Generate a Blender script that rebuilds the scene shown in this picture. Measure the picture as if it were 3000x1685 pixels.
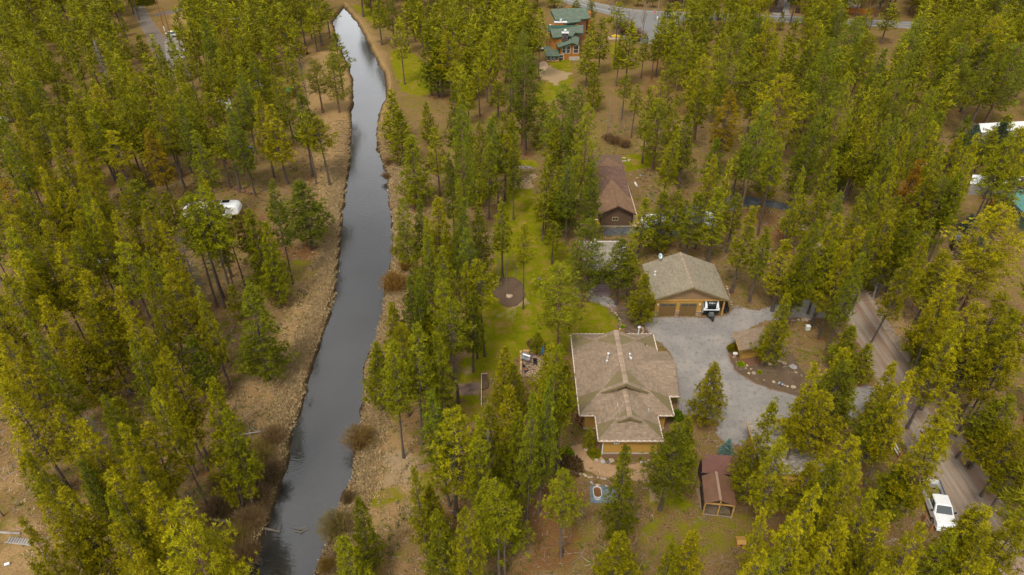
import bpy, bmesh, math, random
import numpy as np
from mathutils import Vector, Matrix
from mathutils.geometry import delaunay_2d_cdt, tessellate_polygon

C = bpy.context.scene.collection
SC = bpy.context.scene
for o in list(bpy.data.objects):
    bpy.data.objects.remove(o)

# ------------------------------------------------------------------ camera
CAM_H = 61.0
PITCH = math.radians(36.0)
FOC = 2000.0
cam_data = bpy.data.cameras.new('camera')
cam = bpy.data.objects.new('camera', cam_data)
C.objects.link(cam)
cam.location = (0, 0, CAM_H)
cam.rotation_euler = (math.radians(90) - PITCH, 0, 0)
cam_data.sensor_width = 36
cam_data.lens = 24
cam_data.clip_start = 0.5
cam_data.clip_end = 4000
SC.camera = cam

# ------------------------------------------------------------------ sky
SUN_EL, SUN_AZ = math.radians(58), math.radians(205)     # azimuth clockwise from +Y
world = bpy.data.worlds.new('World')
SC.world = world
world.use_nodes = True
wn = world.node_tree
wn.nodes.clear()
w_out = wn.nodes.new('ShaderNodeOutputWorld')
w_bg = wn.nodes.new('ShaderNodeBackground')
w_sky = wn.nodes.new('ShaderNodeTexSky')
w_sky.sky_type = 'NISHITA'
w_sky.sun_disc = False
w_sky.sun_elevation = SUN_EL
w_sky.sun_rotation = SUN_AZ
w_sky.altitude = 1200
w_sky.air_density = 1.0
w_sky.dust_density = 3.0
w_hsv = wn.nodes.new('ShaderNodeHueSaturation')
w_hsv.inputs['Saturation'].default_value = 0.08
w_tc = wn.nodes.new('ShaderNodeTexCoord')
w_map = wn.nodes.new('ShaderNodeMapping')
w_map.inputs['Scale'].default_value = (1, 1, 2.2)
w_noise = wn.nodes.new('ShaderNodeTexNoise')
w_noise.inputs['Scale'].default_value = 3.0
w_noise.inputs['Detail'].default_value = 5
w_noise.inputs['Roughness'].default_value = 0.55
w_ramp = wn.nodes.new('ShaderNodeValToRGB')
w_ramp.color_ramp.elements[0].position = 0.34
w_ramp.color_ramp.elements[0].color = (0.78, 0.79, 0.81, 1)
w_ramp.color_ramp.elements[1].position = 0.68
w_ramp.color_ramp.elements[1].color = (1.7, 1.68, 1.64, 1)
w_mul = wn.nodes.new('ShaderNodeMix')
w_mul.data_type = 'RGBA'
w_mul.blend_type = 'MULTIPLY'
w_mul.inputs['Factor'].default_value = 1
wn.links.new(w_sky.outputs[0], w_hsv.inputs['Color'])
wn.links.new(w_tc.outputs['Generated'], w_map.inputs[0])
wn.links.new(w_map.outputs[0], w_noise.inputs[0])
wn.links.new(w_noise.outputs[0], w_ramp.inputs[0])
wn.links.new(w_hsv.outputs[0], w_mul.inputs[6])
wn.links.new(w_ramp.outputs[0], w_mul.inputs[7])
w_sep = wn.nodes.new('ShaderNodeSeparateXYZ')
w_hr = wn.nodes.new('ShaderNodeValToRGB')          # overcast glow low over the horizon, all the way round
w_hr.color_ramp.elements[0].position = 0.02; w_hr.color_ramp.elements[0].color = (1.9, 1.9, 1.92, 1)
w_hr.color_ramp.elements[1].position = 0.60; w_hr.color_ramp.elements[1].color = (0.92, 0.92, 0.92, 1)
w_m2 = wn.nodes.new('ShaderNodeMix'); w_m2.data_type = 'RGBA'; w_m2.blend_type = 'MULTIPLY'; w_m2.inputs['Factor'].default_value = 1
wn.links.new(w_tc.outputs['Generated'], w_sep.inputs[0]); wn.links.new(w_sep.outputs['Z'], w_hr.inputs[0])
wn.links.new(w_mul.outputs[2], w_m2.inputs[6]); wn.links.new(w_hr.outputs[0], w_m2.inputs[7])
wn.links.new(w_m2.outputs[2], w_bg.inputs['Color'])
wn.links.new(w_bg.outputs[0], w_out.inputs[0])
w_bg.inputs['Strength'].default_value = 0.15

sun_data = bpy.data.lights.new('sun', 'SUN')
sun_data.energy = 1.5
sun_data.angle = math.radians(12)
sun_data.color = (1.0, 0.93, 0.80)
sun = bpy.data.objects.new('sun', sun_data)
C.objects.link(sun)
sd = Vector((math.sin(SUN_AZ) * math.cos(SUN_EL), math.cos(SUN_AZ) * math.cos(SUN_EL), math.sin(SUN_EL)))
sun.rotation_euler = sd.to_track_quat('Z', 'Y').to_euler()
sun.location = (0, 0, 120)

SC.view_settings.view_transform = 'Standard'
SC.view_settings.look = 'None'
SC.view_settings.exposure = 0.58
SC.view_settings.gamma = 1.0
SC.view_settings.use_curve_mapping = False
SC.render.engine = 'CYCLES'
SC.cycles.max_bounces = 6
SC.cycles.diffuse_bounces = 3
SC.cycles.transmission_bounces = 3

# ------------------------------------------------------------------ geometry helpers
SP, CP = math.sin(PITCH), math.cos(PITCH)
def G(px, py, z=0.0):
    """world point at height z that the photograph shows at pixel (px, py)"""
    u = (px - 1500) / FOC
    v = (842.5 - py) / FOC
    t = (z - CAM_H) / (-SP + v * CP)
    return Vector((u * t, (CP + v * SP) * t, z))
def G2(px, py, z=0.0):
    return G(px * 3000 / 2576, py * 3000 / 2576, z)
def proj(x, y, z):
    dz = z - CAM_H
    dep = y * CP - dz * SP
    return 1500 + FOC * x / dep, 842.5 - FOC * (y * SP + dz * CP) / dep
def depth(x, y, z):
    return y * CP - (z - CAM_H) * SP
def ZY(py, Y):
    k = (842.5 - py) / FOC
    # (Y*SP + dz*CP) = k*(Y*CP - dz*SP)
    dz = (k * Y * CP - Y * SP) / (CP + k * SP)
    return dz + CAM_H

class MB:
    def __init__(s):
        s.v = []; s.f = []; s.m = []; s.c = []
    def add(s, verts, faces, m=0, c=0.5):
        b = len(s.v)
        s.v += [tuple(p) for p in verts]
        for f in faces:
            s.f.append([b + i for i in f]); s.m.append(m); s.c.append(c)
        return s
    def box(s, x0, y0, z0, x1, y1, z1, m=0, c=0.5):
        return s.add([(x0,y0,z0),(x1,y0,z0),(x1,y1,z0),(x0,y1,z0),(x0,y0,z1),(x1,y0,z1),(x1,y1,z1),(x0,y1,z1)],
              [(0,3,2,1),(4,5,6,7),(0,1,5,4),(1,2,6,5),(2,3,7,6),(3,0,4,7)], m, c)
    def hexa(s, bot, top, m=0, c=0.5):
        n = len(bot)
        fs = [tuple(reversed(range(n))), tuple(range(n, 2*n))]
        for i in range(n):
            j = (i+1) % n
            fs.append((i, j, n+j, n+i))
        return s.add(list(bot)+list(top), fs, m, c)
    def bar(s, a, b, w, h=None, up=(0,0,1), m=0, c=0.5):
        a = Vector(a); b = Vector(b); h = h or w
        d = (b-a).normalized(); up = Vector(up)
        if abs(d.dot(up)) > 0.99: up = Vector((1,0,0))
        r = d.cross(up).normalized(); u = r.cross(d).normalized()
        q = [r*(-w/2)+u*(-h/2), r*(w/2)+u*(-h/2), r*(w/2)+u*(h/2), r*(-w/2)+u*(h/2)]
        return s.hexa([a+k for k in q], [b+k for k in q], m, c)
    def tube(s, pts, rad, n=6, m=0, c=0.5, cap=True):
        pts = [Vector(p) for p in pts]
        if not isinstance(rad, (list, tuple)): rad = [rad]*len(pts)
        base = len(s.v)
        for i, p in enumerate(pts):
            d = (pts[min(i+1, len(pts)-1)] - pts[max(i-1, 0)]).normalized()
            a = Vector((0,0,1)) if abs(d.z) < 0.9 else Vector((1,0,0))
            r = d.cross(a).normalized(); u = r.cross(d)
            for k in range(n):
                t = 2*math.pi*k/n
                s.v.append(tuple(p + (r*math.cos(t)+u*math.sin(t))*rad[i]))
        for i in range(len(pts)-1):
            for k in range(n):
                j = (k+1) % n
                s.f.append([base+i*n+k, base+i*n+j, base+(i+1)*n+j, base+(i+1)*n+k]); s.m.append(m); s.c.append(c)
        if cap:
            s.f.append([base+k for k in range(n)]); s.m.append(m); s.c.append(c)
            s.f.append([base+(len(pts)-1)*n+k for k in range(n)]); s.m.append(m); s.c.append(c)
        return s
    def prism(s, poly, vec, m=0, c=0.5):
        vec = Vector(vec)
        return s.hexa([Vector(p) for p in poly], [Vector(p)+vec for p in poly], m, c)
    def lathe(s, cx, cy, prof, n=16, m=0, c=0.5):
        base = len(s.v)
        for r, z in prof:
            for k in range(n):
                t = 2*math.pi*k/n
                s.v.append((cx+r*math.cos(t), cy+r*math.sin(t), z))
        for i in range(len(prof)-1):
            for k in range(n):
                j = (k+1) % n
                s.f.append([base+i*n+k, base+i*n+j, base+(i+1)*n+j, base+(i+1)*n+k]); s.m.append(m); s.c.append(c)
        s.f.append([base+k for k in range(n)]); s.m.append(m); s.c.append(c)
        s.f.append([base+(len(prof)-1)*n+k for k in range(n)]); s.m.append(m); s.c.append(c)
        return s
    def mesh(s, name, mats, off=(0,0,0), smooth=False):
        me = bpy.data.meshes.new(name)
        ox, oy, oz = off
        me.from_pydata([(a-ox, b-oy, c-oz) for a, b, c in s.v], [], s.f)
        for mt in (mats if isinstance(mats, (list, tuple)) else [mats]):
            me.materials.append(mt)
        if any(s.m): me.polygons.foreach_set('material_index', s.m)
        at = me.attributes.new('tint', 'FLOAT', 'FACE')
        at.data.foreach_set('value', s.c)
        if smooth: me.polygons.foreach_set('use_smooth', [True]*len(s.f))
        me.update()
        return me

def mb(): return MB()
def link(name, me, parent=None):
    o = bpy.data.objects.new(name, me); C.objects.link(o)
    if parent is not None: o.parent = parent
    return o
class Thing:
    def __init__(s, name, label, cat, loc=(0,0,0), rz=0, group=None, local=False):
        s.o = bpy.data.objects.new(name, None); C.objects.link(s.o)
        s.o.empty_display_size = 0.3
        s.o.location = loc; s.o.rotation_euler = (0,0,rz)
        s.o['label'] = label; s.o['category'] = cat
        if group: s.o['group'] = group
        s.off = (0,0,0) if local else tuple(loc)
    def part(s, name, m, mats, parent=None, smooth=False, label=None, kind=None):
        o = link(name, m.mesh(name, mats, s.off, smooth), parent or s.o)
        if label: o['label'] = label
        if kind: o['kind'] = kind
        return o
def tag(o, label, cat, group=None):
    o['label'] = label; o['category'] = cat
    if group: o['group'] = group
    return o
def struct(name, me, kind='structure'):
    o = link(name, me); o['kind'] = kind
    return o
def copy_tree(o, parent=None):
    c = o.copy(); C.objects.link(c)
    if parent is not None: c.parent = parent
    for ch in list(o.children): copy_tree(ch, c)
    return c

# ------------------------------------------------------------------ materials
def newmat(name):
    m = bpy.data.materials.new(name); m.use_nodes = True
    nt = m.node_tree; b = nt.nodes['Principled BSDF']
    return m, nt, b
def N(nt, t, **kw):
    n = nt.nodes.new(t)
    for k, v in kw.items():
        if hasattr(n, k): setattr(n, k, v)
        else: n.inputs[k].default_value = v
    return n
def mixc(nt, fac, a, b, blend='MIX'):
    n = nt.nodes.new('ShaderNodeMix'); n.data_type = 'RGBA'; n.blend_type = blend
    for i, v in ((0, fac), (6, a), (7, b)):
        if hasattr(v, 'is_output') or isinstance(v, bpy.types.NodeSocket): nt.links.new(v, n.inputs[i])
        else: n.inputs[i].default_value = (v if i == 0 else (*v, 1)) if i == 0 or len(v) == 3 else v
    return n.outputs[2]
def ramp(nt, src, p0, p1, c0=(0,0,0), c1=(1,1,1)):
    n = nt.nodes.new('ShaderNodeValToRGB')
    n.color_ramp.elements[0].position = p0; n.color_ramp.elements[0].color = (*c0, 1)
    n.color_ramp.elements[1].position = p1; n.color_ramp.elements[1].color = (*c1, 1)
    nt.links.new(src, n.inputs[0]); return n.outputs[0]
def noise(nt, scale, detail=4, rough=0.6, vec=None, dist=0):
    n = N(nt, 'ShaderNodeTexNoise', Scale=scale, Detail=detail, Roughness=rough, Distortion=dist)
    if vec is None:
        g = nt.nodes.get('OC') or nt.nodes.new('ShaderNodeTexCoord'); g.name = 'OC'
        vec = g.outputs['Object']
    nt.links.new(vec, n.inputs['Vector']); return n.outputs[0]
def bump(nt, b, h, strength=0.3, dist=0.02):
    n = N(nt, 'ShaderNodeBump', Strength=strength, Distance=dist)
    nt.links.new(h, n.inputs['Height']); nt.links.new(n.outputs[0], b.inputs['Normal'])
def simple(name, col, rough=0.7, var=0.25, scale=1.5, fine=25, metal=0, spec=0.4, bmp=0.2, tint=0.0, dirt=None):
    m, nt, b = newmat(name)
    lo = tuple(c*(1-var) for c in col); hi = tuple(min(1, c*(1+var*0.8)) for c in col)
    n1 = noise(nt, scale, 5); n2 = noise(nt, fine, 3)
    c = mixc(nt, ramp(nt, n1, 0.35, 0.65), lo, hi)
    c = mixc(nt, 0.5*min(1, var*2), c, mixc(nt, ramp(nt, n2, 0.3, 0.7), lo, hi))
    if tint:
        a = N(nt, 'ShaderNodeAttribute', attribute_name='tint')
        c = mixc(nt, 1.0, c, ramp(nt, a.outputs['Fac'], 0, 1, (1-tint,)*3, (1+tint,)*3), 'MULTIPLY')
    if dirt:
        n3 = noise(nt, dirt[1], 4)
        c = mixc(nt, ramp(nt, n3, dirt[2], dirt[3]), c, dirt[0])
    nt.links.new(c, b.inputs['Base Color'])
    b.inputs['Roughness'].default_value = rough; b.inputs['Metallic'].default_value = metal
    b.inputs['Specular IOR Level'].default_value = spec
    if bmp: bump(nt, b, n2, bmp, 0.02)
    return m
rnd = random.Random(7)
# ------------------------------------------------------------------ setting outlines (traced at ground level, metres)
S25 = 3000/2576
def poly2(pts, z=0.0):
    return np.array([tuple(G2(a, b, z))[:2] for a, b in pts])
RIV_L = [(790,-30),(812,0),(832,30),(838,60),(846,90),(860,130),(880,170),(889,200),(889,250),(886,290),(884,340),(882,400),(876,450),(868,500),(862,560),(856,610),(852,680),(846,740),(830,800),(812,850),(796,900),(780,950),(765,1010),(750,1050),(737,1100),(726,1150),(712,1200),(697,1250),(680,1300),(662,1350),(648,1400),(625,1447),(590,1540)]
RIV_R = [(830,-30),(850,0),(873,30),(900,60),(915,90),(930,120),(950,160),(965,190),(970,215),(972,240),(955,280),(945,330),(948,370),(957,400),(974,440),(974,480),(980,520),(985,560),(985,600),(986,650),(972,700),(965,750),(955,800),(945,850),(928,890),(914,950),(910,1010),(904,1050),(894,1100),(892,1150),(884,1200),(870,1240),(852,1280),(832,1340),(806,1400),(790,1447),(760,1540)]
WATER_Z = -0.8
riv = np.vstack([poly2(RIV_L, WATER_Z), poly2(RIV_R, WATER_Z)[::-1]])

def sdist(P, poly):
    """signed distance of points P (n,2) to polygon, positive outside"""
    n = len(poly); d2 = np.full(len(P), 1e18); ins = np.zeros(len(P), bool)
    for i in range(n):
        a = poly[i]; b = poly[(i+1) % n]; e = b-a
        w = P-a; t = np.clip((w@e)/(e@e+1e-12), 0, 1)
        q = w-t[:,None]*e; d2 = np.minimum(d2, (q**2).sum(1))
        c = ((a[1] > P[:,1]) != (b[1] > P[:,1])) & (P[:,0] < (b[0]-a[0])*(P[:,1]-a[1])/(b[1]-a[1]+1e-15)+a[0])
        ins ^= c
    d = np.sqrt(d2); d[ins] *= -1
    return d
def ss(a, b, x):
    t = np.clip((x-a)/(b-a), 0, 1); return t*t*(3-2*t)
def wob(X, Y, s, seed):
    r = np.random.RandomState(seed); o = 0
    for k in range(7):
        a = r.uniform(0, 2*np.pi); f = s*r.uniform(0.5, 2.2); p = r.uniform(0, 6.28)
        o = o + np.sin((X*np.cos(a)+Y*np.sin(a))*f+p)
    return o/4.0

LAWNS = [
 ([(985,128),(1030,122),(1062,150),(1088,195),(1092,238),(1060,242),(1012,228),(992,195),(980,150)], 1.0),
 ([(1000,228),(1080,240),(1110,290),(1060,300),(1020,290)], .35),
 ([(1275,470),(1345,470),(1362,560),(1400,600),(1440,640),(1440,745),(1480,752),(1530,775),(1562,812),(1545,838),(1440,850),(1430,900),(1310,885),(1300,930),(1215,955),(1205,1022),(1130,1005),(1150,930),(1195,870),(1200,790),(1225,700),(1240,600),(1265,540)], .82),
 ([(1130,1005),(1208,1015),(1205,1065),(1140,1060)], .9),
 ([(1375,155),(1440,148),(1440,185),(1376,196)], .9),
 ([(1365,205),(1445,190),(1440,235),(1365,262),(1345,300),(1330,250)], .6),
 ([(1536,108),(1562,104),(1572,150),(1536,175)], .8),
 ([(1555,392),(1600,385),(1648,398),(1652,425),(1585,432)], .95),
 ([(1290,395),(1345,405),(1340,425),(1288,412)], .8),
 ([(1290,415),(1330,425),(1330,445),(1290,440)], .5),
 ([(700,650),(790,645),(806,690),(760,722),(700,712)], .42),
 ([(905,1110),(960,1100),(990,1150),(950,1190),(905,1180)], .3),
 ([(930,1240),(1010,1225),(1050,1260),(960,1290),(915,1275)], .55),
 ([(900,1320),(1010,1310),(1010,1440),(930,1447)], .35),
 ([(1040,1190),(1100,1180),(1090,1290),(1040,1260)], .5),
 ([(1380,1290),(1500,1270),(1560,1330),(1480,1400),(1380,1400)], .35),
 ([(1600,1230),(1760,1240),(1760,1290),(1640,1290)], .5),
 ([(1600,1290),(1900,1300),(1960,1400),(1700,1420),(1590,1370)], .42),
 ([(1720,1270),(1900,1280),(1890,1340),(1740,1330)], .4),
 ([(1880,960),(1960,975),(1990,1000),(1930,985)], .4),
 ([(2030,850),(2110,870),(2120,930),(2060,920),(2020,880)], .3),
 ([(2255,640),(2300,620),(2345,700),(2330,765),(2275,730)], .9),
 ([(2425,560),(2455,570),(2470,640),(2420,640)], .6),
 ([(1000,20),(880,10),(905,40),(935,60),(960,60)], .6),
 ([(430,75),(460,72),(460,92),(432,90)], .9),
 ([(740,60),(780,55),(785,80),(745,80)], .9),
 ([(620,500),(680,500),(690,530),(630,540)], .3),
 ([(1700,5),(1830,12),(1830,34),(1720,28)], .35),
]
STRAW = [
 (RIV_L[5:27] + [(700,1250),(690,1180),(650,1060),(560,1040),(600,960),(690,930),(680,880),(700,820),(750,760),(715,720),(800,640),(815,560),(800,470),(790,400),(830,330),(780,280),(760,170),(800,130)], .95),
 ([(880,0),(905,20),(935,70),(965,115),(985,180),(985,220),(960,180),(915,90)], .5),
 ([(985,480),(1010,480),(1060,620),(1010,680),(985,600)], .8),
 ([(905,1090),(990,1070),(1050,1130),(1100,1250),(1100,1330),(930,1400),(880,1300),(890,1200)], .7),
 ([(2180,740),(2260,720),(2330,830),(2330,900),(2280,880),(2230,810)], 1.0),
 ([(0,1290),(70,1290),(110,1420),(90,1447),(0,1447)], .8),
 ([(0,1120),(60,1180),(60,1260),(0,1240)], .6),
 ([(1600,290),(1800,300),(1800,380),(1600,390)], .5),
 ([(2450,550),(2500,560),(2500,600),(2440,660),(2400,680)], .8),
 ([(1640,430),(1700,440),(1690,500),(1640,470)], .5),
 ([(1700,5),(1870,12),(1870,34),(1720,28)], .6),
 ([(440,20),(480,30),(475,70),(425,60)], .8),
]
SAND = [
 ([(1250,755),(1320,745),(1345,765),(1290,800),(1250,800)], .55),
 ([(1160,890),(1205,895),(1200,930),(1165,940)], .55),
 ([(1355,160),(1440,185),(1400,215),(1350,200)], .8),
 ([(1630,1235),(1665,1230),(1672,1255),(1640,1270)], 1.0),
 ([(950,1150),(1040,1130),(1050,1230),(960,1230)], .6),
 ([(960,1290),(1040,1270),(1050,1310),(970,1320)], .6),
 ([(1285,440),(1345,440),(1340,475),(1285,480)], .9),
]
DUFF = [
 ([(1360,1200),(1440,1190),(1460,1300),(1440,1447),(1310,1447),(1330,1330)], 1.0),
 ([(1850,800),(1920,760),(1960,640),(1800,500),(1900,470),(2000,600)], .6),
 ([(560,540),(640,520),(700,540),(700,620),(560,600)], .6),
 ([(700,620),(800,610),(810,650),(720,660)], 1.0),
 ([(1870,1200),(2000,1180),(2160,1300),(2100,1447),(1850,1447),(1830,1300)], .5),
 ([(1640,120),(1760,200),(1740,330),(1600,260)], .5),
]
# graded grid
def axis(segs):
    out = []
    for a, b, s in segs:
        out += list(np.arange(a, b, s))
    return np.array(sorted(set(np.round(out, 4))))
gx = axis([(-900,-260,40),(-260,-75,2.0),(-75,60,0.5),(60,260,2.0),(260,901,40)])
gy = axis([(-60,25,5),(25,125,0.5),(125,275,1.25),(275,1200,40)])
XX, YY = np.meshgrid(gx, gy)
PX = XX.ravel(); PY = YY.ravel(); PP = np.stack([PX, PY], 1)
rd = np.full(len(PP), 99.0)
near = (PX > -60) & (PX < 5) & (PY > 20) & (PY < 330)
rd[near] = sdist(PP[near], riv)
rdw = rd + 0.35*wob(PX, PY, 1.3, 3)*np.exp(-(np.clip(rd, 0, 9)/3)**2)
bank = np.exp(-((rd-1.2)/1.6)**2)
PZ = -1.7*(1-ss(-1.6, 1.5, rdw)) + 0.10*bank*wob(PX, PY, 3.0, 5)
flat_far = np.clip(wob(PX, PY, 0.25, 9), -1, 1)*0.0
def field(lst, feather, seed, amp):
    v = np.zeros(len(PP)); w = wob(PX, PY, 0.9, seed)*amp + wob(PX, PY, 2.6, seed+1)*amp*.5
    for pts, wt in lst:
        pl = poly2(pts); mn = pl.min(0)-5; mx = pl.max(0)+5
        k = (PX > mn[0]) & (PX < mx[0]) & (PY > mn[1]) & (PY < mx[1])
        if not k.any(): continue
        d = sdist(PP[k], pl)+w[k]
        v[k] = np.maximum(v[k], wt*(1-ss(-feather, feather, d)))
    return v
A_green = field(LAWNS, 1.0, 21, 0.7)
A_straw = np.maximum(field(STRAW, 2.0, 31, 1.0), 0.9*np.exp(-(np.clip(rd, 0, 50)/np.where(PY > 125, 1.8, 3.2))**2)*(rd > -1))
A_sand = field(SAND, 1.3, 41, 1.1)
A_duff = field(DUFF, 2.0, 51, 1.0)
A_wet = (1-ss(0.2, 1.0, rdw))
A_tuss = bank*1.0

def ground_mat():
    m, nt, b = newmat('ground soil')
    at = {}
    for k in ('green','straw','sand','duff','wet','edge'):
        at[k] = N(nt, 'ShaderNodeAttribute', attribute_name=k).outputs['Fac']
    n_big = noise(nt, 0.11, 5, 0.6); n_mid = noise(nt, 0.7, 6, 0.65); n_f = noise(nt, 5, 6, 0.75); n_ff = noise(nt, 22, 3, 0.7)
    c = mixc(nt, ramp(nt, n_mid, 0.3, 0.7), (0.092, 0.054, 0.022), (0.235, 0.142, 0.058))
    c = mixc(nt, ramp(nt, n_f, 0.42, 0.62), c, (0.30, 0.19, 0.085))
    gp = mixc(nt, 1.0, ramp(nt, n_mid, 0.46, 0.62), ramp(nt, n_big, 0.40, 0.54), 'MULTIPLY')
    c = mixc(nt, gp, c, (0.125, 0.115, 0.014))
    def lay(c, k, col, lo=0.35, hi=0.65, mixn=n_mid, amt=0.8):
        # attribute + noise threshold
        a = N(nt, 'ShaderNodeMath', operation='MULTIPLY_ADD'); nt.links.new(mixn, a.inputs[0]); a.inputs[1].default_value = amt
        nt.links.new(at[k], a.inputs[2])
        s = N(nt, 'ShaderNodeMath', operation='SUBTRACT'); nt.links.new(a.outputs[0], s.inputs[0]); s.inputs[1].default_value = amt*0.5
        g = N(nt, 'ShaderNodeMath', operation='MULTIPLY'); nt.links.new(ramp(nt, s.outputs[0], lo, hi), g.inputs[0])
        nt.links.new(ramp(nt, at[k], 0.02, 0.25), g.inputs[1])
        return mixc(nt, g.outputs[0], c, col)
    duffc = mixc(nt, ramp(nt, n_f, 0.3, 0.7), (0.12, 0.058, 0.022), (0.24, 0.125, 0.05))
    c = lay(c, 'duff', duffc)
    strawc = mixc(nt, ramp(nt, n_f, 0.3, 0.7), (0.20, 0.115, 0.045), (0.44, 0.29, 0.135))
    strawc = mixc(nt, ramp(nt, n_mid, 0.53, 0.68), strawc, (0.165, 0.145, 0.03))
    c = lay(c, 'straw', strawc, 0.25, 0.6, n_mid, 0.7)
    grassc = mixc(nt, ramp(nt, n_mid, 0.35, 0.65), (0.062, 0.088, 0.001), (0.175, 0.185, 0.003))
    grassc = mixc(nt, ramp(nt, n_f, 0.35, 0.7), grassc, (0.215, 0.205, 0.010))
    n_l = noise(nt, 0.42, 8, 0.8)
    grassc = mixc(nt, ramp(nt, n_l, 0.46, 0.58), grassc, (0.215, 0.165, 0.016))
    grassc = mixc(nt, ramp(nt, n_l, 0.42, 0.30, (0,)*3, (1,)*3), grassc, (0.048, 0.070, 0.001)) if False else grassc
    thatch = mixc(nt, 1.0, ramp(nt, n_l, 0.53, 0.62), ramp(nt, n_f, 0.40, 0.56), 'MULTIPLY')
    grassc = mixc(nt, thatch, grassc, (0.30, 0.185, 0.07))
    litter = mixc(nt, 1.0, ramp(nt, n_f, 0.60, 0.66), ramp(nt, n_mid, 0.45, 0.6), 'MULTIPLY')
    grassc = mixc(nt, litter, grassc, (0.30, 0.22, 0.07))
    c = lay(c, 'green', grassc, 0.32, 0.55, n_mid, 0.75)
    sandc = mixc(nt, ramp(nt, n_f, 0.3, 0.7), (0.27, 0.19, 0.10), (0.42, 0.30, 0.17))
    c = lay(c, 'sand', sandc, 0.4, 0.6, n_f, 0.6)
    c = mixc(nt, at['wet'], c, (0.055, 0.038, 0.022))
    c = mixc(nt, 0.30, c, mixc(nt, 1.0, c, ramp(nt, n_ff, 0.3, 0.7, (0.45,)*3, (1.7,)*3), 'MULTIPLY'))
    nt.links.new(c, b.inputs['Base Color'])
    b.inputs['Roughness'].default_value = 1.0; b.inputs['Specular IOR Level'].default_value = 0.0
    bump(nt, b, n_f, 0.8, 0.15)
    return m
M_ground = ground_mat()

GROUND_PIECES = []
def grid_mesh(name, faces):
    used, inv = np.unique(faces, return_inverse=True)
    fa = inv.reshape(faces.shape)
    me = bpy.data.meshes.new(name)
    co = np.stack([PX[used], PY[used], PZ[used]], 1).astype(np.float32)
    me.vertices.add(len(used)); me.vertices.foreach_set('co', co.ravel())
    me.loops.add(fa.size); me.loops.foreach_set('vertex_index', fa.ravel().astype(np.int32))
    me.polygons.add(len(fa)); me.polygons.foreach_set('loop_start', np.arange(0, fa.size, 4, dtype=np.int32))
    me.polygons.foreach_set('loop_total', np.full(len(fa), 4, dtype=np.int32))
    me.polygons.foreach_set('use_smooth', np.ones(len(fa), bool))
    for nm, ar in (('green', A_green), ('straw', A_straw), ('sand', A_sand), ('duff', A_duff), ('wet', A_wet)):
        a = me.attributes.new(nm, 'FLOAT', 'POINT'); a.data.foreach_set('value', ar[used].astype(np.float32))
    me.update(calc_edges=True); me.validate()
    me.materials.append(M_ground)
    GROUND_PIECES.append((me, used))
    return me
nx, ny = len(gx), len(gy)
idx = np.arange(nx*ny).reshape(ny, nx)
quads = np.stack([idx[:-1,:-1].ravel(), idx[:-1,1:].ravel(), idx[1:,1:].ravel(), idx[1:,:-1].ravel()], 1)
fg = A_green[quads].mean(1); fr = rd[quads].mean(1)
is_lawn = (fg > 0.5) & (fr > 3)
is_bank = (fr < 2.2) & ~is_lawn
struct('ground', grid_mesh('ground', quads[~is_lawn & ~is_bank]))
struct('lawn', grid_mesh('lawn', quads[is_lawn]))
struct('riverbank', grid_mesh('riverbank', quads[is_bank]))

# ------------------------------------------------------------------ water
def water_mat():
    m, nt, b = newmat('river water')
    tc = nt.nodes.new('ShaderNodeTexCoord'); mp = N(nt, 'ShaderNodeMapping')
    mp.inputs['Scale'].default_value = (0.55, 1.5, 1); mp.inputs['Rotation'].default_value = (0, 0, math.radians(8))
    nt.links.new(tc.outputs['Object'], mp.inputs[0])
    n1 = noise(nt, 2.3, 3, 0.55, mp.outputs[0], 0.6); n2 = noise(nt, 0.16, 3, 0.5)
    c = mixc(nt, ramp(nt, n2, 0.35, 0.7), (0.036, 0.034, 0.031), (0.046, 0.044, 0.042))
    nt.links.new(c, b.inputs['Base Color'])
    b.inputs['Roughness'].default_value = 0.04
    b.inputs['IOR'].default_value = 2.2
    bump(nt, b, n1, 0.5, 0.03)
    return m
rl = poly2([(a-14, y) for a, y in RIV_L], WATER_Z); rr = poly2([(a+14, y) for a, y in RIV_R], WATER_Z)
me = bpy.data.meshes.new('river'); vs = []; fs = []
n = 140
def resample(p, n):
    s = np.r_[0, np.cumsum(np.hypot(*np.diff(p, axis=0).T))]; t = np.linspace(0, s[-1], n)
    return np.stack([np.interp(t, s, p[:,0]), np.interp(t, s, p[:,1])], 1)
ys = np.linspace(rl[:,1].min(), rl[:,1].max(), n)
lx = np.interp(ys, rl[::-1,1], rl[::-1,0]); rx = np.interp(ys, rr[::-1,1], rr[::-1,0])
for i in range(n):
    vs += [(lx[i]-1.2, ys[i], WATER_Z), (rx[i]+1.2, ys[i], WATER_Z)]
for i in range(n-1): fs.append((2*i, 2*i+1, 2*i+3, 2*i+2))
me.from_pydata(vs, [], fs); me.materials.append(water_mat())
struct('river', me)

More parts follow.
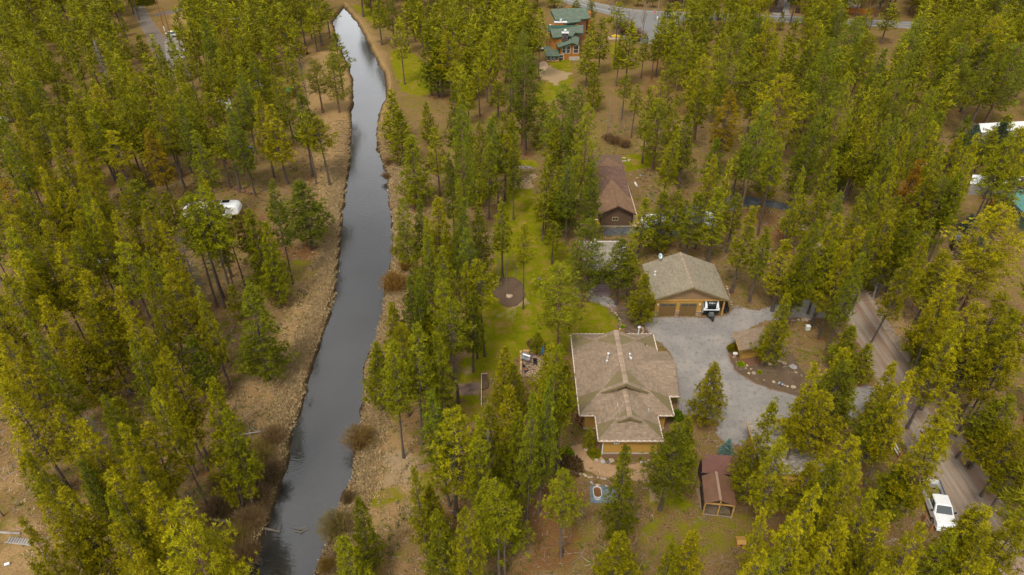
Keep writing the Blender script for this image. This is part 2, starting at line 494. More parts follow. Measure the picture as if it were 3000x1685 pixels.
# ------------------------------------------------------------------ sheets: drives, roads, beds
def dense(poly, step=0.7, jit=0.0, seed=1):
    r = random.Random(seed); out = []
    for i in range(len(poly)):
        a = poly[i]; b = poly[(i+1) % len(poly)]; L = math.hypot(*(b-a)); k = max(1, int(L/step))
        for j in range(k):
            p = a+(b-a)*j/k
            out.append((p[0]+r.gauss(0, jit), p[1]+r.gauss(0, jit)))
    return out
def smooth_poly(p, it=2):
    p = np.array(p)
    for _ in range(it):
        q = np.roll(p, -1, 0); p = np.stack([0.75*p+0.25*q, 0.25*p+0.75*q], 1).reshape(-1, 2)
    return p
def sheet(name, pts, z, mat, step=0.8, jit=0.08, smooth=2, world=False, inner=1.5, feather=0.8):
    pl = np.array(pts, float) if world else poly2(pts)
    if smooth: pl = smooth_poly(pl, smooth)
    b = dense(pl, step, jit, len(name)+len(pts))
    mn = np.min(b, 0); mx = np.max(b, 0)
    ix, iy = np.meshgrid(np.arange(mn[0]+.3, mx[0], inner), np.arange(mn[1]+.3, mx[1], inner))
    ip = np.stack([ix.ravel(), iy.ravel()], 1)
    if len(ip):
        d = sdist(ip, np.array(b)); ip = ip[d < -0.35]
    allp = [Vector(p) for p in b] + [Vector(p) for p in ip]
    vs, es, fs, _, _, _ = delaunay_2d_cdt(allp, [], [list(range(len(b)))], 1, 1e-4)
    me = bpy.data.meshes.new(name)
    me.from_pydata([(v.x, v.y, z) for v in vs], [], [list(f) for f in fs])
    d = -sdist(np.array([(v.x, v.y) for v in vs]), np.array(b))
    a = me.attributes.new('edge', 'FLOAT', 'POINT'); a.data.foreach_set('value', np.clip(d/feather, 0, 1).astype(np.float32))
    me.materials.append(mat); me.update()
    return struct(name, me)

def gravel(name, lo, hi, patch, pscale=0.35, edgecol=(0.20, 0.13, 0.07), fine=14, tracks=None, stain=None):
    m, nt, b = newmat(name)
    n1 = noise(nt, pscale, 5, 0.6); n2 = noise(nt, fine, 4, 0.8); n3 = noise(nt, 1.6, 5, 0.7)
    c = mixc(nt, ramp(nt, n2, 0.3, 0.7), lo, hi)
    c = mixc(nt, ramp(nt, n1, 0.42, 0.68), c, mixc(nt, ramp(nt, n2, 0.3, 0.7), tuple(x*0.7 for x in patch), patch))
    if stain: c = mixc(nt, ramp(nt, n3, stain[1], stain[2]), c, stain[0])
    if tracks:
        # long worn lines following the road axis
        ang, off = tracks
        tc = nt.nodes.get('OC'); mp = N(nt, 'ShaderNodeMapping'); mp.inputs['Rotation'].default_value = (0, 0, ang)
        mp.inputs['Scale'].default_value = (1.0, 0.035, 1)
        nt.links.new(tc.outputs['Object'], mp.inputs[0])
        t = noise(nt, 1.15, 3, 0.65, mp.outputs[0])
        c = mixc(nt, ramp(nt, t, 0.44, 0.60), c, mixc(nt, ramp(nt, n2, 0.3, 0.7), off[0], off[1]))
    e = N(nt, 'ShaderNodeAttribute', attribute_name='edge').outputs['Fac']
    ad = N(nt, 'ShaderNodeMath', operation='MULTIPLY_ADD'); nt.links.new(n3, ad.inputs[0]); ad.inputs[1].default_value = 1.6
    nt.links.new(e, ad.inputs[2])
    c = mixc(nt, ramp(nt, ad.outputs[0], 0.75, 1.35, (1,)*3, (0,)*3), c, mixc(nt, ramp(nt, n2, 0.3, 0.7), tuple(x*.7 for x in edgecol), edgecol))
    nt.links.new(c, b.inputs['Base Color']); b.inputs['Roughness'].default_value = 0.95
    b.inputs['Specular IOR Level'].default_value = 0.15
    bump(nt, b, n2, 0.6, 0.03)
    return m
M_drive = gravel('crushed gravel', (0.15,0.137,0.128), (0.34,0.315,0.295), (0.40,0.355,0.31), 0.22, (0.20,0.115,0.075), 9, stain=((0.16,0.137,0.118), 0.52, 0.72))
ROAD_ANG = math.atan2(-(G2(2480,1300).x-G2(2140,740).x), G2(2480,1300).y-G2(2140,740).y)
M_road = gravel('dirt road', (0.19,0.130,0.088), (0.345,0.25,0.175), (0.27,0.15,0.095), 0.22, (0.22,0.13,0.075), 14,
    tracks=(-ROAD_ANG, ((0.24,0.195,0.15),(0.40,0.33,0.26))))
M_road2 = gravel('grey dirt road', (0.14,0.11,0.085), (0.23,0.19,0.15), (0.20,0.15,0.11), 0.3, (0.3,0.2,0.1), 10,
    tracks=(math.radians(-22), ((0.13,0.105,0.085),(0.2,0.165,0.14))))
M_asph = gravel('asphalt', (0.17,0.165,0.16), (0.24,0.235,0.23), (0.24,0.225,0.21), 0.2, (0.24,0.17,0.12), 20)
M_apron = gravel('dark asphalt', (0.075,0.078,0.088), (0.125,0.128,0.14), (0.095,0.098,0.108), 0.5, (0.12,0.1,0.08), 20)
M_pebble = gravel('tan river pebbles', (0.24,0.14,0.07), (0.58,0.38,0.22), (0.40,0.25,0.13), 0.5, (0.30,0.18,0.09), 9)
M_mulch = gravel('dark mulch', (0.075,0.047,0.03), (0.19,0.125,0.08), (0.15,0.095,0.058), 0.8, (0.12,0.075,0.045), 9)
M_islesoil = gravel('planting bed soil', (0.085,0.055,0.034), (0.20,0.135,0.085), (0.13,0.085,0.052), 0.5, (0.16,0.10,0.065), 8)
M_cinder = gravel('red cinder', (0.12,0.055,0.032), (0.25,0.125,0.072), (0.18,0.10,0.06), 0.5, (0.2,0.12,0.065), 12)
M_greystone = gravel('grey pebbles', (0.20,0.19,0.18), (0.46,0.44,0.42), (0.33,0.31,0.29), 0.6, (0.22,0.16,0.11), 9)
M_soilbed = gravel('garden soil', (0.15,0.105,0.08), (0.25,0.18,0.14), (0.11,0.072,0.052), 0.5, (0.30,0.2,0.12), 8)
M_paver = None

DRIVE = [(1612,812),(1640,797),(1700,796),(1822,800),(1850,768),(1905,782),(1960,762),(2005,752),(2060,752),(2110,762),(2160,800),(2110,806),(2060,800),(2010,798),(1950,806),(1905,815),(1870,838),(1845,868),(1832,895),(1845,925),(1872,950),(1925,975),(1985,990),(2030,1003),(2100,1005),(2185,955),(2230,1010),(2205,1050),(2140,1055),(2060,1060),(1960,1052),(1905,1080),(1870,1125),(1835,1118),(1808,1105),(1795,1080),(1815,1062),(1770,1050),(1715,1045),(1700,1040),(1706,960),(1694,890),(1640,850)]
sheet('driveway', DRIVE, 0.010, M_drive, jit=0.05, smooth=2)
ROAD = [(2000,545),(2040,560),(2085,610),(2130,680),(2165,702),(2205,762),(2262,850),(2342,950),(2395,1040),(2446,1130),(2505,1230),(2565,1330),(2650,1447),(2740,1560),(2560,1560),(2465,1447),(2432,1400),(2385,1310),(2335,1230),(2292,1150),(2252,1080),(2214,1000),(2180,900),(2128,810),(2106,760),(2085,700),(2040,620)]
sheet('gravel_road', ROAD, 0.016, M_road, jit=0.10, smooth=2)
sheet('dirt_road', [(290,-60),(320,0),(345,50),(370,100),(400,170),(420,200),(470,200),(440,130),(428,98),(418,92),(400,78),(376,38),(354,0),(330,-60)], 0.012, M_road2, jit=0.12)
sheet('gravel_pad', [(412,98),(440,92),(462,100),(470,150),(430,170),(415,140)], 0.020, M_drive, jit=0.1)
sheet('track', [(384,34),(470,18),(474,26),(390,44)], 0.012, M_road2, jit=0.1)
HWY = [(1380,-40),(1470,0),(1540,14),(1600,24),(1700,30),(1900,36),(2200,50),(2576,68),(3200,96),(3200,125),(2576,88),(2200,67),(1960,56),(1780,51),(1720,56),(1700,72),(1680,100),(1640,112),(1560,105),(1545,60),(1560,47),(1520,34),(1440,14),(1330,-20)]
sheet('highway', HWY, 0.012, M_asph, jit=0.03, smooth=1, inner=4)
def strip(name, pts, w, z, mat):
    p = poly2(pts); L = []; R = []
    for i in range(len(p)):
        d = p[min(i+1, len(p)-1)]-p[max(i-1, 0)]; d = d/np.hypot(*d); nrm = np.array([-d[1], d[0]])
        L.append(p[i]+nrm*w/2); R.append(p[i]-nrm*w/2)
    m = MB(); n = len(p)
    m.add([(*q, z) for q in L]+[(*q, z) for q in R], [(i, i+1, n+i+1, n+i) for i in range(n-1)])
    return struct(name, m.mesh(name, mat))
M_wline = simple('white road paint', (0.72,0.72,0.70), 0.7, 0.2); M_yline = simple('yellow road paint', (0.62,0.36,0.05), 0.7, 0.2)
strip('edge_line', [(1462,0),(1540,17),(1600,27),(1700,33),(1900,38.5),(2200,52.5),(2576,70.5)], 0.16, 0.018, M_wline)
strip('edge_line', [(1420,-2),(1470,13),(1530,28),(1560,36)], 0.16, 0.018, M_wline)
strip('edge_line', [(1960,53.5),(2200,64.5),(2576,85)], 0.16, 0.018, M_wline)
strip('centre_line', [(1440,-1),(1500,12),(1560,25),(1640,34),(1800,42),(2200,58),(2576,77.5)], 0.2, 0.018, M_yline)
sheet('side_drive', [(1960,-20),(1990,-20),(1990,10),(1984,32),(1996,40),(1936,38),(1950,25),(1958,5)], 0.020, M_drive, jit=.05)
sheet('mulch_bed', [(1243,712),(1262,700),(1290,697),(1312,708),(1324,735),(1312,762),(1290,775),(1262,770),(1243,750),(1236,730)], 0.012, M_mulch, jit=0.1)
sheet('planting_bed', [(1535,766),(1562,762),(1600,790),(1612,818),(1640,845),(1600,858),(1570,838),(1572,815),(1550,790)], 0.006, M_islesoil, jit=0.1)
sheet('planting_bed', [(1846,842),(1880,830),(1900,850),(1960,840),(1990,890),(2010,920),(2040,960),(2015,1000),(1985,989),(1925,973),(1872,949),(1847,925),(1836,895)], 0.006, M_islesoil, jit=0.1, smooth=1)
sheet('cinder_bed', [(1838,872),(1860,848),(1890,858),(1930,905),(1900,925),(1860,918),(1834,895)], 0.014, M_cinder, jit=0.1)
sheet('cinder_bed', [(2085,768),(2110,770),(2150,840),(2200,940),(2190,950),(2150,930),(2115,850)], 0.013, M_cinder, jit=0.15)
sheet('cinder_bed', [(1478,1030),(1500,1060),(1512,1140),(1660,1140),(1670,1040),(1700,1042),(1705,1060),(1685,1150),(1640,1160),(1520,1158),(1490,1130),(1470,1060)], 0.012, M_cinder, jit=0.1, smooth=1)
sheet('pebble_bed', [(1420,1140),(1440,1115),(1480,1118),(1500,1140),(1530,1165),(1580,1172),(1640,1160),(1670,1170),(1700,1205),(1700,1215),(1640,1212),(1580,1212),(1520,1205),(1480,1185),(1440,1165)], 0.014, M_pebble, jit=0.12, smooth=1)
sheet('pebble_bed', [(1290,414),(1342,418),(1342,427),(1290,424)], 0.014, M_greystone, jit=0.1, smooth=1)
sheet('garden_bed', [(1152,965),(1208,962),(1206,993),(1150,996)], 0.014, M_soilbed, jit=0.03, smooth=0)
sheet('walkway', [(1440,742),(1480,738),(1530,745),(1560,765),(1548,790),(1530,775),(1490,757),(1440,750)], 0.011, M_drive, jit=0.05)
sheet('parking_apron', [(1518,574),(1610,570),(1640,540),(1700,540),(1700,575),(1620,590),(1520,594)], 0.012, M_apron, jit=0.02, smooth=0)
sheet('parking_apron', [(1620,545),(1720,520),(1860,490),(1945,505),(2035,530),(2040,548),(1960,525),(1880,515),(1760,560),(1700,600),(1640,600)], 0.018, M_apron, jit=0.05, smooth=1)
sheet('patio', [(1353,160),(1372,150),(1380,165),(1374,178),(1356,180)], 0.02, simple('pink concrete', (0.55,0.36,0.22), 0.8), jit=0.02)
sheet('burn_patch', [(240,600),(330,640),(380,690),(380,760),(330,740),(250,650)], 0.01, M_soilbed, jit=0.2)
# ------------------------------------------------------------------ tree prototypes
def needle_mat(name, dark, light, trans=0.12):
    m, nt, b = newmat(name)
    a = N(nt, 'ShaderNodeAttribute', attribute_name='tint').outputs['Fac']
    oi = nt.nodes.new('ShaderNodeObjectInfo')
    c = mixc(nt, ramp(nt, a, 0.0, 1.0), dark, light)
    c = mixc(nt, 1.0, c, oi.outputs['Color'], 'MULTIPLY')
    nt.links.new(c, b.inputs['Base Color'])
    b.inputs['Roughness'].default_value = 0.65; b.inputs['Specular IOR Level'].default_value = 0.08
    tr = nt.nodes.new('ShaderNodeBsdfTranslucent'); nt.links.new(c, tr.inputs['Color'])
    mx = nt.nodes.new('ShaderNodeMixShader'); mx.inputs[0].default_value = trans
    out = nt.nodes['Material Output']
    nt.links.new(b.outputs[0], mx.inputs[1]); nt.links.new(tr.outputs[0], mx.inputs[2]); nt.links.new(mx.outputs[0], out.inputs[0])
    return m
M_needle = needle_mat('pine needles', (0.078, 0.082, 0.003), (0.37, 0.345, 0.006))
M_spruce = needle_mat('spruce needles', (0.035, 0.055, 0.035), (0.13, 0.18, 0.13), 0.15)
M_bark = simple('grey brown bark', (0.105, 0.078, 0.058), 0.9, 0.4, 1.2, 18, tint=0.5)
M_rbark = simple('orange brown bark', (0.17, 0.095, 0.055), 0.9, 0.4, 1.2, 18, tint=0.5)
M_dead = simple('weathered dead wood', (0.27, 0.24, 0.215), 0.9, 0.3, 1.2, 18, tint=0.35)
M_twig = simple('bare twigs', (0.20, 0.165, 0.125), 0.9, 0.3, 1.2, 18, tint=0.5)
M_willow = needle_mat('willow twigs', (0.11, 0.065, 0.022), (0.33, 0.235, 0.075), 0.1)

def fast_mesh(name, V, T, tint, mats, matidx=None, smooth=False):
    me = bpy.data.meshes.new(name)
    V = np.asarray(V, np.float32); T = np.asarray(T, np.int32)
    me.vertices.add(len(V)); me.vertices.foreach_set('co', V.ravel())
    me.loops.add(T.size); me.loops.foreach_set('vertex_index', T.ravel())
    me.polygons.add(len(T)); me.polygons.foreach_set('loop_start', np.arange(0, T.size, 3, dtype=np.int32))
    me.polygons.foreach_set('loop_total', np.full(len(T), 3, dtype=np.int32))
    if matidx is not None: me.polygons.foreach_set('material_index', np.asarray(matidx, np.int32))
    a = me.attributes.new('tint', 'FLOAT', 'FACE'); a.data.foreach_set('value', np.asarray(tint, np.float32))
    for m in mats: me.materials.append(m)
    me.update(calc_edges=True)
    return me
def nrmz(a): return a/(np.linalg.norm(a, axis=1, keepdims=True)+1e-9)

def tube_np(pts, rad, n=4):
    """returns V,T for a tapered tube"""
    pts = np.array(pts, float); V = []; T = []
    for i, p in enumerate(pts):
        d = pts[min(i+1, len(pts)-1)]-pts[max(i-1, 0)]; d /= np.linalg.norm(d)+1e-9
        a = np.array([0,0,1.]) if abs(d[2]) < .9 else np.array([1.,0,0])
        r = np.cross(d, a); r /= np.linalg.norm(r); u = np.cross(r, d)
        for k in range(n):
            t = 2*np.pi*k/n+.4
            V.append(p+(r*np.cos(t)+u*np.sin(t))*rad[i])
    for i in range(len(pts)-1):
        for k in range(n):
            j = (k+1) % n; a0 = i*n+k; a1 = i*n+j; b0 = a0+n; b1 = a1+n
            T += [(a0, a1, b1), (a0, b1, b0)]
    return V, T
class Acc:
    def __init__(s): s.V = []; s.T = []; s.t = []
    def add(s, V, T, tint):
        b = len(s.V); s.V += list(V); s.T += [(x+b, y+b, z+b) for x, y, z in T]; s.t += [tint]*len(T)

def make_tree(seed, H, R, cb, taper=1.35, dens=1.0, tuft=0.34, blades=11, clumpy=0.25, dead_low=8, trunk_r=0.16, topround=0.92,
              dead=False, spruce=False, whorl=0.5, upturn=0.35, bare=0.0, lean=0.0):
    """H height, R crown radius, cb crown base (fraction of H). Returns trunk mesh and crown mesh."""
    r = np.random.RandomState(seed); rr = random.Random(seed)
    tr = Acc()
    bend = r.normal(0, 0.18, 2); n = 8
    def axis_pt(z):
        t = z/H
        return np.array([bend[0]*math.sin(t*3)*t+lean*t*t, bend[1]*math.sin(t*2.4)*t, z])
    zs = np.linspace(-0.25, H*0.985, n)
    V, T = tube_np([axis_pt(z) for z in zs], [trunk_r*(1-0.93*max(0, z)/H)+(0.06 if z < .2 else 0) for z in zs], 7)
    tr.add(V, T, 0.5)
    tp = []; td = []; ts = []; tt = []
    crownL = H*(1-cb)
    z = H*cb
    while z < H-0.25:
        t = (H-z)/crownL                       # 0 top .. 1 base
        prof = min(1.0, (t*taper)**topround)
        if t > 0.86: prof *= 1-0.35*((t-0.86)/0.14)**1.4
        nb = rr.randint(4, 6) if not spruce else rr.randint(6, 8)
        a0 = rr.uniform(0, 6.28)
        wl = rr.uniform(1-clumpy, 1+clumpy*0.7)
        for k in range(nb):
            if rr.random() < bare: continue
            a = a0+6.283*k/nb+rr.gauss(0, .25)
            L = R*prof*wl*rr.uniform(0.82, 1.12)
            L = max(L, 0.22)
            zz = z+rr.uniform(-.2, .2)
            p0 = axis_pt(zz); d = np.array([math.cos(a), math.sin(a), 0])
            rise = upturn if not spruce else -0.12
            if t < 0.25: rise = rise+0.5*(1-t/0.25)
            droop = -0.22*L*t*(0 if spruce else 1)
            def bp(s):
                q = p0+d*L*s; q[2] += L*(rise*s*s)+droop*math.sin(s*2.2)
                return q
            V, T = tube_np([bp(0), bp(.5), bp(.97)], [0.035+0.012*L, 0.02+.006*L, 0.008], 3)
            tr.add(V, T, rr.uniform(.2, .8))
            if dead:
                for j in range(5):
                    s = rr.uniform(.3, 1); q = bp(s); dd = np.array([rr.gauss(0,1), rr.gauss(0,1), rr.uniform(-.3,.8)]); dd /= np.linalg.norm(dd)
                    V, T = tube_np([q, q+dd*rr.uniform(.2,.6)], [0.012, 0.004], 3); tr.add(V, T, rr.uniform(.4, 1))
                continue
            m = max(1, int(L/0.62*dens+rr.random()*.6))
            for j in range(m):
                s = 1-(j+rr.random()*0.5)/m*0.78
                if s < 0.15: continue
                q = bp(s)
                lat = np.array([-d[1], d[0], 0]); w = (1.05-s)*0.55*L*(0.9 if not spruce else 0.5)+0.16
                off = rr.uniform(-1, 1)
                q = q+lat*off*w; q[2] += rr.uniform(-.08, .16)
                cr_ = (0.20+0.05*L)*rr.uniform(.75, 1.25)*(tuft/.34); tv = rr.random()
                for _ in range(rr.randint(4, 6)):
                    o3 = np.array([rr.gauss(0,.6), rr.gauss(0,.6), rr.gauss(.15,.42)])*cr_
                    dirv = d*(0.5+0.4*s)+lat*off*0.5+np.array([0,0,0.55 if not spruce else 0.15])+o3/(cr_+1e-6)*.55
                    tp.append(q+o3); td.append(dirv); ts.append(tuft*rr.uniform(.7, 1.1)*(0.8 if t < .12 else 1)); tt.append(min(1, max(0, tv*.7+rr.random()*.3)))
        z += whorl*rr.uniform(.75, 1.25)*(0.75 if t < .3 else 1)
    if not dead:
        for j in range(4):
            q = axis_pt(H-0.1-0.25*j); tp.append(q); td.append(np.array([r.normal(0,.3), r.normal(0,.3), 1])); ts.append(tuft*.8); tt.append(.8)
    for j in range(dead_low):
        zz = H*cb*rr.uniform(.25, 1.0); a = rr.uniform(0, 6.28); L = rr.uniform(.4, 1.3)*min(1, R/1.6)
        p = axis_pt(zz); q = p+np.array([math.cos(a)*L, math.sin(a)*L, rr.uniform(-.35, .15)*L])
        V, T = tube_np([p, (p+q)/2+np.array([0,0,.08]), q], [0.025, 0.016, 0.006], 3); tr.add(V, T, rr.uniform(.6, 1))
    trunk = (np.array(tr.V), np.array(tr.T), np.array(tr.t))
    if dead: return trunk, None
    tp = np.array(tp); td = nrmz(np.array(td)); ts = np.array(ts); tt = np.array(tt)
    K = blades; n = len(tp)
    P = np.repeat(tp, K, 0); D = np.repeat(td, K, 0); S = np.repeat(ts, K); TT = np.repeat(tt, K)
    rv = r.normal(0, 1, (n*K, 3)); rv = nrmz(rv)
    B = nrmz(D*0.75+rv*0.85+np.array([0,0,.15]))
    Ln = S*r.uniform(.65, 1.1, n*K)
    side = nrmz(np.cross(B, nrmz(r.normal(0, 1, (n*K, 3)))))
    W = (0.17 if not spruce else 0.18)*Ln
    base = P-B*(Ln*0.12)[:,None]
    mid = P+B*(Ln*0.55)[:,None]
    V = np.stack([base, mid+side*(W*0.5)[:,None], P+B*Ln[:,None], mid-side*(W*0.5)[:,None]], 1).reshape(-1, 3)
    b = np.arange(n*K)*4
    T = np.stack([np.stack([b, b+1, b+2], 1), np.stack([b, b+2, b+3], 1)], 1).reshape(-1, 3)
    hz = np.clip((V[::4,2]), 0, 99)
    tint = np.clip(TT*0.75+r.uniform(-.12, .30, n*K), 0, 1)
    tint = np.repeat(tint, 2)
    return trunk, (V, T, tint)

PROTO = {}
def proto(key, bark, needle, **kw):
    tk, cr = make_tree(**kw)
    tm = fast_mesh('trunk', *tk, [bark]); cm = fast_mesh('crown', *cr, [needle]) if cr else None
    PROTO.setdefault(key, []).append((tm, cm, kw['H'], kw['R'], tk, cr))
for i in range(6):   # mid lodgepole
    proto('l', M_bark, M_needle, seed=10+i, H=16, R=2.0, cb=0.31+.05*(i % 3), taper=1.15+.2*(i % 2), dens=1.25, clumpy=.12+.04*i, dead_low=10)
for i in range(4):   # narrow
    proto('n', M_bark, M_needle, seed=30+i, H=15, R=1.35, cb=0.31+.06*(i % 2), taper=1.25, dens=1.25, clumpy=.32, tuft=.33, dead_low=10)
for i in range(5):   # full to the ground
    proto('f', M_bark, M_needle, seed=50+i, H=12, R=2.3, cb=0.07+.03*i, taper=1.1, dens=1.2, clumpy=.22, tuft=.36, whorl=.46, dead_low=2)
for i in range(5):   # high crown on a bare stem
    proto('s', M_bark, M_needle, seed=70+i, H=17, R=1.9, cb=0.50+.05*(i % 3), taper=1.45, dens=1.25, clumpy=.42, tuft=.36, bare=.12, dead_low=22)
for i in range(4):   # ponderosa
    proto('p', M_rbark, M_needle, seed=90+i, H=22, R=3.4, cb=0.22+.08*(i % 3), taper=1.6, dens=1.0, clumpy=.45, tuft=.46, blades=9, whorl=.75, bare=.14, trunk_r=.3, upturn=.45, dead_low=14, topround=.65)
for i in range(2):   # small young
    proto('y', M_bark, M_needle, seed=110+i, H=6, R=1.3, cb=0.08, taper=1.3, dens=1.1, clumpy=.2, tuft=.32, whorl=.36, dead_low=0, trunk_r=.08)
for i in range(2):
    proto('k', M_bark, M_spruce, seed=120+i, H=14, R=2.8, cb=0.05, taper=1.05, dens=.8, clumpy=.12, tuft=.36, whorl=.38, spruce=True, dead_low=0, topround=.95)
for i in range(2):
    proto('d', M_dead, M_needle, seed=130+i, H=14, R=1.7, cb=0.3, dead=True, clumpy=.4, dead_low=10, trunk_r=.13)
print('tris per proto', {k: [len(a[4][1])+(len(a[5][1]) if a[5] else 0) for a in v] for k, v in PROTO.items()})

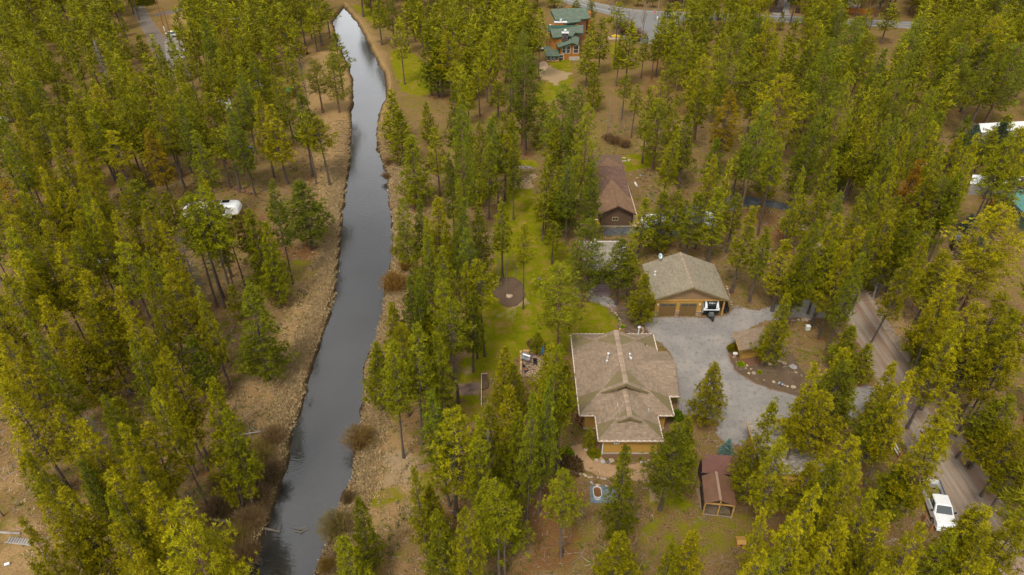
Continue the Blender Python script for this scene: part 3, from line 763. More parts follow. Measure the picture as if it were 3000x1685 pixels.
# ------------------------------------------------------------------ where each tree stands
# "kind tipx tipy crownwidth [basey]" in enlarged-tile coordinates; "kind@ basex basey height width"
TILES = {
(0,0): """l 405 195 95;n 600 235 110;l 490 250 120;l 265 300 150;l 780 340 120;n 740 125 100;l 850 140 110;f 1035 260 120 470;nG 1135 265 90;lY 1265 250 110;l 1200 340 120;fY 1430 320 110;l 1495 30 110;l 1310 60 110;lY 1680 140 190;l 1620 200 150;lG 1710 300 180;l 1900 380 170;nG 2165 350 130;l 2110 30 150;lG 1950 70 150;l 1840 20 130;nY 670 415 95;l 870 410 140;n 550 490 95;l 530 640 120;l 690 600 120;nY 780 560 130;lY 960 460 160;l 1090 400 160;nY 1240 510 110;l 1390 620 140;n 1180 560 95;l 1550 450 130;lY 1520 510 130;l 1560 700 150;nG 2120 590 115;nG 2050 570 110;lY 1925 700 160 1340;lY 2040 790 230 1390;lG 2240 690 290 1330;s 2400 880 200 1400;pG 2370 450 170 850;pG 2490 395 170 850;l 2520 240 200 725;lG 2340 60 180 390;sG 2240 10 100 215;sG 2450 10 160 290;n 410 750 110;l 520 775 125;lY 510 900 170;l 690 840 180;l 870 760 150;l 1180 740 210;lG 1380 800 170;sG 860 900 180 1370;lG 270 600 190;lG 120 640 150;l 400 1000 170;lY 250 1060 140;lY 130 930 160;lY 40 960 170;lY 320 1265 150;lY 590 1250 150;o 470 1320 120;lY 700 1330 130;l 860 1325 150;lY 1540 1370 170;y 1000 1230 95 1440;sG 1690 960 230 1440;s 1250 940 250 1335;sG 720 980 260 1365;s 1060 1010 200 1390;l 160 1400 170;lY 560 1040 160;lG 1440 730 170;lG 1790 560 170;l 1300 330 110;l 1000 640 130;lG 1760 800 160;lG 1480 1000 190;l 330 330 130;l 60 300 120;lG 640 700 130;l 990 560 120;nG 1650 380 120;l 1800 230 150;l 2200 130 110;d 1370 470 110;d 700 300 90;n 1320 520 100;l 110 480 130;l 230 640 120;l 40 590 120;l 130 770 150;l 330 760 130;lG 2000 230 150;lG 1560 130 130;s@ 945 1335 16 120;s@ 1085 1390 17 130;s@ 1135 1330 16 120;s@ 1180 1255 17 120;s@ 1245 1330 16 130;s@ 1450 1310 16 130;s@ 1550 1360 17 150;s@ 1605 1420 16 130;s@ 1740 1420 12 160;s@ 910 1370 16 120;sG@ 1130 1400 15 110;sG@ 770 1410 16 130;s@ 340 1000 15 120;s@ 405 1005 15 120;s@ 370 990 16 120;s@ 1780 1010 15 120;s@ 1860 960 15 120;s@ 2390 1390 14 130;n@ 1900 1360 11 80;s@ 1580 1190 16 120;s@ 1400 1150 16 130""",
(1000,0): """lG 270 10 150 340;pG 370 0 150 350;lG 480 20 130 400;lG 590 20 160 410;l 700 30 150;l 790 50 100;nG 835 60 95;fG 905 60 115 340;lG 1060 10 120;lG 1030 130 140;nG 1150 100 120;l 1180 20 110;l 1280 20 120;l 1350 0 120;lG 1430 20 130;lG 735 210 210;l 810 230 190;lG 960 180 180;lG 1245 140 160;pG 1370 210 140;fG 950 395 220 735;fG 700 300 230 730;pG 1385 405 310 1170;n 1180 620 140 900;l 835 645 150;l 930 700 180;pG 890 790 200;fG 640 770 135 1100;fG 370 680 210 1090;fG 430 840 210 1240;f 520 1020 260 1560;l 710 960 170 1480;lG 820 1160 130;fY 1000 1210 200 1560;l 900 1350 140;l 1040 920 150;lG 1180 880 180;lG 1290 870 130;l 1100 1060 150;l 1230 1010 190 1520;nG 1525 755 115 960;y 1485 950 95 1130;pG 1670 650 290 1400;pG 1760 640 180;p 1850 800 210;lG 1730 1180 180;fY 1650 1250 190;lG 1560 1180 140;lG 1900 1230 160;f 1920 480 150 840;l 1870 290 160 660;lG 1970 140 150 560;pG 1890 0 90 220;n 1885 160 90;lG 2190 160 180 650;l 2110 260 110 650;s 2150 560 120 900;s 2230 640 110 1040;c 2040 680 100 1080;c 2120 750 90 1060;c 2170 800 80 1050;pG 2420 745 230 1280;lG 2340 650 150;n 2430 540 110;n 2500 500 110;l 2540 700 130;l 2500 160 150;lG 2430 120 120;l 2380 250 100 600;l 2300 250 100 590;f 2540 950 200;l 2540 1430 170 1850;yG 1775 0 60 62;sG 2240 -40 80 50;sG 2100 20 150 ;sG 2360 -40 70 60;lG 2470 20 150;n 2480 310 90 500;lG 1500 60 140;lG 1610 -30 150 60;lG 1120 200 130;l 1090 250 140;lG 2540 20 150;n 1400 640 90;lG 1610 860 110;lG 1300 1020 140;s@ 1240 1447 16 130;s@ 1165 1440 15 110;s@ 1135 1440 15 100;nG 1450 130 110;l 640 140 140;lG 430 130 130;l 1600 760 120""",
(2000,0): """pG 445 240 340 1230;pY 800 560 380 1320;lG 1140 690 230;lY 1040 460 150;l 640 240 140 750;l 100 340 115 660;n 50 310 100;nY 330 200 110;l 560 0 130;nY 640 110 100;yY 760 90 60 230;nG 870 140 110;lY 1010 40 120;l 1200 0 150;s 1340 130 150 350;lG 1590 20 260 330;lG 1850 0 250;l 1410 260 140 480;o 1510 460 160 740;o 1430 400 120;d 1820 230 120 420;lG 1680 310 160;lG 1860 290 190;l 1370 640 130;pG 1300 550 190;lY 1400 730 120;nY 1530 700 95;lY 1760 600 120;pG 1900 650 170;yY 1960 770 95;lG 1270 840 130;lG 1460 830 110;lY 1420 910 180;lG 1950 840 180;fG 1280 980 300 1440;l 1520 1010 200;r 1340 1070 130;r 1640 1060 130;lY 1890 910 230;lG 2340 240 190;pG 2540 330 300 940;pG 2140 340 260 915;l 2400 400 190;l 2490 130 150;lY 2230 1010 150;lY 2490 1030 200 1500;l 2200 1180 130;w 2230 940 160 1150;lG 2350 960 170 1330;lG 2470 860 160 1150;k 2440 930 210 1230;k 2560 1010 180 1290;oY 1790 1210 150;lY 1850 1290 210;lG 2110 1290 190;l 2540 1270 170;nY 450 1110 150 1500;l 60 860 210;lY 230 1160 150;nG 910 1280 100;p 700 1130 200 1560;l 1440 1290 160;l 1600 1260 150;lG 130 20 120;l 30 60 120;l 200 40 130;l 330 60 120;l 480 60 130;l 1050 200 150;l 960 330 190;pG 1130 300 220;lG 850 330 180;l 720 380 170;l 1480 560 130;l 2060 130 130;l 2150 80 130;l 2250 60 130;l 1980 100 110;lY 2050 280 130;pG 1700 400 170;l 1840 460 180;lG 2010 560 160;l 2060 480 160;l 2300 400 170;lG 1640 900 160;lG 1780 800 150;l 1700 980 140;l 1580 870 130;lG 1000 850 170;lG 920 560 150;lG 1240 400 150;sG@ 45 265 15 90;sG@ 105 325 15 90;sG@ 150 345 15 90;sG@ 245 395 16 100;sG@ 545 290 17 110;s@ 610 740 15 110;n 1100 60 110;l 1420 60 110;lG 2200 860 150;l 2080 1000 150;l 2010 1080 160;l 1190 1150 170;l 1560 1120 150;lG 570 930 160;l 370 1200 130;pG 620 760 190""",
(0,562): """lY 410 10 180;lY 690 90 140;lY 130 165 230;lY 400 200 250;lY 420 390 230;lY 1080 165 200;lY 1200 240 200;l 870 130 190;l 1020 70 170;s 1500 -50 260 870;l 1570 60 150 810;s 1430 30 200 880;lY 1210 490 260;lY 1320 620 260;lY 640 610 290;lY 320 775 260;lY 650 780 250;f 740 835 290 1330;lY 860 730 210;f 1900 150 290 790;s 1810 170 160 700;lG 2030 -90 160 ;fG 2260 -80 350 425;fG 1430 1090 240;fG 1820 720 390 1420;fY 590 1095 350;lY 50 1050 290;lY 1240 1180 230;lY 1150 1340 180;l 560 -10 180;l 50 300 220;lY 40 480 260;l 150 520 220;l 260 330 180;l 520 300 180;s@ 365 790 16 200;s@ 520 700 16 180;s@ 655 620 16 170;s@ 955 800 16 150;s@ 940 720 17 150;s@ 980 610 16 140;s@ 790 580 16 170;s@ 1370 630 15 130;s@ 1640 870 18 210;s@ 1690 800 18 180;s@ 1860 740 15 140;s@ 1225 1190 17 230;s@ 1390 1230 16 230;s@ 535 1320 15 190;s@ 480 1420 16 200;s@ 535 1190 15 180;s@ 180 870 15 180;d@ 1540 890 12 200;l 1000 200 150;yG 1740 700 110 ;l 1090 600 180;lY 960 900 200;l 1060 1000 190;sG@ 2140 400 9 120;n@ 1610 1340 7 90;n@ 1700 1390 6 80;f 1960 250 220 860;l 740 250 170;l 600 150 160;fG 1180 900 150 ;l 960 1130 210;l 250 1000 200;l 1500 760 150""",
(0,1124): """lY 60 20 330 790;lY 400 190 270 745;lY 640 290 280;lY 930 290 230;lY 1070 290 280;lY 1320 40 210 660;f 1500 10 330 930;l 1660 230 260 955;l 1180 0 180;lY 730 650 270;lY 960 570 270;lY 1150 730 350;lY 400 830 300;lY 260 870 220;fY 560 1030 340;yG 320 690 190 900;p 1250 1000 480;p 1500 970 330;lY 210 1400 200;lY 850 1100 300;l 780 60 230;l 560 500 220;l 900 700 200;d 660 230 130 560;r 850 250 120 500;d@ 25 1000 9 90;l 1330 1150 300;l 150 1050 180;lY 1060 1330 300;yG 180 560 150;l 300 480 180;lY 1620 1170 220;l 800 860 220;lG 620 620 180;yG 870 110 190 """,
(1000,1124): """l@ 470 560 17 230;l@ 610 480 18 250;s@ 505 250 15 200;l 800 160 400 990;f 1330 270 300 930;s 1060 350 170 850;f 1200 460 210 900;f 1200 735 430;f 650 780 280;f 750 945 310;l 940 935 230;f 100 855 240 1400;f 40 1100 310;lY 1300 20 240 760;lG@ 1485 990 19 200;s@ 1630 700 19 180;p@ 1525 790 20 220;s@ 1610 680 18 150;s 1700 690 260 1310;f 2180 460 280 1170;l 2540 290 350 950;f 2120 1120 410;l 930 1400 150;f 2500 1190 260;lG 740 30 240;l 1120 130 230 700;s@ 885 145 17 260;s@ 1190 1447 14 260;s@ 1235 1440 13 200;d@ 1090 850 10 120;l 560 620 170;lG 1420 100 200;l 980 250 220;fG 1880 330 95 490""",
(1000,562): """f 715 40 230 510;lG 850 50 150;l 1020 110 210;n 1210 50 140 650;s 1380 240 130 885;f 780 280 130;fG 860 280 160;l 740 430 200;nG 900 430 130 760;s 1060 510 230 1240;s 800 640 240 1447;lG 970 780 190 1360;f 680 880 250;f 620 990 300;f 410 985 280;f 370 815 220;f 240 1130 260;fG 550 470 160;lG 500 600 170;lG 1600 230 170 545;pG 1680 530 360 1290;pG 1870 220 280 830;lG 2130 350 250 850;s 2200 370 150 870;f 2300 615 230 985;f 1210 1170 200;f 1290 1280 210;f 1580 1200 370;f 710 1300 240;lG 1530 0 180 370;pG 1700 -60 220 340;n 2290 50 170 520;f 2440 -10 240 445;lG 620 330 160;lG 570 760 190;l 740 1080 220;lG 1000 280 190;lG 470 60 190;lG 620 620 150;l 1650 -20 200 330;f 1480 1060 130 1230;l 1000 540 160;l 640 180 140 ;lG 560 60 160;l 1700 1290 180 """,
(2000,562): """n 100 0 170 520;n 300 -20 180 545;n 520 110 170 760;n 650 250 150 830;l 900 20 190 430;l 1060 0 180;l 1030 210 190;lY 1190 160 210;lY 1310 260 210;n 820 385 190 900;f 785 740 225 1310;l 1180 400 210 1010;l 1270 400 200 1110;lG 1100 620 200 940;l 1640 30 190 740;l 1780 150 240 800;l 1700 170 200 790;lY 2000 440 310 1000;pG 1980 -120 330 480;s@ 2110 420 20 220;s@ 2140 415 20 200;s@ 2350 310 17 180;pY 2500 130 480 900;pY 2300 380 330 940;lY 2110 560 210;lY 2440 800 350;lY 2200 830 310;lY 1980 830 260 1290;f 1300 1015 240 1350;f 1400 1150 210 1440;fY 1260 1180 300;l 1040 1330 210;fY 1620 1280 210;lY 1790 1330 200;fY 270 1285 270 1760;l 1740 330 200;l 1650 300 200 800;d 1560 480 150 800;d 1650 520 140 720;l 1450 250 190;l 1350 60 200;lG 1250 20 160;l 1560 120 200;l 1860 200 190;l 2080 1000 260;lY 2300 1020 260;lY 2480 1100 260;l 960 330 190;l 940 520 180 1000;fG 1450 560 170 720;l 40 60 130 420;b 2190 170 110 290;l 2540 900 230;l 1850 1000 210 1310;l 1900 1200 220 1400;lG 1340 480 170 ;n 430 20 150 460;l 2050 760 170 1130""",
(2000,1124): """f 660 140 290 880;lY 1060 60 390 640;l 800 430 290 1220;lG 1250 -150 350 460;l 1540 150 310 720;lY 1650 0 260 590;lY 1240 400 310;lY 1000 560 300 1180;l 1140 540 260;l 1330 700 290;lY 1010 860 260;lY 960 1060 310;lY 1260 1060 350;lY 1560 970 300;lY 1560 1200 260;lY 2080 110 260 700;lY 1950 270 310 1080;s@ 2150 345 17 260;lY 2400 250 310 640;lY 2250 975 300;lY 2380 900 300;lY 2490 990 410;lY 1830 1070 300;lY 1850 1290 260;lY 2300 1300 300;fY 80 1070 310;lY 550 1240 310;f 40 250 260 720;lY 2570 350 260 850;l 1700 640 300 1070;l 2540 620 260 1000;l 2480 60 220 620;lY 2420 1150 330;l 1420 860 260;l 2060 1180 300;lY 1430 1310 260;lY 760 1000 200;l 2330 100 220 560;yG 1640 790 140 1020;b 355 420 100 540;l@ 2500 1100 16 300;lY@ 2560 1300 16 300;l@ 2600 900 17 300;lY@ 2470 760 16 260;l 680 1250 240;l 1100 1290 260""",
}
KINDNAME = {'l':'lodgepole_pine','n':'lodgepole_pine','f':'lodgepole_pine','s':'lodgepole_pine','y':'lodgepole_pine','p':'ponderosa_pine','o':'lodgepole_pine','r':'lodgepole_pine','d':'dead_pine','b':'blue_spruce','w':'blue_spruce','k':'spruce_tree','c':'bare_aspen'}
DEFH = {'l':16.5,'n':15.5,'f':11.5,'s':17,'y':6,'p':22,'o':15,'r':14,'d':13,'b':4,'w':9,'k':13,'c':11}
trees = []     # (kind, colour letter, x, y, h, R)
def solve_tip(px, py, h):
    g = G(px, py, h); return g.x, g.y
for (ox, oy), txt in TILES.items():
    sc = 2.5755
    for e in txt.replace('\n', '').split(';'):
        q = e.split()
        if not q: continue
        code = q[0]; at = code.endswith('@'); code = code.rstrip('@')
        k = code[0]; col = code[1:] or 'N'
        v = [float(t) for t in q[1:]]
        if at:
            g = G(ox+v[0]/sc, oy+v[1]/sc); h = v[2]*rnd.uniform(.95, 1.05); w = v[3]; x, y = g.x, g.y
        else:
            px, py = ox+v[0]/sc, oy+v[1]/sc; w = v[2]
            if len(v) > 3:
                y = G(1500, oy+v[3]/sc).y
                h = ZY(py, y)
                if h > 27 or h < 2: h = min(max(h, 3), 25)
                x = G(px, py, h).x; y = G(px, py, h).y
            else:
                h = DEFH[k]*rnd.uniform(.88, 1.12); x, y = solve_tip(px, py, h)
        R = w/sc/2/(FOC/depth(x, y, h*0.6))
        R = min(max(R*(1.3 if k in 'kwb' else 1.14), 0.9), 4.6)
        if k in 'lns': R = min(R, 3.2)
        trees.append([k, col, x, y, h, R])
print('listed trees', len(trees))

CLEAR = {  # parts of the picture that must stay open: polygons in full-photo pixels
 'road_a': [(2490,835),(2530,830),(2650,980),(2715,1095),(2640,1110),(2560,960)], 'road_b': [(2745,1300),(2800,1290),(2900,1420),(2915,1470),(2820,1500),(2775,1400)],
 'truck': [(2715,1432),(2760,1425),(2800,1545),(2760,1570)], 'shed': [(2150,970),(2208,965),(2205,1050),(2165,1055)], 'house': [(1690,985),(1900,985),(1980,1060),(1980,1150),(1935,1300),(1780,1330),(1750,1290),(1700,1210)],
 'garage': [(1895,780),(2000,745),(2100,785),(2130,880),(2110,925),(1925,920)], 'brown': [(1770,480),(1820,480),(1850,620),(1845,690),(1780,690),(1770,620)], 'greenh': [(1600,40),(1700,30),(1690,90),(1680,170),(1605,175)],
 'lawn1': [(1440,700),(1455,860),(1440,950),(1580,920),(1570,800),(1560,640)], 'lawn2': [(1500,590),(1560,580),(1580,700),(1510,690)], 'lawn3': [(1390,960),(1600,960),(1560,1010),(1400,1040)], 'uplawn': [(1150,150),(1225,150),(1225,270),(1170,260)],
 'bed': [(2240,1000),(2390,960),(2400,1060),(2330,1060)], 'drive': [(1960,950),(2120,940),(2130,1120),(2080,1200),(2060,1100),(1990,1000)], 'drive2': [(2180,1120),(2330,1160),(2330,1210),(2200,1210)],
 'rivermid': [(1030,300),(1070,300),(1100,420),(1110,620),(1060,1000),(1010,1300),(960,1600),(840,1660),(900,1200),(990,850),(1020,600)], 'bankL': [(930,480),(1000,400),(1010,620),(960,900),(880,1080),(830,960),(900,800)],
 'camper': [(650,578),(700,580),(700,622),(655,622)], 'pen': [(2058,1335),(2135,1335),(2150,1500),(2062,1500)], 'gravel': [(1690,1330),(1780,1390),(1770,1405),(1680,1380)], 'gravel2': [(1880,1370),(1960,1390),(1960,1415),(1880,1415)], 'duff': [(1560,1440),(1620,1420),(1640,1640),(1560,1680)],
 'riverR': [(1060,1350),(1160,1300),(1180,1420),(1080,1560)], 'apron': [(1775,665),(1850,665),(1850,688),(1775,688)], 'lawnfront': [(1730,880),(1780,880),(1815,930),(1800,965),(1740,950)], 'mulch': [(1450,830),(1530,830),(1530,885),(1460,880)],
 'deck': [(2895,590),(2960,600),(2960,625),(2900,620)], 'straw': [(2585,920),(2640,900),(2690,1000),(2680,1050)], 'meadow': [(1650,1490),(2040,1540),(2040,1600),(1900,1650),(1650,1600)]}
CLEAR_NP = {n_: np.array(pl_, float) for n_, pl_ in CLEAR.items()}

# keep-out areas for filled-in trees: ground outlines (metres) and picture windows that stay open
keep_ground = [riv] + [poly2(p) for p in (DRIVE, ROAD[:14]+ROAD[18:], HWY)] + [poly2(p) for p, w in LAWNS[:12] if w > .5]
keep_ground += [poly2([(1430,830),(1720,830),(1720,1160),(1430,1160)]), poly2([(1600,620),(1840,620),(1840,800),(1600,800)]), poly2([(1480,400),(1620,400),(1620,600),(1480,600)]),
  poly2([(330,-40),(470,-40),(480,150),(400,180)]), poly2([(1360,20),(1500,20),(1500,200),(1340,200)]), poly2([(1380,640),(1620,640),(1620,780),(1400,780)]),
  poly2([(1520,1100),(1900,1100),(1900,1400),(1350,1400),(1400,1200)]), poly2([(870,1000),(1100,1000),(1100,1447),(820,1447)]),
  poly2([(820,270),(740,360),(690,600),(700,800),(640,1000),(540,1060),(700,1330),(860,1000),(900,400)]),
  poly2([(1850,800),(2190,760),(2300,1447),(2560,1447),(2300,860),(2180,690),(2060,740)]), poly2([(2380,480),(2576,480),(2576,690),(2380,690)]), poly2([(460,480),(720,480),(720,560),(460,560)]),
  poly2([(0,1290),(100,1290),(100,1447),(0,1447)]), poly2([(1510,40),(1700,40),(1700,130),(1540,300),(1510,300)]), poly2([(2370,280),(2576,280),(2576,460),(2370,460)])]
windows = [(380,0,500,110),(955,20,1175,1685),(1560,20,1700,200),(1700,470,1880,700),(1890,730,2150,960),(1670,960,2000,1350),(1740,0,2000,60),(2150,950,2240,1070),
   (1990,900,2350,1300),(2040,1320,2170,1520),(2680,1400,2830,1580),(560,570,710,640),(200,560,320,800),(2370,820,2600,1000),(2770,560,3000,760),(1500,1020,1600,1120),(1330,560,1600,1050),(1680,1300,1960,1480),
   (1180,190,1310,400),(2780,350,3000,420),(2840,510,2980,545),(1690,180,1960,330),(640,440,900,720),(2240,30,2340,90),(2500,30,2660,90),(820,110,960,400),(2090,60,2120,180),(2640,780,2800,1010)]
def crown_box(x, y, h, R):
    a = proj(x, y, h); b = proj(x, y, h*0.3); r = R*FOC/depth(x, y, h*.6)
    return min(a[0], b[0])-r*.7, a[1], max(a[0], b[0])+r*.7, b[1]
pos = [(t[2], t[3]) for t in trees]
fill = []
fr = random.Random(99)
FILLZ = [  # picture regions of tree tips (full-photo pixels)
 [(-150,-330),(560,-330),(330,60),(440,190),(640,240),(600,420),(450,600),(330,900),(420,1200),(500,1300),(450,1750),(-200,1750)],
 [(430,-300),(960,-300),(940,60),(870,300),(760,420),(640,330),(480,120),(540,60)],
 [(1010,-300),(1600,-300),(1560,60),(1500,140),(1380,260),(1150,200),(1060,10)],
 [(1060,400),(1250,300),(1500,320),(1700,260),(1760,420),(1650,560),(1520,640),(1330,470),(1200,500),(1060,620)],
 [(1140,560),(1310,560),(1330,800),(1250,1000),(1100,900)],
 [(1600,-300),(3250,-300),(3250,600),(2800,500),(2620,620),(2480,760),(2300,620),(2050,520),(1900,330),(1800,130),(1950,-30)],
 [(2400,560),(2700,400),(2800,520),(2700,640),(2640,760),(2520,780)],
 [(2750,900),(3250,700),(3250,1800),(2900,1400),(2820,1100)],
 [(2250,1300),(2600,1450),(2700,1560),(3200,1500),(3200,1800),(2200,1800)],
 [(1150,1100),(1400,1000),(1500,1150),(1500,1400),(1380,1500),(1260,1350),(1180,1250)],
 [(1900,-200),(2200,-200),(2500,0),(2300,200),(2050,60)],
]
def inpoly(px, py, poly):
    c = False; n = len(poly)
    for i in range(n):
        x1, y1 = poly[i]; x2, y2 = poly[(i+1) % n]
        if (y1 > py) != (y2 > py) and px < (x2-x1)*(py-y1)/(y2-y1)+x1: c = not c
    return c
cell = {}
def near_ok(x, y, d):
    cx, cy = int(x//6), int(y//6)
    for i in (-1,0,1):
        for j in (-1,0,1):
            for (a, b) in cell.get((cx+i, cy+j), ()):
                if (a-x)**2+(b-y)**2 < d*d: return False
    return True
def put(x, y): cell.setdefault((int(x//6), int(y//6)), []).append((x, y))
for x, y in pos: put(x, y)
for zi, Z in enumerate(FILLZ):
    xs = [p[0] for p in Z]; ys_ = [p[1] for p in Z]
    # sample on the ground with even density, then test the tip in the picture
    a = [G(min(xs), max(min(ys_), -300), 15), G(max(xs), max(min(ys_), -300), 15), G(min(xs), max(ys_), 15), G(max(xs), max(ys_), 15)]
    x0 = min(p.x for p in a); x1 = max(p.x for p in a); y0 = min(p.y for p in a); y1 = min(max(p.y for p in a), 400)
    ntry = int((x1-x0)*(y1-y0)/9)
    for _ in range(ntry):
        x = fr.uniform(x0, x1); y = fr.uniform(y0, y1)
        h = fr.gauss(15.5, 2.3); R = fr.uniform(2.0, 3.1)
        if proj(x, y, 0)[1] < -5 and fr.random() < .75: continue
        tx, ty = proj(x, y, h)
        if not inpoly(tx, ty, Z): continue
        if tx < -140 or tx > 3140: continue
        sp = (4.9 if x < -33 else 5.5) if y < 150 else 4.4
        if not near_ok(x, y, sp): continue
        bx = crown_box(x, y, h, R)
        if any(bx[0] < w[2] and bx[2] > w[0] and bx[1] < w[3] and bx[3] > w[1] for w in windows): continue
        P1 = np.array([[x, y]])
        if any(sdist(P1, kp)[0] < 0.8 for kp in keep_ground): continue
        k = fr.choice('llllnnssfy') if zi not in (5,) else fr.choice('lllnspp')
        if k == 'p': h *= 1.2; R *= 1.35
        if k == 'f': h *= .75
        if k == 'y': h *= .42; R *= .6
        if any(sdist(np.array([proj(x, y, h*f)]), pl_)[0] < R*.7*FOC/depth(x, y, h) for pl_ in CLEAR_NP.values() for f in (.25, .5, .75, 1)): continue
        fill.append([k, fr.choice('NNGGYNGNB' if y > 90 else 'NNGYYNYB'), x, y, h, R]); put(x, y)
print('filled trees', len(fill))
trees += fill

def blocked(t, tol=0.35):
    k, c, x, y, h, R = t
    if k in 'dc': return []
    cb = {'s': .55, 'f': .1, 'y': .1, 'k': .05, 'w': .05, 'b': .05, 'p': .3}.get(k, .33); out = {}
    for i in range(7):
        f = cb+(1-cb)*i/6; z = h*f; px, py = proj(x, y, z); rr_px = R*(1-(f-cb)/(1-cb))**.8*.75*FOC/depth(x, y, z)
        for n_, pl_ in CLEAR_NP.items():
            d = sdist(np.array([[px, py]]), pl_)[0]
            if d < rr_px*.55: out[n_] = out.get(n_, 0)+1
    return [(n_, c_) for n_, c_ in out.items()]
kept = []
for t in []:
    b_ = blocked(t)
    if b_: print('BLOCK', t[0], [round(v) for v in proj(t[2], t[3], t[4])], [round(v) for v in proj(t[2], t[3], 0)], round(t[4], 1), b_)
def visible_size(t):
    k, c, x, y, h, R = t
    tx, ty = proj(x, y, h)
    if tx < -60 or tx > 3060 or ty > 1750: return 0
    bx, by = proj(x, y, 0)
    if by < 0: return 0
    return R*2*h*(FOC/depth(x, y, h/2))**2
COLS = {'N': [(1.08,1.04,1.0),(0.94,.98,1.1),(1.14,1.04,.9),(0.84,.88,1.2)], 'B': [(1.22,.86,1.2),(1.05,.80,1.6),(0.80,0.90,3.2)], 'Y': [(1.36,1.20,1.0),(1.28,1.18,1.0),(1.22,1.10,.9)], 'G': [(0.72,0.80,1.5),(0.60,0.72,1.4),(0.82,0.86,1.4),(0.70,0.82,2.4)]}
CNAME = {'N':'olive green','B':'dull brownish-green','Y':'yellow-green','G':'dark green'}
SHAPE = {'l':'round-crowned pine','n':'narrow spire pine','f':'bushy low-branched pine','s':'bare-trunked high-crowned pine','y':'small young pine','p':'large clumpy ponderosa pine','o':'dying orange-brown pine','r':'dead rust-brown pine','d':'dead grey leafless pine','b':'small blue spruce','w':'silvery blue spruce','k':'dense dark spruce','c':'thin bare aspen with grey trunk'}
LMK = [('the white camper', *G(640,620)[:2]), ('the maroon riverside shed', *G(885,150)[:2]), ('the upper-left dirt road', *G(450,90)[:2]),
 ('the green-roofed house', *G(1640,170)[:2]), ('the brown gabled house', *G(1820,600)[:2]), ('the two-door garage', *G(2000,900)[:2]), ('the low cabin', *G(1770,800)[:2]),
 ('the big tan-roofed house', *G(1830,1180)[:2]), ('the small mustard shed', *G(2190,1030)[:2]), ('the brown animal pen', *G(2110,1450)[:2]), ('the white pickup truck', *G(2740,1500)[:2]),
 ('the round mulch bed', *G(1495,860)[:2]), ('the brick patio', *G(1560,1080)[:2]), ('the upper riverside lawn', *G(1200,210)[:2]), ('the teal-roofed house', *G(2960,600)[:2]),
 ('the left-woods white hut', *G(318,775)[:2]), ('the log in the river', *G(790,1550)[:2]), ('the lower-left log pile', *G(60,1585)[:2]), ('the big orange willow', *G(1150,820)[:2]),
 ('the oval tub', *G(1755,1450)[:2]), ('the doghouse', *G(2168,1590)[:2]), ('the highway at the top', *G(2300,55)[:2]), ('the stop sign', *G(1917,60)[:2]), ('the straw bank at left', *G(900,880)[:2]),
 ('the top left corner', *G(60,60)[:2]), ('the lower left edge', *G(20,1000)[:2]), ('the lower right edge', *G(2980,1150)[:2]), ('the lower right corner', *G(2950,1640)[:2]), ('the green garden beds', *G(1380,1130)[:2]),
 ('the upper right corner', *G(2950,130)[:2]), ('the gravel road bend', *G(2490,800)[:2]), ('the orange dying pine', *G(2585,280)[:2]), ('the bare intersection trees', *G(1830,90)[:2]), ('the upper-right white building', *G(2930,390)[:2])]
def place(t, ok=True):
    k, col, x, y, h, R = t
    pk = {'o':'l','r':'s','b':'k','w':'k'}.get(k, k)
    vs = PROTO[pk]; tm, cm, H0, R0, _, _ = vs[fr.randrange(len(vs))]
    o = bpy.data.objects.new(KINDNAME[k], None); C.objects.link(o); o.empty_display_size = .3
    o.location = (x, y, 0); o.rotation_euler = (fr.gauss(0, .03), fr.gauss(0, .03), fr.uniform(0, 6.28))
    sr = R/R0; sh = h/H0
    o.scale = (sr, sr, sh)
    cr = fr.choice(COLS.get(col[0], COLS['N'])); j = fr.uniform(.72, 1.22)
    if k == 'o': cr = (1.35, .68, 1)
    if k == 'r': cr = (1.15, .55, 1.3)
    if k == 'b': cr = (1.9, 2.1, 2.6)
    if k == 'w': cr = (1.7, 1.65, 1.7)
    if k == 'k': cr = (1.1, 1.0, .6)
    a = link('trunk', tm, o)
    if cm:
        b = link('crown', cm, o); b.color = (cr[0]*j, cr[1]*j, cr[2]*j, 1)
    return o
def dirword(dx, dy):
    if abs(dx) > abs(dy)*1.2: return 'right of' if dx > 0 else 'left of'
    return 'behind' if dy > 0 else 'in front of'
ORD = ['nearest','2nd-nearest','3rd-nearest'] + [f'{i}th-nearest' for i in range(4, 60)]

# bare deciduous trees
def bare_tree(seed, H, R, mat_tint=.5):
    rr = random.Random(seed); a = Acc()
    def grow(p, d, L, r, lev):
        q = p+d*L; mid = (p+q)/2+np.array([rr.gauss(0,.04), rr.gauss(0,.04), 0])*L
        V, T = tube_np([p, mid, q], [r, r*.8, r*.6], 4 if lev < 2 else 3); a.add(V, T, rr.uniform(.3, .9))
        if lev >= 4: return
        for _ in range(rr.randint(2, 4) if lev else 3):
            nd = d+np.array([rr.gauss(0,.42), rr.gauss(0,.42), rr.uniform(-.05,.3)]); nd /= np.linalg.norm(nd)
            grow(p+d*L*rr.uniform(.45, 1), nd, L*rr.uniform(.5, .8), r*.5, lev+1)
    grow(np.zeros(3), np.array([0,0,1.]), H*.32, .13, 0); grow(np.array([0,0,H*.3]), np.array([.05,0,1.]), H*.3, .09, 1)
    return (np.array(a.V), np.array(a.T), np.array(a.t))
for i in range(3):
    tk = bare_tree(200+i, 10, 2.5); PROTO.setdefault('c', []).append((fast_mesh('trunk', *tk, [M_twig]), None, 10, 2.5, tk, None))

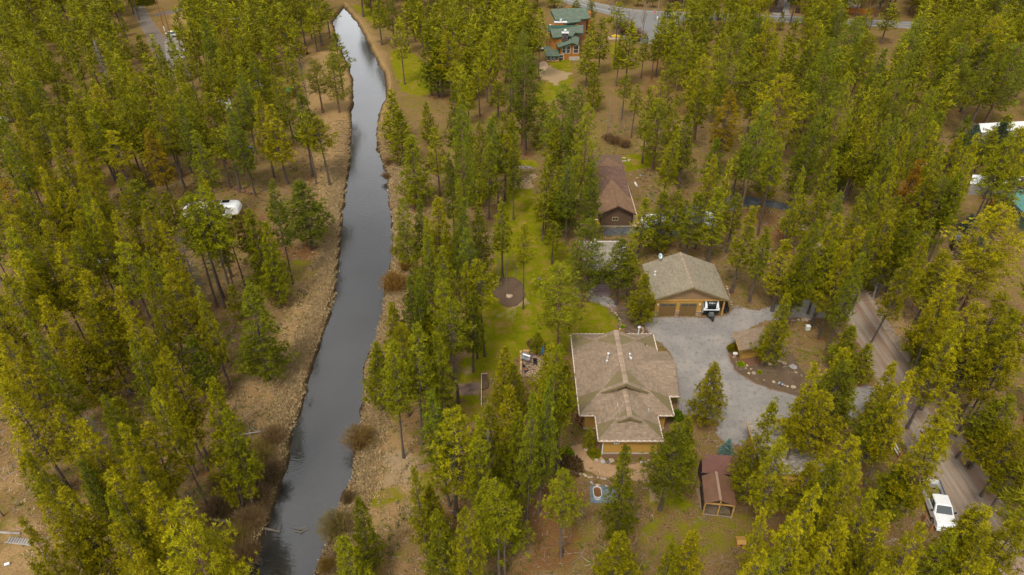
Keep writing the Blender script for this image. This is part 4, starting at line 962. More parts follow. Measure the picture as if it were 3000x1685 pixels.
vis = sorted([(visible_size(t), i) for i, t in enumerate(trees)], reverse=True)
lodge = [i for s, i in vis if s > 0 and KINDNAME[trees[i][0]] == 'lodgepole_pine']
indiv = set(lodge[:330]) | {i for s, i in vis if s > 0 and KINDNAME[trees[i][0]] != 'lodgepole_pine'}
rest = [i for i in range(len(trees)) if i not in indiv]
buckets = {}
for i in sorted(indiv):
    k, col, x, y, h, R = trees[i]
    # nearest landmark as it appears in the picture
    px, py = proj(x, y, 0)
    best = min(LMK, key=lambda L: (proj(L[1], L[2], 0)[0]-px)**2+((proj(L[1], L[2], 0)[1]-py)*1.4)**2)
    dr = dirword(x-best[1], (y-best[2]))
    cn = '' if k in 'ordbwkc' else CNAME.get(col[0], 'olive green')+' '
    buckets.setdefault((cn+SHAPE[k], dr, best[0]), []).append((math.hypot(x-best[1], y-best[2]), i))
lab = {}
for (shape, dr, lm), L in buckets.items():
    L.sort()
    for n_, (d, i) in enumerate(L):
        dd = {'behind':'beyond','in front of':'on the near side of'}.get(dr, dr)
        if len(L) == 1: lab[i] = f'{shape} {dd} {lm}'
        else: lab[i] = f'{shape} {dd} {lm}, {ORD[n_]} one'
GROUPN = {'lodgepole_pine':'lodgepole pines of the forest','ponderosa_pine':'ponderosa pines','dead_pine':'dead pines','blue_spruce':'blue spruces','spruce_tree':'dark spruces','bare_aspen':'bare aspens'}
for i in sorted(indiv):
    o = place(trees[i]); s = lab[i]
    w = s.split()
    s = s.replace('bare-trunked high-crowned', 'high-crowned').replace('bushy low-branched', 'bushy') if len(w) > 16 else s
    if len(s.split()) > 16: s = ' '.join(w).replace('with a high crown on a long bare trunk', 'with high crown on bare trunk').replace('branched almost to the ground', 'branched low').replace('with a rounded cone crown', 'with rounded crown')
    while len(s.split()) > 16:
        s2 = s.replace('large clumpy ponderosa', 'large ponderosa').replace(' on the near side of ', ' before ').replace('yellow-green ', 'yellowish ').replace('dark green ', 'dark ').replace('olive green ', 'olive ')
        if s2 == s: break
        s = s2
    o['label'] = s; o['category'] = 'tree'; o['group'] = GROUPN[KINDNAME[trees[i][0]]]
# the remaining, smallest trees: one joined wood (reduced needles)
def join_rest(ids):
    rs = np.random.RandomState(5)
    for name, which in (('distant_pine_wood', 0),):
        VV = []; TT = []; tt = []; mi = []; off = 0
        for i in ids:
            k, col, x, y, h, R = trees[i]
            pk = {'o':'l','r':'s','b':'k','w':'k'}.get(k, k); vs = PROTO[pk]; _, _, H0, R0, tk, cr = vs[rs.randint(len(vs))]
            a = rs.uniform(0, 6.28); M = np.array([[np.cos(a)*R/R0, -np.sin(a)*R/R0, 0], [np.sin(a)*R/R0, np.cos(a)*R/R0, 0], [0, 0, h/H0]])
            far = visible_size(trees[i]) == 0 and (depth(x, y, 8) > 170 or abs(proj(x, y, 8)[0]-1500) > 1900)
            V = tk[0][:320]@M.T+np.array([x, y, 0]); nt_ = 98 if far else 98+90
            nt_ = int(min(nt_, np.argmax(tk[1].max(1) >= 320) if (tk[1].max(1) >= 320).any() else nt_))
            VV.append(V); TT.append(tk[1][:nt_]+off); tt.append(tk[2][:nt_]); mi.append(np.zeros(nt_, int)); off += len(V)
            if cr is not None:
                q = cr[0].reshape(-1, 4, 3); want = 160 if far else (500 if depth(x, y, 8) > 170 else 760 if depth(x, y, 8) > 110 else 1500); step = len(q)/want; sel = rs.permutation(len(q))[:want]
                q = q[sel].copy(); c0 = q.mean(1, keepdims=True); q = c0+(q-c0)*(step**.5*.86)
                V = q.reshape(-1, 3)@M.T+np.array([x, y, 0]); b = np.arange(len(sel))*4+off
                T = np.stack([np.stack([b, b+1, b+2], 1), np.stack([b, b+2, b+3], 1)], 1).reshape(-1, 3)
                VV.append(V); TT.append(T); tt.append(np.clip(np.repeat(cr[2][::2][sel], 2)*rs.uniform(.55, 1.05)-rs.uniform(0, .08), 0, 1)); mi.append(np.ones(len(T), int)); off += len(V)
        me = fast_mesh(name, np.concatenate(VV), np.concatenate(TT), np.concatenate(tt), [M_bark, M_needle], np.concatenate(mi))
        o = link(name, me); o['kind'] = 'stuff'; o.color = (1.06, 1.04, 1.2, 1)
        print('rest', len(ids), 'tris', len(me.polygons))
join_rest(rest)
print('individual trees', len(indiv))

# needle litter lying under every crown
def litter():
    v = A_duff.copy(); nx_, ny_ = len(gx), len(gy)
    for k, c, x, y, h, R in trees:
        if y > 210 or abs(x) > 160: continue
        i0, i1 = np.searchsorted(gx, [x-R*1.6, x+R*1.6]); j0, j1 = np.searchsorted(gy, [y-R*1.6, y+R*1.6])
        if i1 <= i0 or j1 <= j0: continue
        X_, Y_ = np.meshgrid(gx[i0:i1], gy[j0:j1]); w = 0.62*np.exp(-((X_-x)**2+(Y_-y)**2)/(R*.85)**2)
        id_ = (np.arange(j0, j1)[:,None]*nx_+np.arange(i0, i1)[None,:]); v[id_] = np.maximum(v[id_], w*(A_green[id_] < .6))
    for me, used in GROUND_PIECES: me.attributes['duff'].data.foreach_set('value', v[used].astype(np.float32))
litter()
# ------------------------------------------------------------------ building materials
M_shingle = simple('tan asphalt shingles', (0.262,0.190,0.128), 0.9, 0.10, 0.8, 30, tint=0.22)
M_shingleg = simple('grey green asphalt shingles', (0.25,0.21,0.145), 0.9, 0.08, 0.8, 30, tint=0.22, dirt=((0.34,0.14,0.05), 1.3, 0.70, 0.74))
M_shingleb = simple('brown asphalt shingles', (0.205,0.118,0.064), 0.9, 0.10, 0.8, 30, tint=0.25)
M_shingled = simple('green asphalt shingles', (0.120,0.155,0.108), 0.9, 0.16, 0.8, 30, tint=0.18)
M_ridge = simple('ridge cap shingles', (0.36,0.26,0.18), 0.9, 0.15, tint=0.3)
M_must = simple('mustard lap siding', (0.40,0.225,0.045), 0.7, 0.10, 0.7, 12, tint=0.10)
M_mustd = simple('tan brown shingle siding', (0.25,0.155,0.075), 0.8, 0.12, 0.7, 14, tint=0.2)
M_trim = simple('olive tan trim', (0.19,0.145,0.065), 0.6, 0.12)
M_trimy = simple('mustard trim boards', (0.48,0.27,0.065), 0.6, 0.1)
M_white = simple('white painted metal', (0.78,0.78,0.76), 0.4, 0.06, 2, 20, bmp=0)
M_gutter = simple('cream gutter', (0.62,0.48,0.36), 0.5, 0.15)
M_conc = simple('concrete', (0.42,0.39,0.34), 0.9, 0.2)
M_brownw = simple('brown board siding', (0.13,0.078,0.045), 0.8, 0.12, 0.8, 14, tint=0.15)
M_orange = simple('orange stained wood', (0.36,0.14,0.02), 0.7, 0.15, 1, 12, tint=0.12)
M_wood = simple('weathered fence wood', (0.27,0.20,0.15), 0.9, 0.3, 2, 14, tint=0.3)
M_rwood = simple('red brown stained wood', (0.28,0.10,0.04), 0.8, 0.25, 2, 14, tint=0.25)
M_dwood = simple('dark brown boards', (0.05,0.032,0.024), 0.85, 0.25, 2, 14, tint=0.3)
M_post = simple('golden wood posts', (0.42,0.24,0.07), 0.7, 0.2)
M_metalb = simple('brown ribbed steel', (0.155,0.062,0.042), 0.45, 0.14, 1.2, 6, spec=0.5, tint=0.08)
M_metalc = simple('light brown ribbed steel', (0.20,0.105,0.062), 0.5, 0.14, 1.2, 6, spec=0.5, tint=0.08)
M_teal = simple('teal ribbed steel', (0.11,0.27,0.23), 0.5, 0.1, 1, 6, spec=0.5, tint=0.1)
M_greenwall = simple('sage green siding', (0.14,0.20,0.12), 0.8, 0.12, tint=0.12)
M_dark = simple('dark plastic', (0.02,0.02,0.022), 0.5, 0.2, bmp=0)
M_black = simple('gloss black panel', (0.012,0.013,0.016), 0.25, 0.2, bmp=0, spec=0.5)
M_steel = simple('brushed steel', (0.55,0.56,0.57), 0.3, 0.1, metal=0.9, bmp=0)
M_galv = simple('galvanized vent', (0.70,0.70,0.70), 0.4, 0.1, metal=0.3, bmp=0)
M_doorb = simple('brown garage door', (0.165,0.098,0.032), 0.6, 0.08, 1, 12)
M_stonev = simple('stone veneer', (0.30,0.20,0.13), 0.9, 0.3, 3, 14, tint=0.6)
M_glass, _nt, _b = newmat('window glass')
_b.inputs['Base Color'].default_value = (0.05,0.06,0.06,1); _b.inputs['Roughness'].default_value = 0.05; _b.inputs['Specular IOR Level'].default_value = 0.9
M_rock = simple('tan field stone', (0.36,0.265,0.18), 0.95, 0.3, 3, 14, tint=0.45)
M_rockg = simple('grey field stone', (0.25,0.235,0.22), 0.95, 0.3, 3, 14, tint=0.5)
M_red = simple('red paint', (0.50,0.02,0.03), 0.4, 0.1, bmp=0)
M_blue = simple('blue plastic', (0.03,0.16,0.42), 0.5, 0.1, bmp=0)
M_kay = simple('yellow plastic', (0.75,0.36,0.02), 0.4, 0.1, bmp=0)
M_tyre = simple('tyre rubber', (0.02,0.02,0.02), 0.8, 0.2, bmp=0)
M_tub = simple('rusty water', (0.16,0.07,0.015), 0.3, 0.3, bmp=0)

def clip_poly(P, q):
    """Sutherland-Hodgman: clip polygon q (list of 2D) by convex polygon P (ccw)"""
    out = q
    for i in range(len(P)):
        a = P[i]; b = P[(i+1) % len(P)]; inp = out; out = []
        if not inp: break
        def side(p): return (b[0]-a[0])*(p[1]-a[1])-(b[1]-a[1])*(p[0]-a[0])
        for j in range(len(inp)):
            c = inp[j]; d = inp[(j+1) % len(inp)]; sc_, sd_ = side(c), side(d)
            if sc_ >= 0: out.append(c)
            if (sc_ >= 0) != (sd_ >= 0):
                t = sc_/(sc_-sd_); out.append((c[0]+(d[0]-c[0])*t, c[1]+(d[1]-c[1])*t))
    return out
def roof(th, pts, mat, name='roof', course=0.20, tab=0.34, thick=0.16, edge=None, seed=1, shingles=True, parent=None, flip=None):
    """planar convex roof plane: slab plus real overlapping shingle courses. returns slab object"""
    P = [Vector(p) for p in pts]
    n = (P[1]-P[0]).cross(P[2]-P[0]).normalized()
    if n.z < 0: P.reverse(); n = -n
    cdir = n.cross(Vector((0,0,1)))
    if cdir.length < 1e-4: cdir = Vector((1,0,0))
    u = cdir.normalized(); v = n.cross(u).normalized()
    if v.z < 0: v = -v; u = -u
    o = P[0]
    m = MB(); top = [p+n*0.0 for p in P]; bot = [p-Vector((0,0,thick)) for p in P]
    m.hexa(bot, top)
    slab = th.part(name, m, edge or M_trim, parent)
    if not shingles: return slab, (o, u, v, n)
    q = [((p-o).dot(u), (p-o).dot(v)) for p in P]
    area = sum(q[i][0]*q[(i+1)%len(q)][1]-q[(i+1)%len(q)][0]*q[i][1] for i in range(len(q)))
    if area < 0: q.reverse()
    r = random.Random(seed); s = MB()
    x0, x1 = min(a for a, b in q), max(a for a, b in q); y0, y1 = min(b for a, b in q), max(b for a, b in q)
    y = y0-0.02; row = 0
    while y < y1:
        x = x0-r.random()*tab
        lv = r.uniform(-.08, .08)
        while x < x1:
            w = tab*r.uniform(.7, 1.3)
            c = clip_poly(q, [(x+.004, y), (x+w-.004, y), (x+w-.004, y+course), (x+.004, y+course)])
            if len(c) >= 3:
                lift = lambda b: 0.030-0.024*(b-y)/course+r.uniform(0, .002)
                pts3 = [o+u*a+v*b+n*lift(b) for a, b in c]
                base = [o+u*a+v*b+n*0.002 for a, b in c]
                k = len(c); b0 = len(s.v); s.v += [tuple(p) for p in pts3]+[tuple(p) for p in base]
                s.f.append(list(range(b0, b0+k))); s.m.append(0); cc = min(1, max(0, .5+lv+r.gauss(0, .22))); s.c.append(cc)
                for j in range(k):
                    jj = (j+1) % k; s.f.append([b0+j, b0+k+j, b0+k+jj, b0+jj]); s.m.append(0); s.c.append(cc*.7)
            x += w
        y += course; row += 1
    th.part('shingles', s, mat, slab, kind='stuff')
    return slab, (o, u, v, n)
def ridge_cap(th, a, b, w=0.32, mat=None, seed=3, wide=None, parent=None, step=0.3):
    a = Vector(a); b = Vector(b); d = (b-a); L = d.length; d.normalize(); s = MB(); r = random.Random(seed)
    side = d.cross(Vector((0,0,1))).normalized(); k = int(L/step); dz = w*.42
    for i in range(k):
        p = a+d*(L*i/k); q = a+d*(L*(i+1)/k); c = r.uniform(.2, .8); up = Vector((0,0,0.065)); lo = Vector((0,0,0.05))
        for sg in (1, -1):
            e = side*sg*w*.5-Vector((0,0,dz*.45))
            s.add([p+up, q+lo, q+lo+e, p+up+e, p-lo+e*1.0, q-lo+e*1.0], [(0,1,2,3), (3,2,5,4)], 0, c)
    return th.part('ridge_cap', s, mat or M_ridge, parent)
def lapwall(th, a, b, z0, z1, mat, name='wall', apex=None, row=0.18, vertical=False, thick=0.15, seed=1):
    """wall from a to b (xy), outward normal = right of a->b. apex=(fraction, z) gable."""
    a = Vector((a[0], a[1], 0)); b = Vector((b[0], b[1], 0)); d = b-a; L = d.length; d.normalize(); nrm = Vector((d.y, -d.x, 0))
    m = MB(); r = random.Random(seed)
    poly = [a+Vector((0,0,z0)), b+Vector((0,0,z0)), b+Vector((0,0,z1))]
    if apex: poly.append(a+d*L*apex[0]+Vector((0,0,apex[1])))
    poly.append(a+Vector((0,0,z1)))
    m.prism(poly, -nrm*thick, 0, .45)
    zt = apex[1] if apex else z1
    if vertical:
        x = 0
        while x < L:
            w = 0.20; xm = min(x+.03, L)
            def top(xx):
                if not apex: return z1
                f = xx/L; return z1+(apex[1]-z1)*(f/apex[0] if f < apex[0] else (1-f)/(1-apex[0]))
            m.hexa([a+d*x+Vector((0,0,z0)), a+d*xm+Vector((0,0,z0)), a+d*xm+nrm*.02+Vector((0,0,z0)), a+d*x+nrm*.02+Vector((0,0,z0))],
                   [a+d*x+Vector((0,0,top(x))), a+d*xm+Vector((0,0,top(xm))), a+d*xm+nrm*.02+Vector((0,0,top(xm))), a+d*x+nrm*.02+Vector((0,0,top(x)))], 0, .7)
            x += w
    else:
        z = z0
        while z < zt-0.01:
            zz = min(z+row, zt)
            if apex and z >= z1-.001:
                f = (z-z1)/(apex[1]-z1); xa = L*apex[0]*f; xb = L-(L*(1-apex[0]))*f
            else: xa, xb = 0, L
            if xb-xa > 0.05:
                c = r.uniform(.3, .7); A = a+d*xa; B = a+d*xb
                m.add([A+nrm*.028+Vector((0,0,z)), B+nrm*.028+Vector((0,0,z)), B+nrm*.006+Vector((0,0,zz)), A+nrm*.006+Vector((0,0,zz)), A+Vector((0,0,z)), B+Vector((0,0,z))],
                      [(0,1,2,3), (4,5,1,0)], 0, c)
            z = zz
    return th.part(name, m, mat)
def window(th, c, u, w, h, frame=M_white, mull=1, rows=1, out=None, parent=None):
    """window centred at c on a wall; u = horizontal direction, outward = out"""
    c = Vector(c); u = Vector(u).normalized(); out = Vector(out) if out else Vector((u.y, -u.x, 0)); z = Vector((0,0,1))
    m = MB(); t = 0.09
    def bx(x0, x1, z0, z1, d0, d1, mm=m):
        q = [c+u*x0+z*z0+out*d0, c+u*x1+z*z0+out*d0, c+u*x1+z*z0+out*d1, c+u*x0+z*z0+out*d1]
        mm.hexa(q, [p+z*(z1-z0) for p in q])
    bx(-w/2, w/2, -h/2, -h/2+t, .031, .075); bx(-w/2, w/2, h/2-t, h/2, .031, .075)
    bx(-w/2, -w/2+t, -h/2+t, h/2-t, .031, .075); bx(w/2-t, w/2, -h/2+t, h/2-t, .031, .075)
    for i in range(1, mull+1):
        x = -w/2+w*i/(mull+1); bx(x-.025, x+.025, -h/2+t, h/2-t, .048, .066)
    for i in range(1, rows+1):
        x = -h/2+h*i/(rows+1); bx(-w/2+t, w/2-t, x-.02, x+.02, .05, .064)
    f = th.part('window', m, frame, parent)
    g = MB(); bx(-w/2+t, w/2-t, -h/2+t, h/2-t, .032, .045, g); th.part('pane', g, M_glass, f)
    return f
def vent(th, x, y, z, h=0.5, r=0.1, cap=True, mat=None, parent=None, name='roof_vent'):
    m = MB(); m.lathe(x, y, [(r*2, z-0.1), (r*1.5, z+.03), (r, z+.05), (r, z+h)], 10)
    if cap: m.lathe(x, y, [(r*.5, z+h), (r*1.8, z+h+.02), (r*1.8, z+h+.12), (r*.9, z+h+.17)], 10)
    return th.part(name, m, mat or M_galv, parent)
def fascia_lights(th, a, b, mat=M_gutter, every=0.55, parent=None):
    m = MB(); a = Vector(a); b = Vector(b); m.bar(a, b, .12, .13)
    g = th.part('gutter', m, mat, parent)
    s = MB(); n = int((b-a).length/every)
    for i in range(n):
        p = a+(b-a)*(i+.5)/n; s.box(p.x-.05, p.y-.05, p.z+.065, p.x+.05, p.y+.05, p.z+.14)
    th.part('light_bulbs', s, M_white, g, kind='stuff')
    return g

# ================================================================== main house
def main_house():
    th = Thing('house', 'large house with stepped tan shingle roof and mustard siding beside the drive', 'house', (13.2, 60, 0))
    zr, ze = 5.6, 2.95; xc = 13.2; xl, xr = 7.8, 18.6; yf, yb = 54.9, 69.4
    pm = (zr-ze)/(xc-xl)
    # --- walls
    W = MB(); W.box(8.5, 55.5, 0, 17.9, 68.8, 2.75); th.part('foundation', MB().box(8.45,55.45,0,17.95,68.85,.25), M_conc)
    lapwall(th, (8.5,55.5), (17.9,55.5), .25, 2.95, M_must); lapwall(th, (17.9,55.5), (17.9,68.8), .25, 2.95, M_must)
    lapwall(th, (17.9,68.8), (8.5,68.8), .25, 2.95, M_must); lapwall(th, (8.5,68.8), (8.5,55.5), .25, 2.95, M_must)
    lapwall(th, (17.95,58.7), (19.25,58.7), .1, 2.95, M_must); lapwall(th, (19.25,58.7), (19.25,65.5), .1, 2.95, M_must, apex=(.5,4.3)); lapwall(th, (19.25,65.5), (17.95,65.5), .1, 2.95, M_must)
    # low front wing
    lapwall(th, (10.25,51.75), (16.42,51.75), .25, 2.9, M_must); lapwall(th, (16.42,51.75), (16.42,55.4), .25, 2.9, M_must); lapwall(th, (10.25,55.4), (10.25,51.75), .25, 2.9, M_must)
    th.part('foundation', MB().box(10.28,51.70,0,16.40,55.4,.25), M_conc)
    window(th, (11.75, 51.75, 2.05), (1,0,0), .58, .66, M_white, 1, 1, (0,-1,0))
    for p in ((10.2,51.62), (16.5,51.62)):
        th.part('downspout', MB().box(p[0]-.05,p[1]-.05,.0,p[0]+.05,p[1]+.05,2.75), M_white if p[0] < 12 else M_gutter)
    # --- mid roof: gable-on-hip both ends
    hy = 2.9; zh = ze+pm*hy; xo = (zr-zh)/pm
    rL, _ = roof(th, [(xl,yf,ze),(xl,yb,ze),(xc-xo,yb-hy,zh),(xc,yb-hy,zr),(xc,yf+hy,zr),(xc-xo,yf+hy,zh)], M_shingle, seed=11)
    rR, fr_ = roof(th, [(xr,yf,ze),(xr,yb,ze),(xc+xo,yb-hy,zh),(xc,yb-hy,zr),(xc,yf+hy,zr),(xc+xo,yf+hy,zh)], M_shingle, seed=12)
    rF, _ = roof(th, [(xl,yf,ze-.002),(xr,yf,ze-.002),(xc+xo,yf+hy,zh),(xc-xo,yf+hy,zh)], M_shingle, seed=13)
    rB, _ = roof(th, [(xl,yb,ze-.002),(xr,yb,ze-.002),(xc+xo,yb-hy,zh),(xc-xo,yb-hy,zh)], M_shingle, seed=14)
    def gablet(y0, over, xo, zh, zr, xc=xc, sgn=-1, mat=M_must):
        m = MB(); m.prism([(xc-xo,y0,zh-.02),(xc+xo,y0,zh-.02),(xc,y0,zr-.05)], (0,-sgn*.1,0)); g = th.part('gable', m, M_orangeg)
        yo = y0+sgn*over
        for s in (1, -1):
            roof(th, [(xc,y0-.01*sgn,zr),(xc+s*xo*1.08,y0-.01*sgn,zh-.08*pm*xo),(xc+s*xo*1.08,yo,zh-.08*pm*xo),(xc,yo,zr)], M_shingle, 'gable_eave', seed=int(20+s+y0), thick=.12)
            b = MB(); b.bar((xc,yo+sgn*.03,zr-.12),(xc+s*xo*1.08,yo+sgn*.03,zh-.08*pm*xo-.12), .06, .34); th.part('rake_board', b, M_trim)
    M_orangeg = simple('warm gable siding', (0.42,0.20,0.04), 0.7, 0.12)
    gablet(yf+hy, .55, xo, zh, zr); gablet(yb-hy, .55, xo, zh, zr, sgn=1)
    # --- low wing roof
    zl = 4.65; xll, xlr = 9.6, 16.7; xc2 = 13.15; pl = (zl-2.9)/(xc2-xll); h2 = 2.3; yl = 51.15; z2 = 2.9+pl*h2; xo2 = (zl-z2)/pl; ybk = 59.5
    roof(th, [(xll,yl,2.9),(xll,ybk,2.9),(xc2,ybk,zl),(xc2,yl+h2,zl),(xc2-xo2,yl+h2,z2)], M_shingle, seed=31)
    roof(th, [(xlr,yl,2.9),(xlr,ybk,2.9),(xc2,ybk,zl),(xc2,yl+h2,zl),(xc2+xo2,yl+h2,z2)], M_shingle, seed=32)
    roof(th, [(xll,yl,2.898),(xlr,yl,2.898),(xc2+xo2,yl+h2,z2),(xc2-xo2,yl+h2,z2)], M_shingle, seed=33)
    gablet(yl+h2, .5, xo2, z2, zl, xc=xc2)
    # --- garage wing to the right
    zg = 4.75; gy0, gy1, gxr, yr = 58.0, 66.0, 19.85, 62.1; ge = 2.92
    xt = xc+(zr-zg)/pm; xe = xc+(zr-ge)/pm-.1
    roof(th, [(xe-.6,gy0,ge),(gxr,gy0,ge),(gxr,yr,zg),(xt-.3,yr,zg)], M_shingle, seed=41)
    roof(th, [(xe-.6,gy1,ge),(gxr,gy1,ge),(gxr,yr,zg),(xt-.3,yr,zg)], M_shingle, seed=42)
    # caps
    ridge_cap(th, (xc,yf+hy-.5,zr+.03), (xc,yb-hy+.5,zr+.03), .62, M_ridge); ridge_cap(th, (xc2,yl+h2-.45,zl+.03), (xc2,57.4,zl+.03), .55, M_ridge)
    ridge_cap(th, (xt-.2,yr,zg), (gxr,yr,zg), .3, M_shingle)
    for a, b in (((xl,yf,ze),(xc-xo,yf+hy,zh)), ((xr,yf,ze),(xc+xo,yf+hy,zh)), ((xl,yb,ze),(xc-xo,yb-hy,zh)), ((xr,yb,ze),(xc+xo,yb-hy,zh)), ((xll,yl,2.9),(xc2-xo2,yl+h2,z2)), ((xlr,yl,2.9),(xc2+xo2,yl+h2,z2))):
        ridge_cap(th, Vector(a)+Vector((0,0,.02)), Vector(b)+Vector((0,0,.02)), .26, M_shingle)
    # needle litter in valleys
    M_lit = simple('rusty needle litter', (0.38,0.15,0.04), 0.95, 0.25)
    for s in (1, -1):
        m = MB(); xa = xc2+s*(xc2-xll); 
        m.bar((xc+s*3.55, yf+.05, ze+.05), (xc+s*1.9, yf+hy-.1, zl-.78+.02), .16 if s < 0 else .07, .05); th.part('needle_litter', m, M_lit)
    # gutters with string lights
    for a, b in (((xl-.06,yf,ze-.05),(xl-.06,yb,ze-.05)), ((xr+.06,yf,ze-.05),(xr+.06,gy0-.1,ze-.05)), ((xr+.06,gy1+.1,ze-.05),(xr+.06,yb,ze-.05)), ((xl,yb+.06,ze-.05),(xr,yb+.06,ze-.05)),
                 ((xl,yf-.06,ze-.05),(xll-.1,yf-.06,ze-.05)), ((xlr+.1,yf-.06,ze-.05),(xr,yf-.06,ze-.05)), ((xll-.06,yl,2.85),(xll-.06,yf-.1,2.85)), ((xlr+.06,yl,2.85),(xlr+.06,yf-.1,2.85)),
                 ((xll,yl-.06,2.85),(xlr,yl-.06,2.85)), ((xe,gy0-.06,ge-.05),(gxr,gy0-.06,ge-.05))):
        fascia_lights(th, a, b)
    # vents
    def zroof(x): return zr-abs(x-xc)*pm
    vent(th, 11.75, 62.6, zroof(11.75), .65, .09); vent(th, 11.55, 62.0, zroof(11.55), .12, .08)
    vent(th, 14.4, 62.7, zroof(14.4), .35, .08); vent(th, 14.5, 62.3, zroof(14.5), .1, .09)
    vent(th, 16.6, 69.0, 3.1, 1.3, .11); vent(th, 17.0, 66.2, zroof(17.0), .4, .05, False, M_dark)
    vent(th, 12.1, 55.3, zl-abs(12.1-xc2)*pl, .38, .05, False, M_galv); vent(th, 15.7, 55.2, zl-abs(15.7-xc2)*pl, .38, .05, False, M_galv)
main_house()

# ================================================================== garage
def garage():
    th = Thing('garage', 'detached two-door garage with open bay and grey-green shingle roof', 'garage', (25, 81, 0))
    yf, yb = 77.1, 84.9; x0, xm, x1 = 20.35, 27.1, 30.0; ef, eb = 76.45, 85.4; xl, xr, xc = 19.65, 30.55, 25.1; ze, zr = 3.25, 5.45; H = 2.72
    lapwall(th, (x0,yf), (xm,yf), 0.02, H, M_must); lapwall(th, (xm,yb), (x0,yb), 0.02, 3.3, M_must); lapwall(th, (x0,yb), (x0,yf), .02, 3.35, M_must)
    lapwall(th, (xm,yf), (xm,yb), .02, 3.6, M_must)
    lapwall(th, (x1+.1,yb), (xm,yb), .02, 3.0, M_must)
    # gable above the beam
    m = MB(); p = (zr-ze)/(xc-xl)
    lapwall(th, (x0-.35,yf-.05), (30.15,yf-.05), 2.95, 3.02, M_mustd, 'gable', apex=(.482,zr-.16), row=.15)
    b = MB(); b.box(x0-.1,yf-.12,H-.02,30.2,yf+.08,2.96); th.part('beam', b, M_trimy)
    for i in range(3):
        pass
    po = MB(); po.box(29.9,yf-.35,0,30.12,yf-.13,2.72); th.part('post', po, M_post)
    po = MB(); po.box(29.9,84.6,0,30.12,84.82,3.0); th.part('post', po, M_post)
    for dx in (21.05, 24.0):
        f = MB(); f.box(dx-.1,yf-.07,0.02,dx,yf-.03,2.26); f.box(dx+2.25,yf-.07,0.02,dx+2.35,yf-.03,2.26); f.box(dx,yf-.07,2.14,dx+2.25,yf-.03,2.26)
        d = MB()
        for k in range(5):
            z0 = .02+k*.424; d.box(dx,yf-.055,z0,dx+2.25,yf-.03,z0+.41)
            for j in range(4):
                xx = dx+.07+j*.55
                if k < 4: d.box(xx,yf-.066,z0+.06,xx+.46,yf-.0551,z0+.35)
        o = th.part('garage_door', d, M_doorb); th.part('frame', f, M_trim, o)
        for j in range(2):
            g = MB(); xx = dx+.14+j*1.07; g.box(xx,yf-.075,1.81,xx+.9,yf-.057,2.06); th.part('pane', g, M_glass, o)
    # stone veneer piers, each stone a block
    r = random.Random(4)
    for xa, xb in ((x0-.06,21.0-.05), (23.40,23.9), (26.38,xm+.03)):
        s = MB(); z = 0.02
        while z < .78:
            x = xa; hh = r.uniform(.09,.15)
            while x < xb-.02:
                w = min(r.uniform(.16,.34), xb-x); s.box(x+.006,yf-.15-r.uniform(0,.05),z+.004,x+w-.006,yf-.03,z+hh-.004,0,r.random()); x += w
            z += hh
        s.box(xa-.02,yf-.20,z,xb+.02,yf-.03,z+.05,0,.8)
        th.part('stone_pier', s, M_stonev, kind='stuff')
    for lx in (20.72, 26.68):
        l = MB(); l.box(lx-.07,yf-.17,1.93,lx+.07,yf-.03,2.2); th.part('wall_lamp', l, M_white)
    # roof
    sl, _ = roof(th, [(xl,ef,ze),(xl,eb,ze),(xc,eb,zr),(xc,ef,zr)], M_shingleg, seed=51, course=.16, tab=.3); roof(th, [(xr,ef,ze-.02),(xr,eb,ze-.02),(xc,eb,zr),(xc,ef,zr)], M_shingleg, seed=52, course=.16, tab=.3)
    ridge_cap(th, (xc,ef,zr+.01), (xc,eb,zr+.01), .3, M_ridge)
    for s, e in ((1,xr),(-1,xl)):
        b = MB(); b.bar((xc,ef-.03,zr-.12),(e,ef-.03,ze-.14), .05, .24); th.part('rake_board', b, M_trim)
    # satellite dish on the back eave
    d = MB(); c = Vector((22.0,84.9,zr-abs(22.0-xc)*p)); d.tube([c, c+Vector((0,0,.7)), c+Vector((0,-.25,1.0))], .03, 5)
    ds = MB(); rings = []
    import itertools
    cx = c+Vector((0,-.35,1.15)); ax = Vector((.35,-.75,.45)).normalized(); e1 = ax.cross(Vector((0,0,1))).normalized(); e2 = ax.cross(e1)
    V = [cx-ax*.1]; 
    for ri, dz in ((.15,-.09),(.3,-.05),(.42,0)):
        for k in range(14):
            t = 6.283*k/14; V.append(cx+ax*dz+e1*math.cos(t)*ri*.8+e2*math.sin(t)*ri)
    F = [(0,1+k,1+(k+1)%14) for k in range(14)]
    for q in range(2):
        for k in range(14): F.append((1+q*14+k,1+q*14+(k+1)%14,1+(q+1)*14+(k+1)%14,1+(q+1)*14+k))
    ds.add(V, F); dish = th.part('satellite_dish', ds, simple('pale blue dish', (.5,.62,.66), .5, .05), smooth=True); th.part('mount', d, M_steel, dish)
    vent(th, 20.9, 81.9, 3.9, .4, .09)
garage()

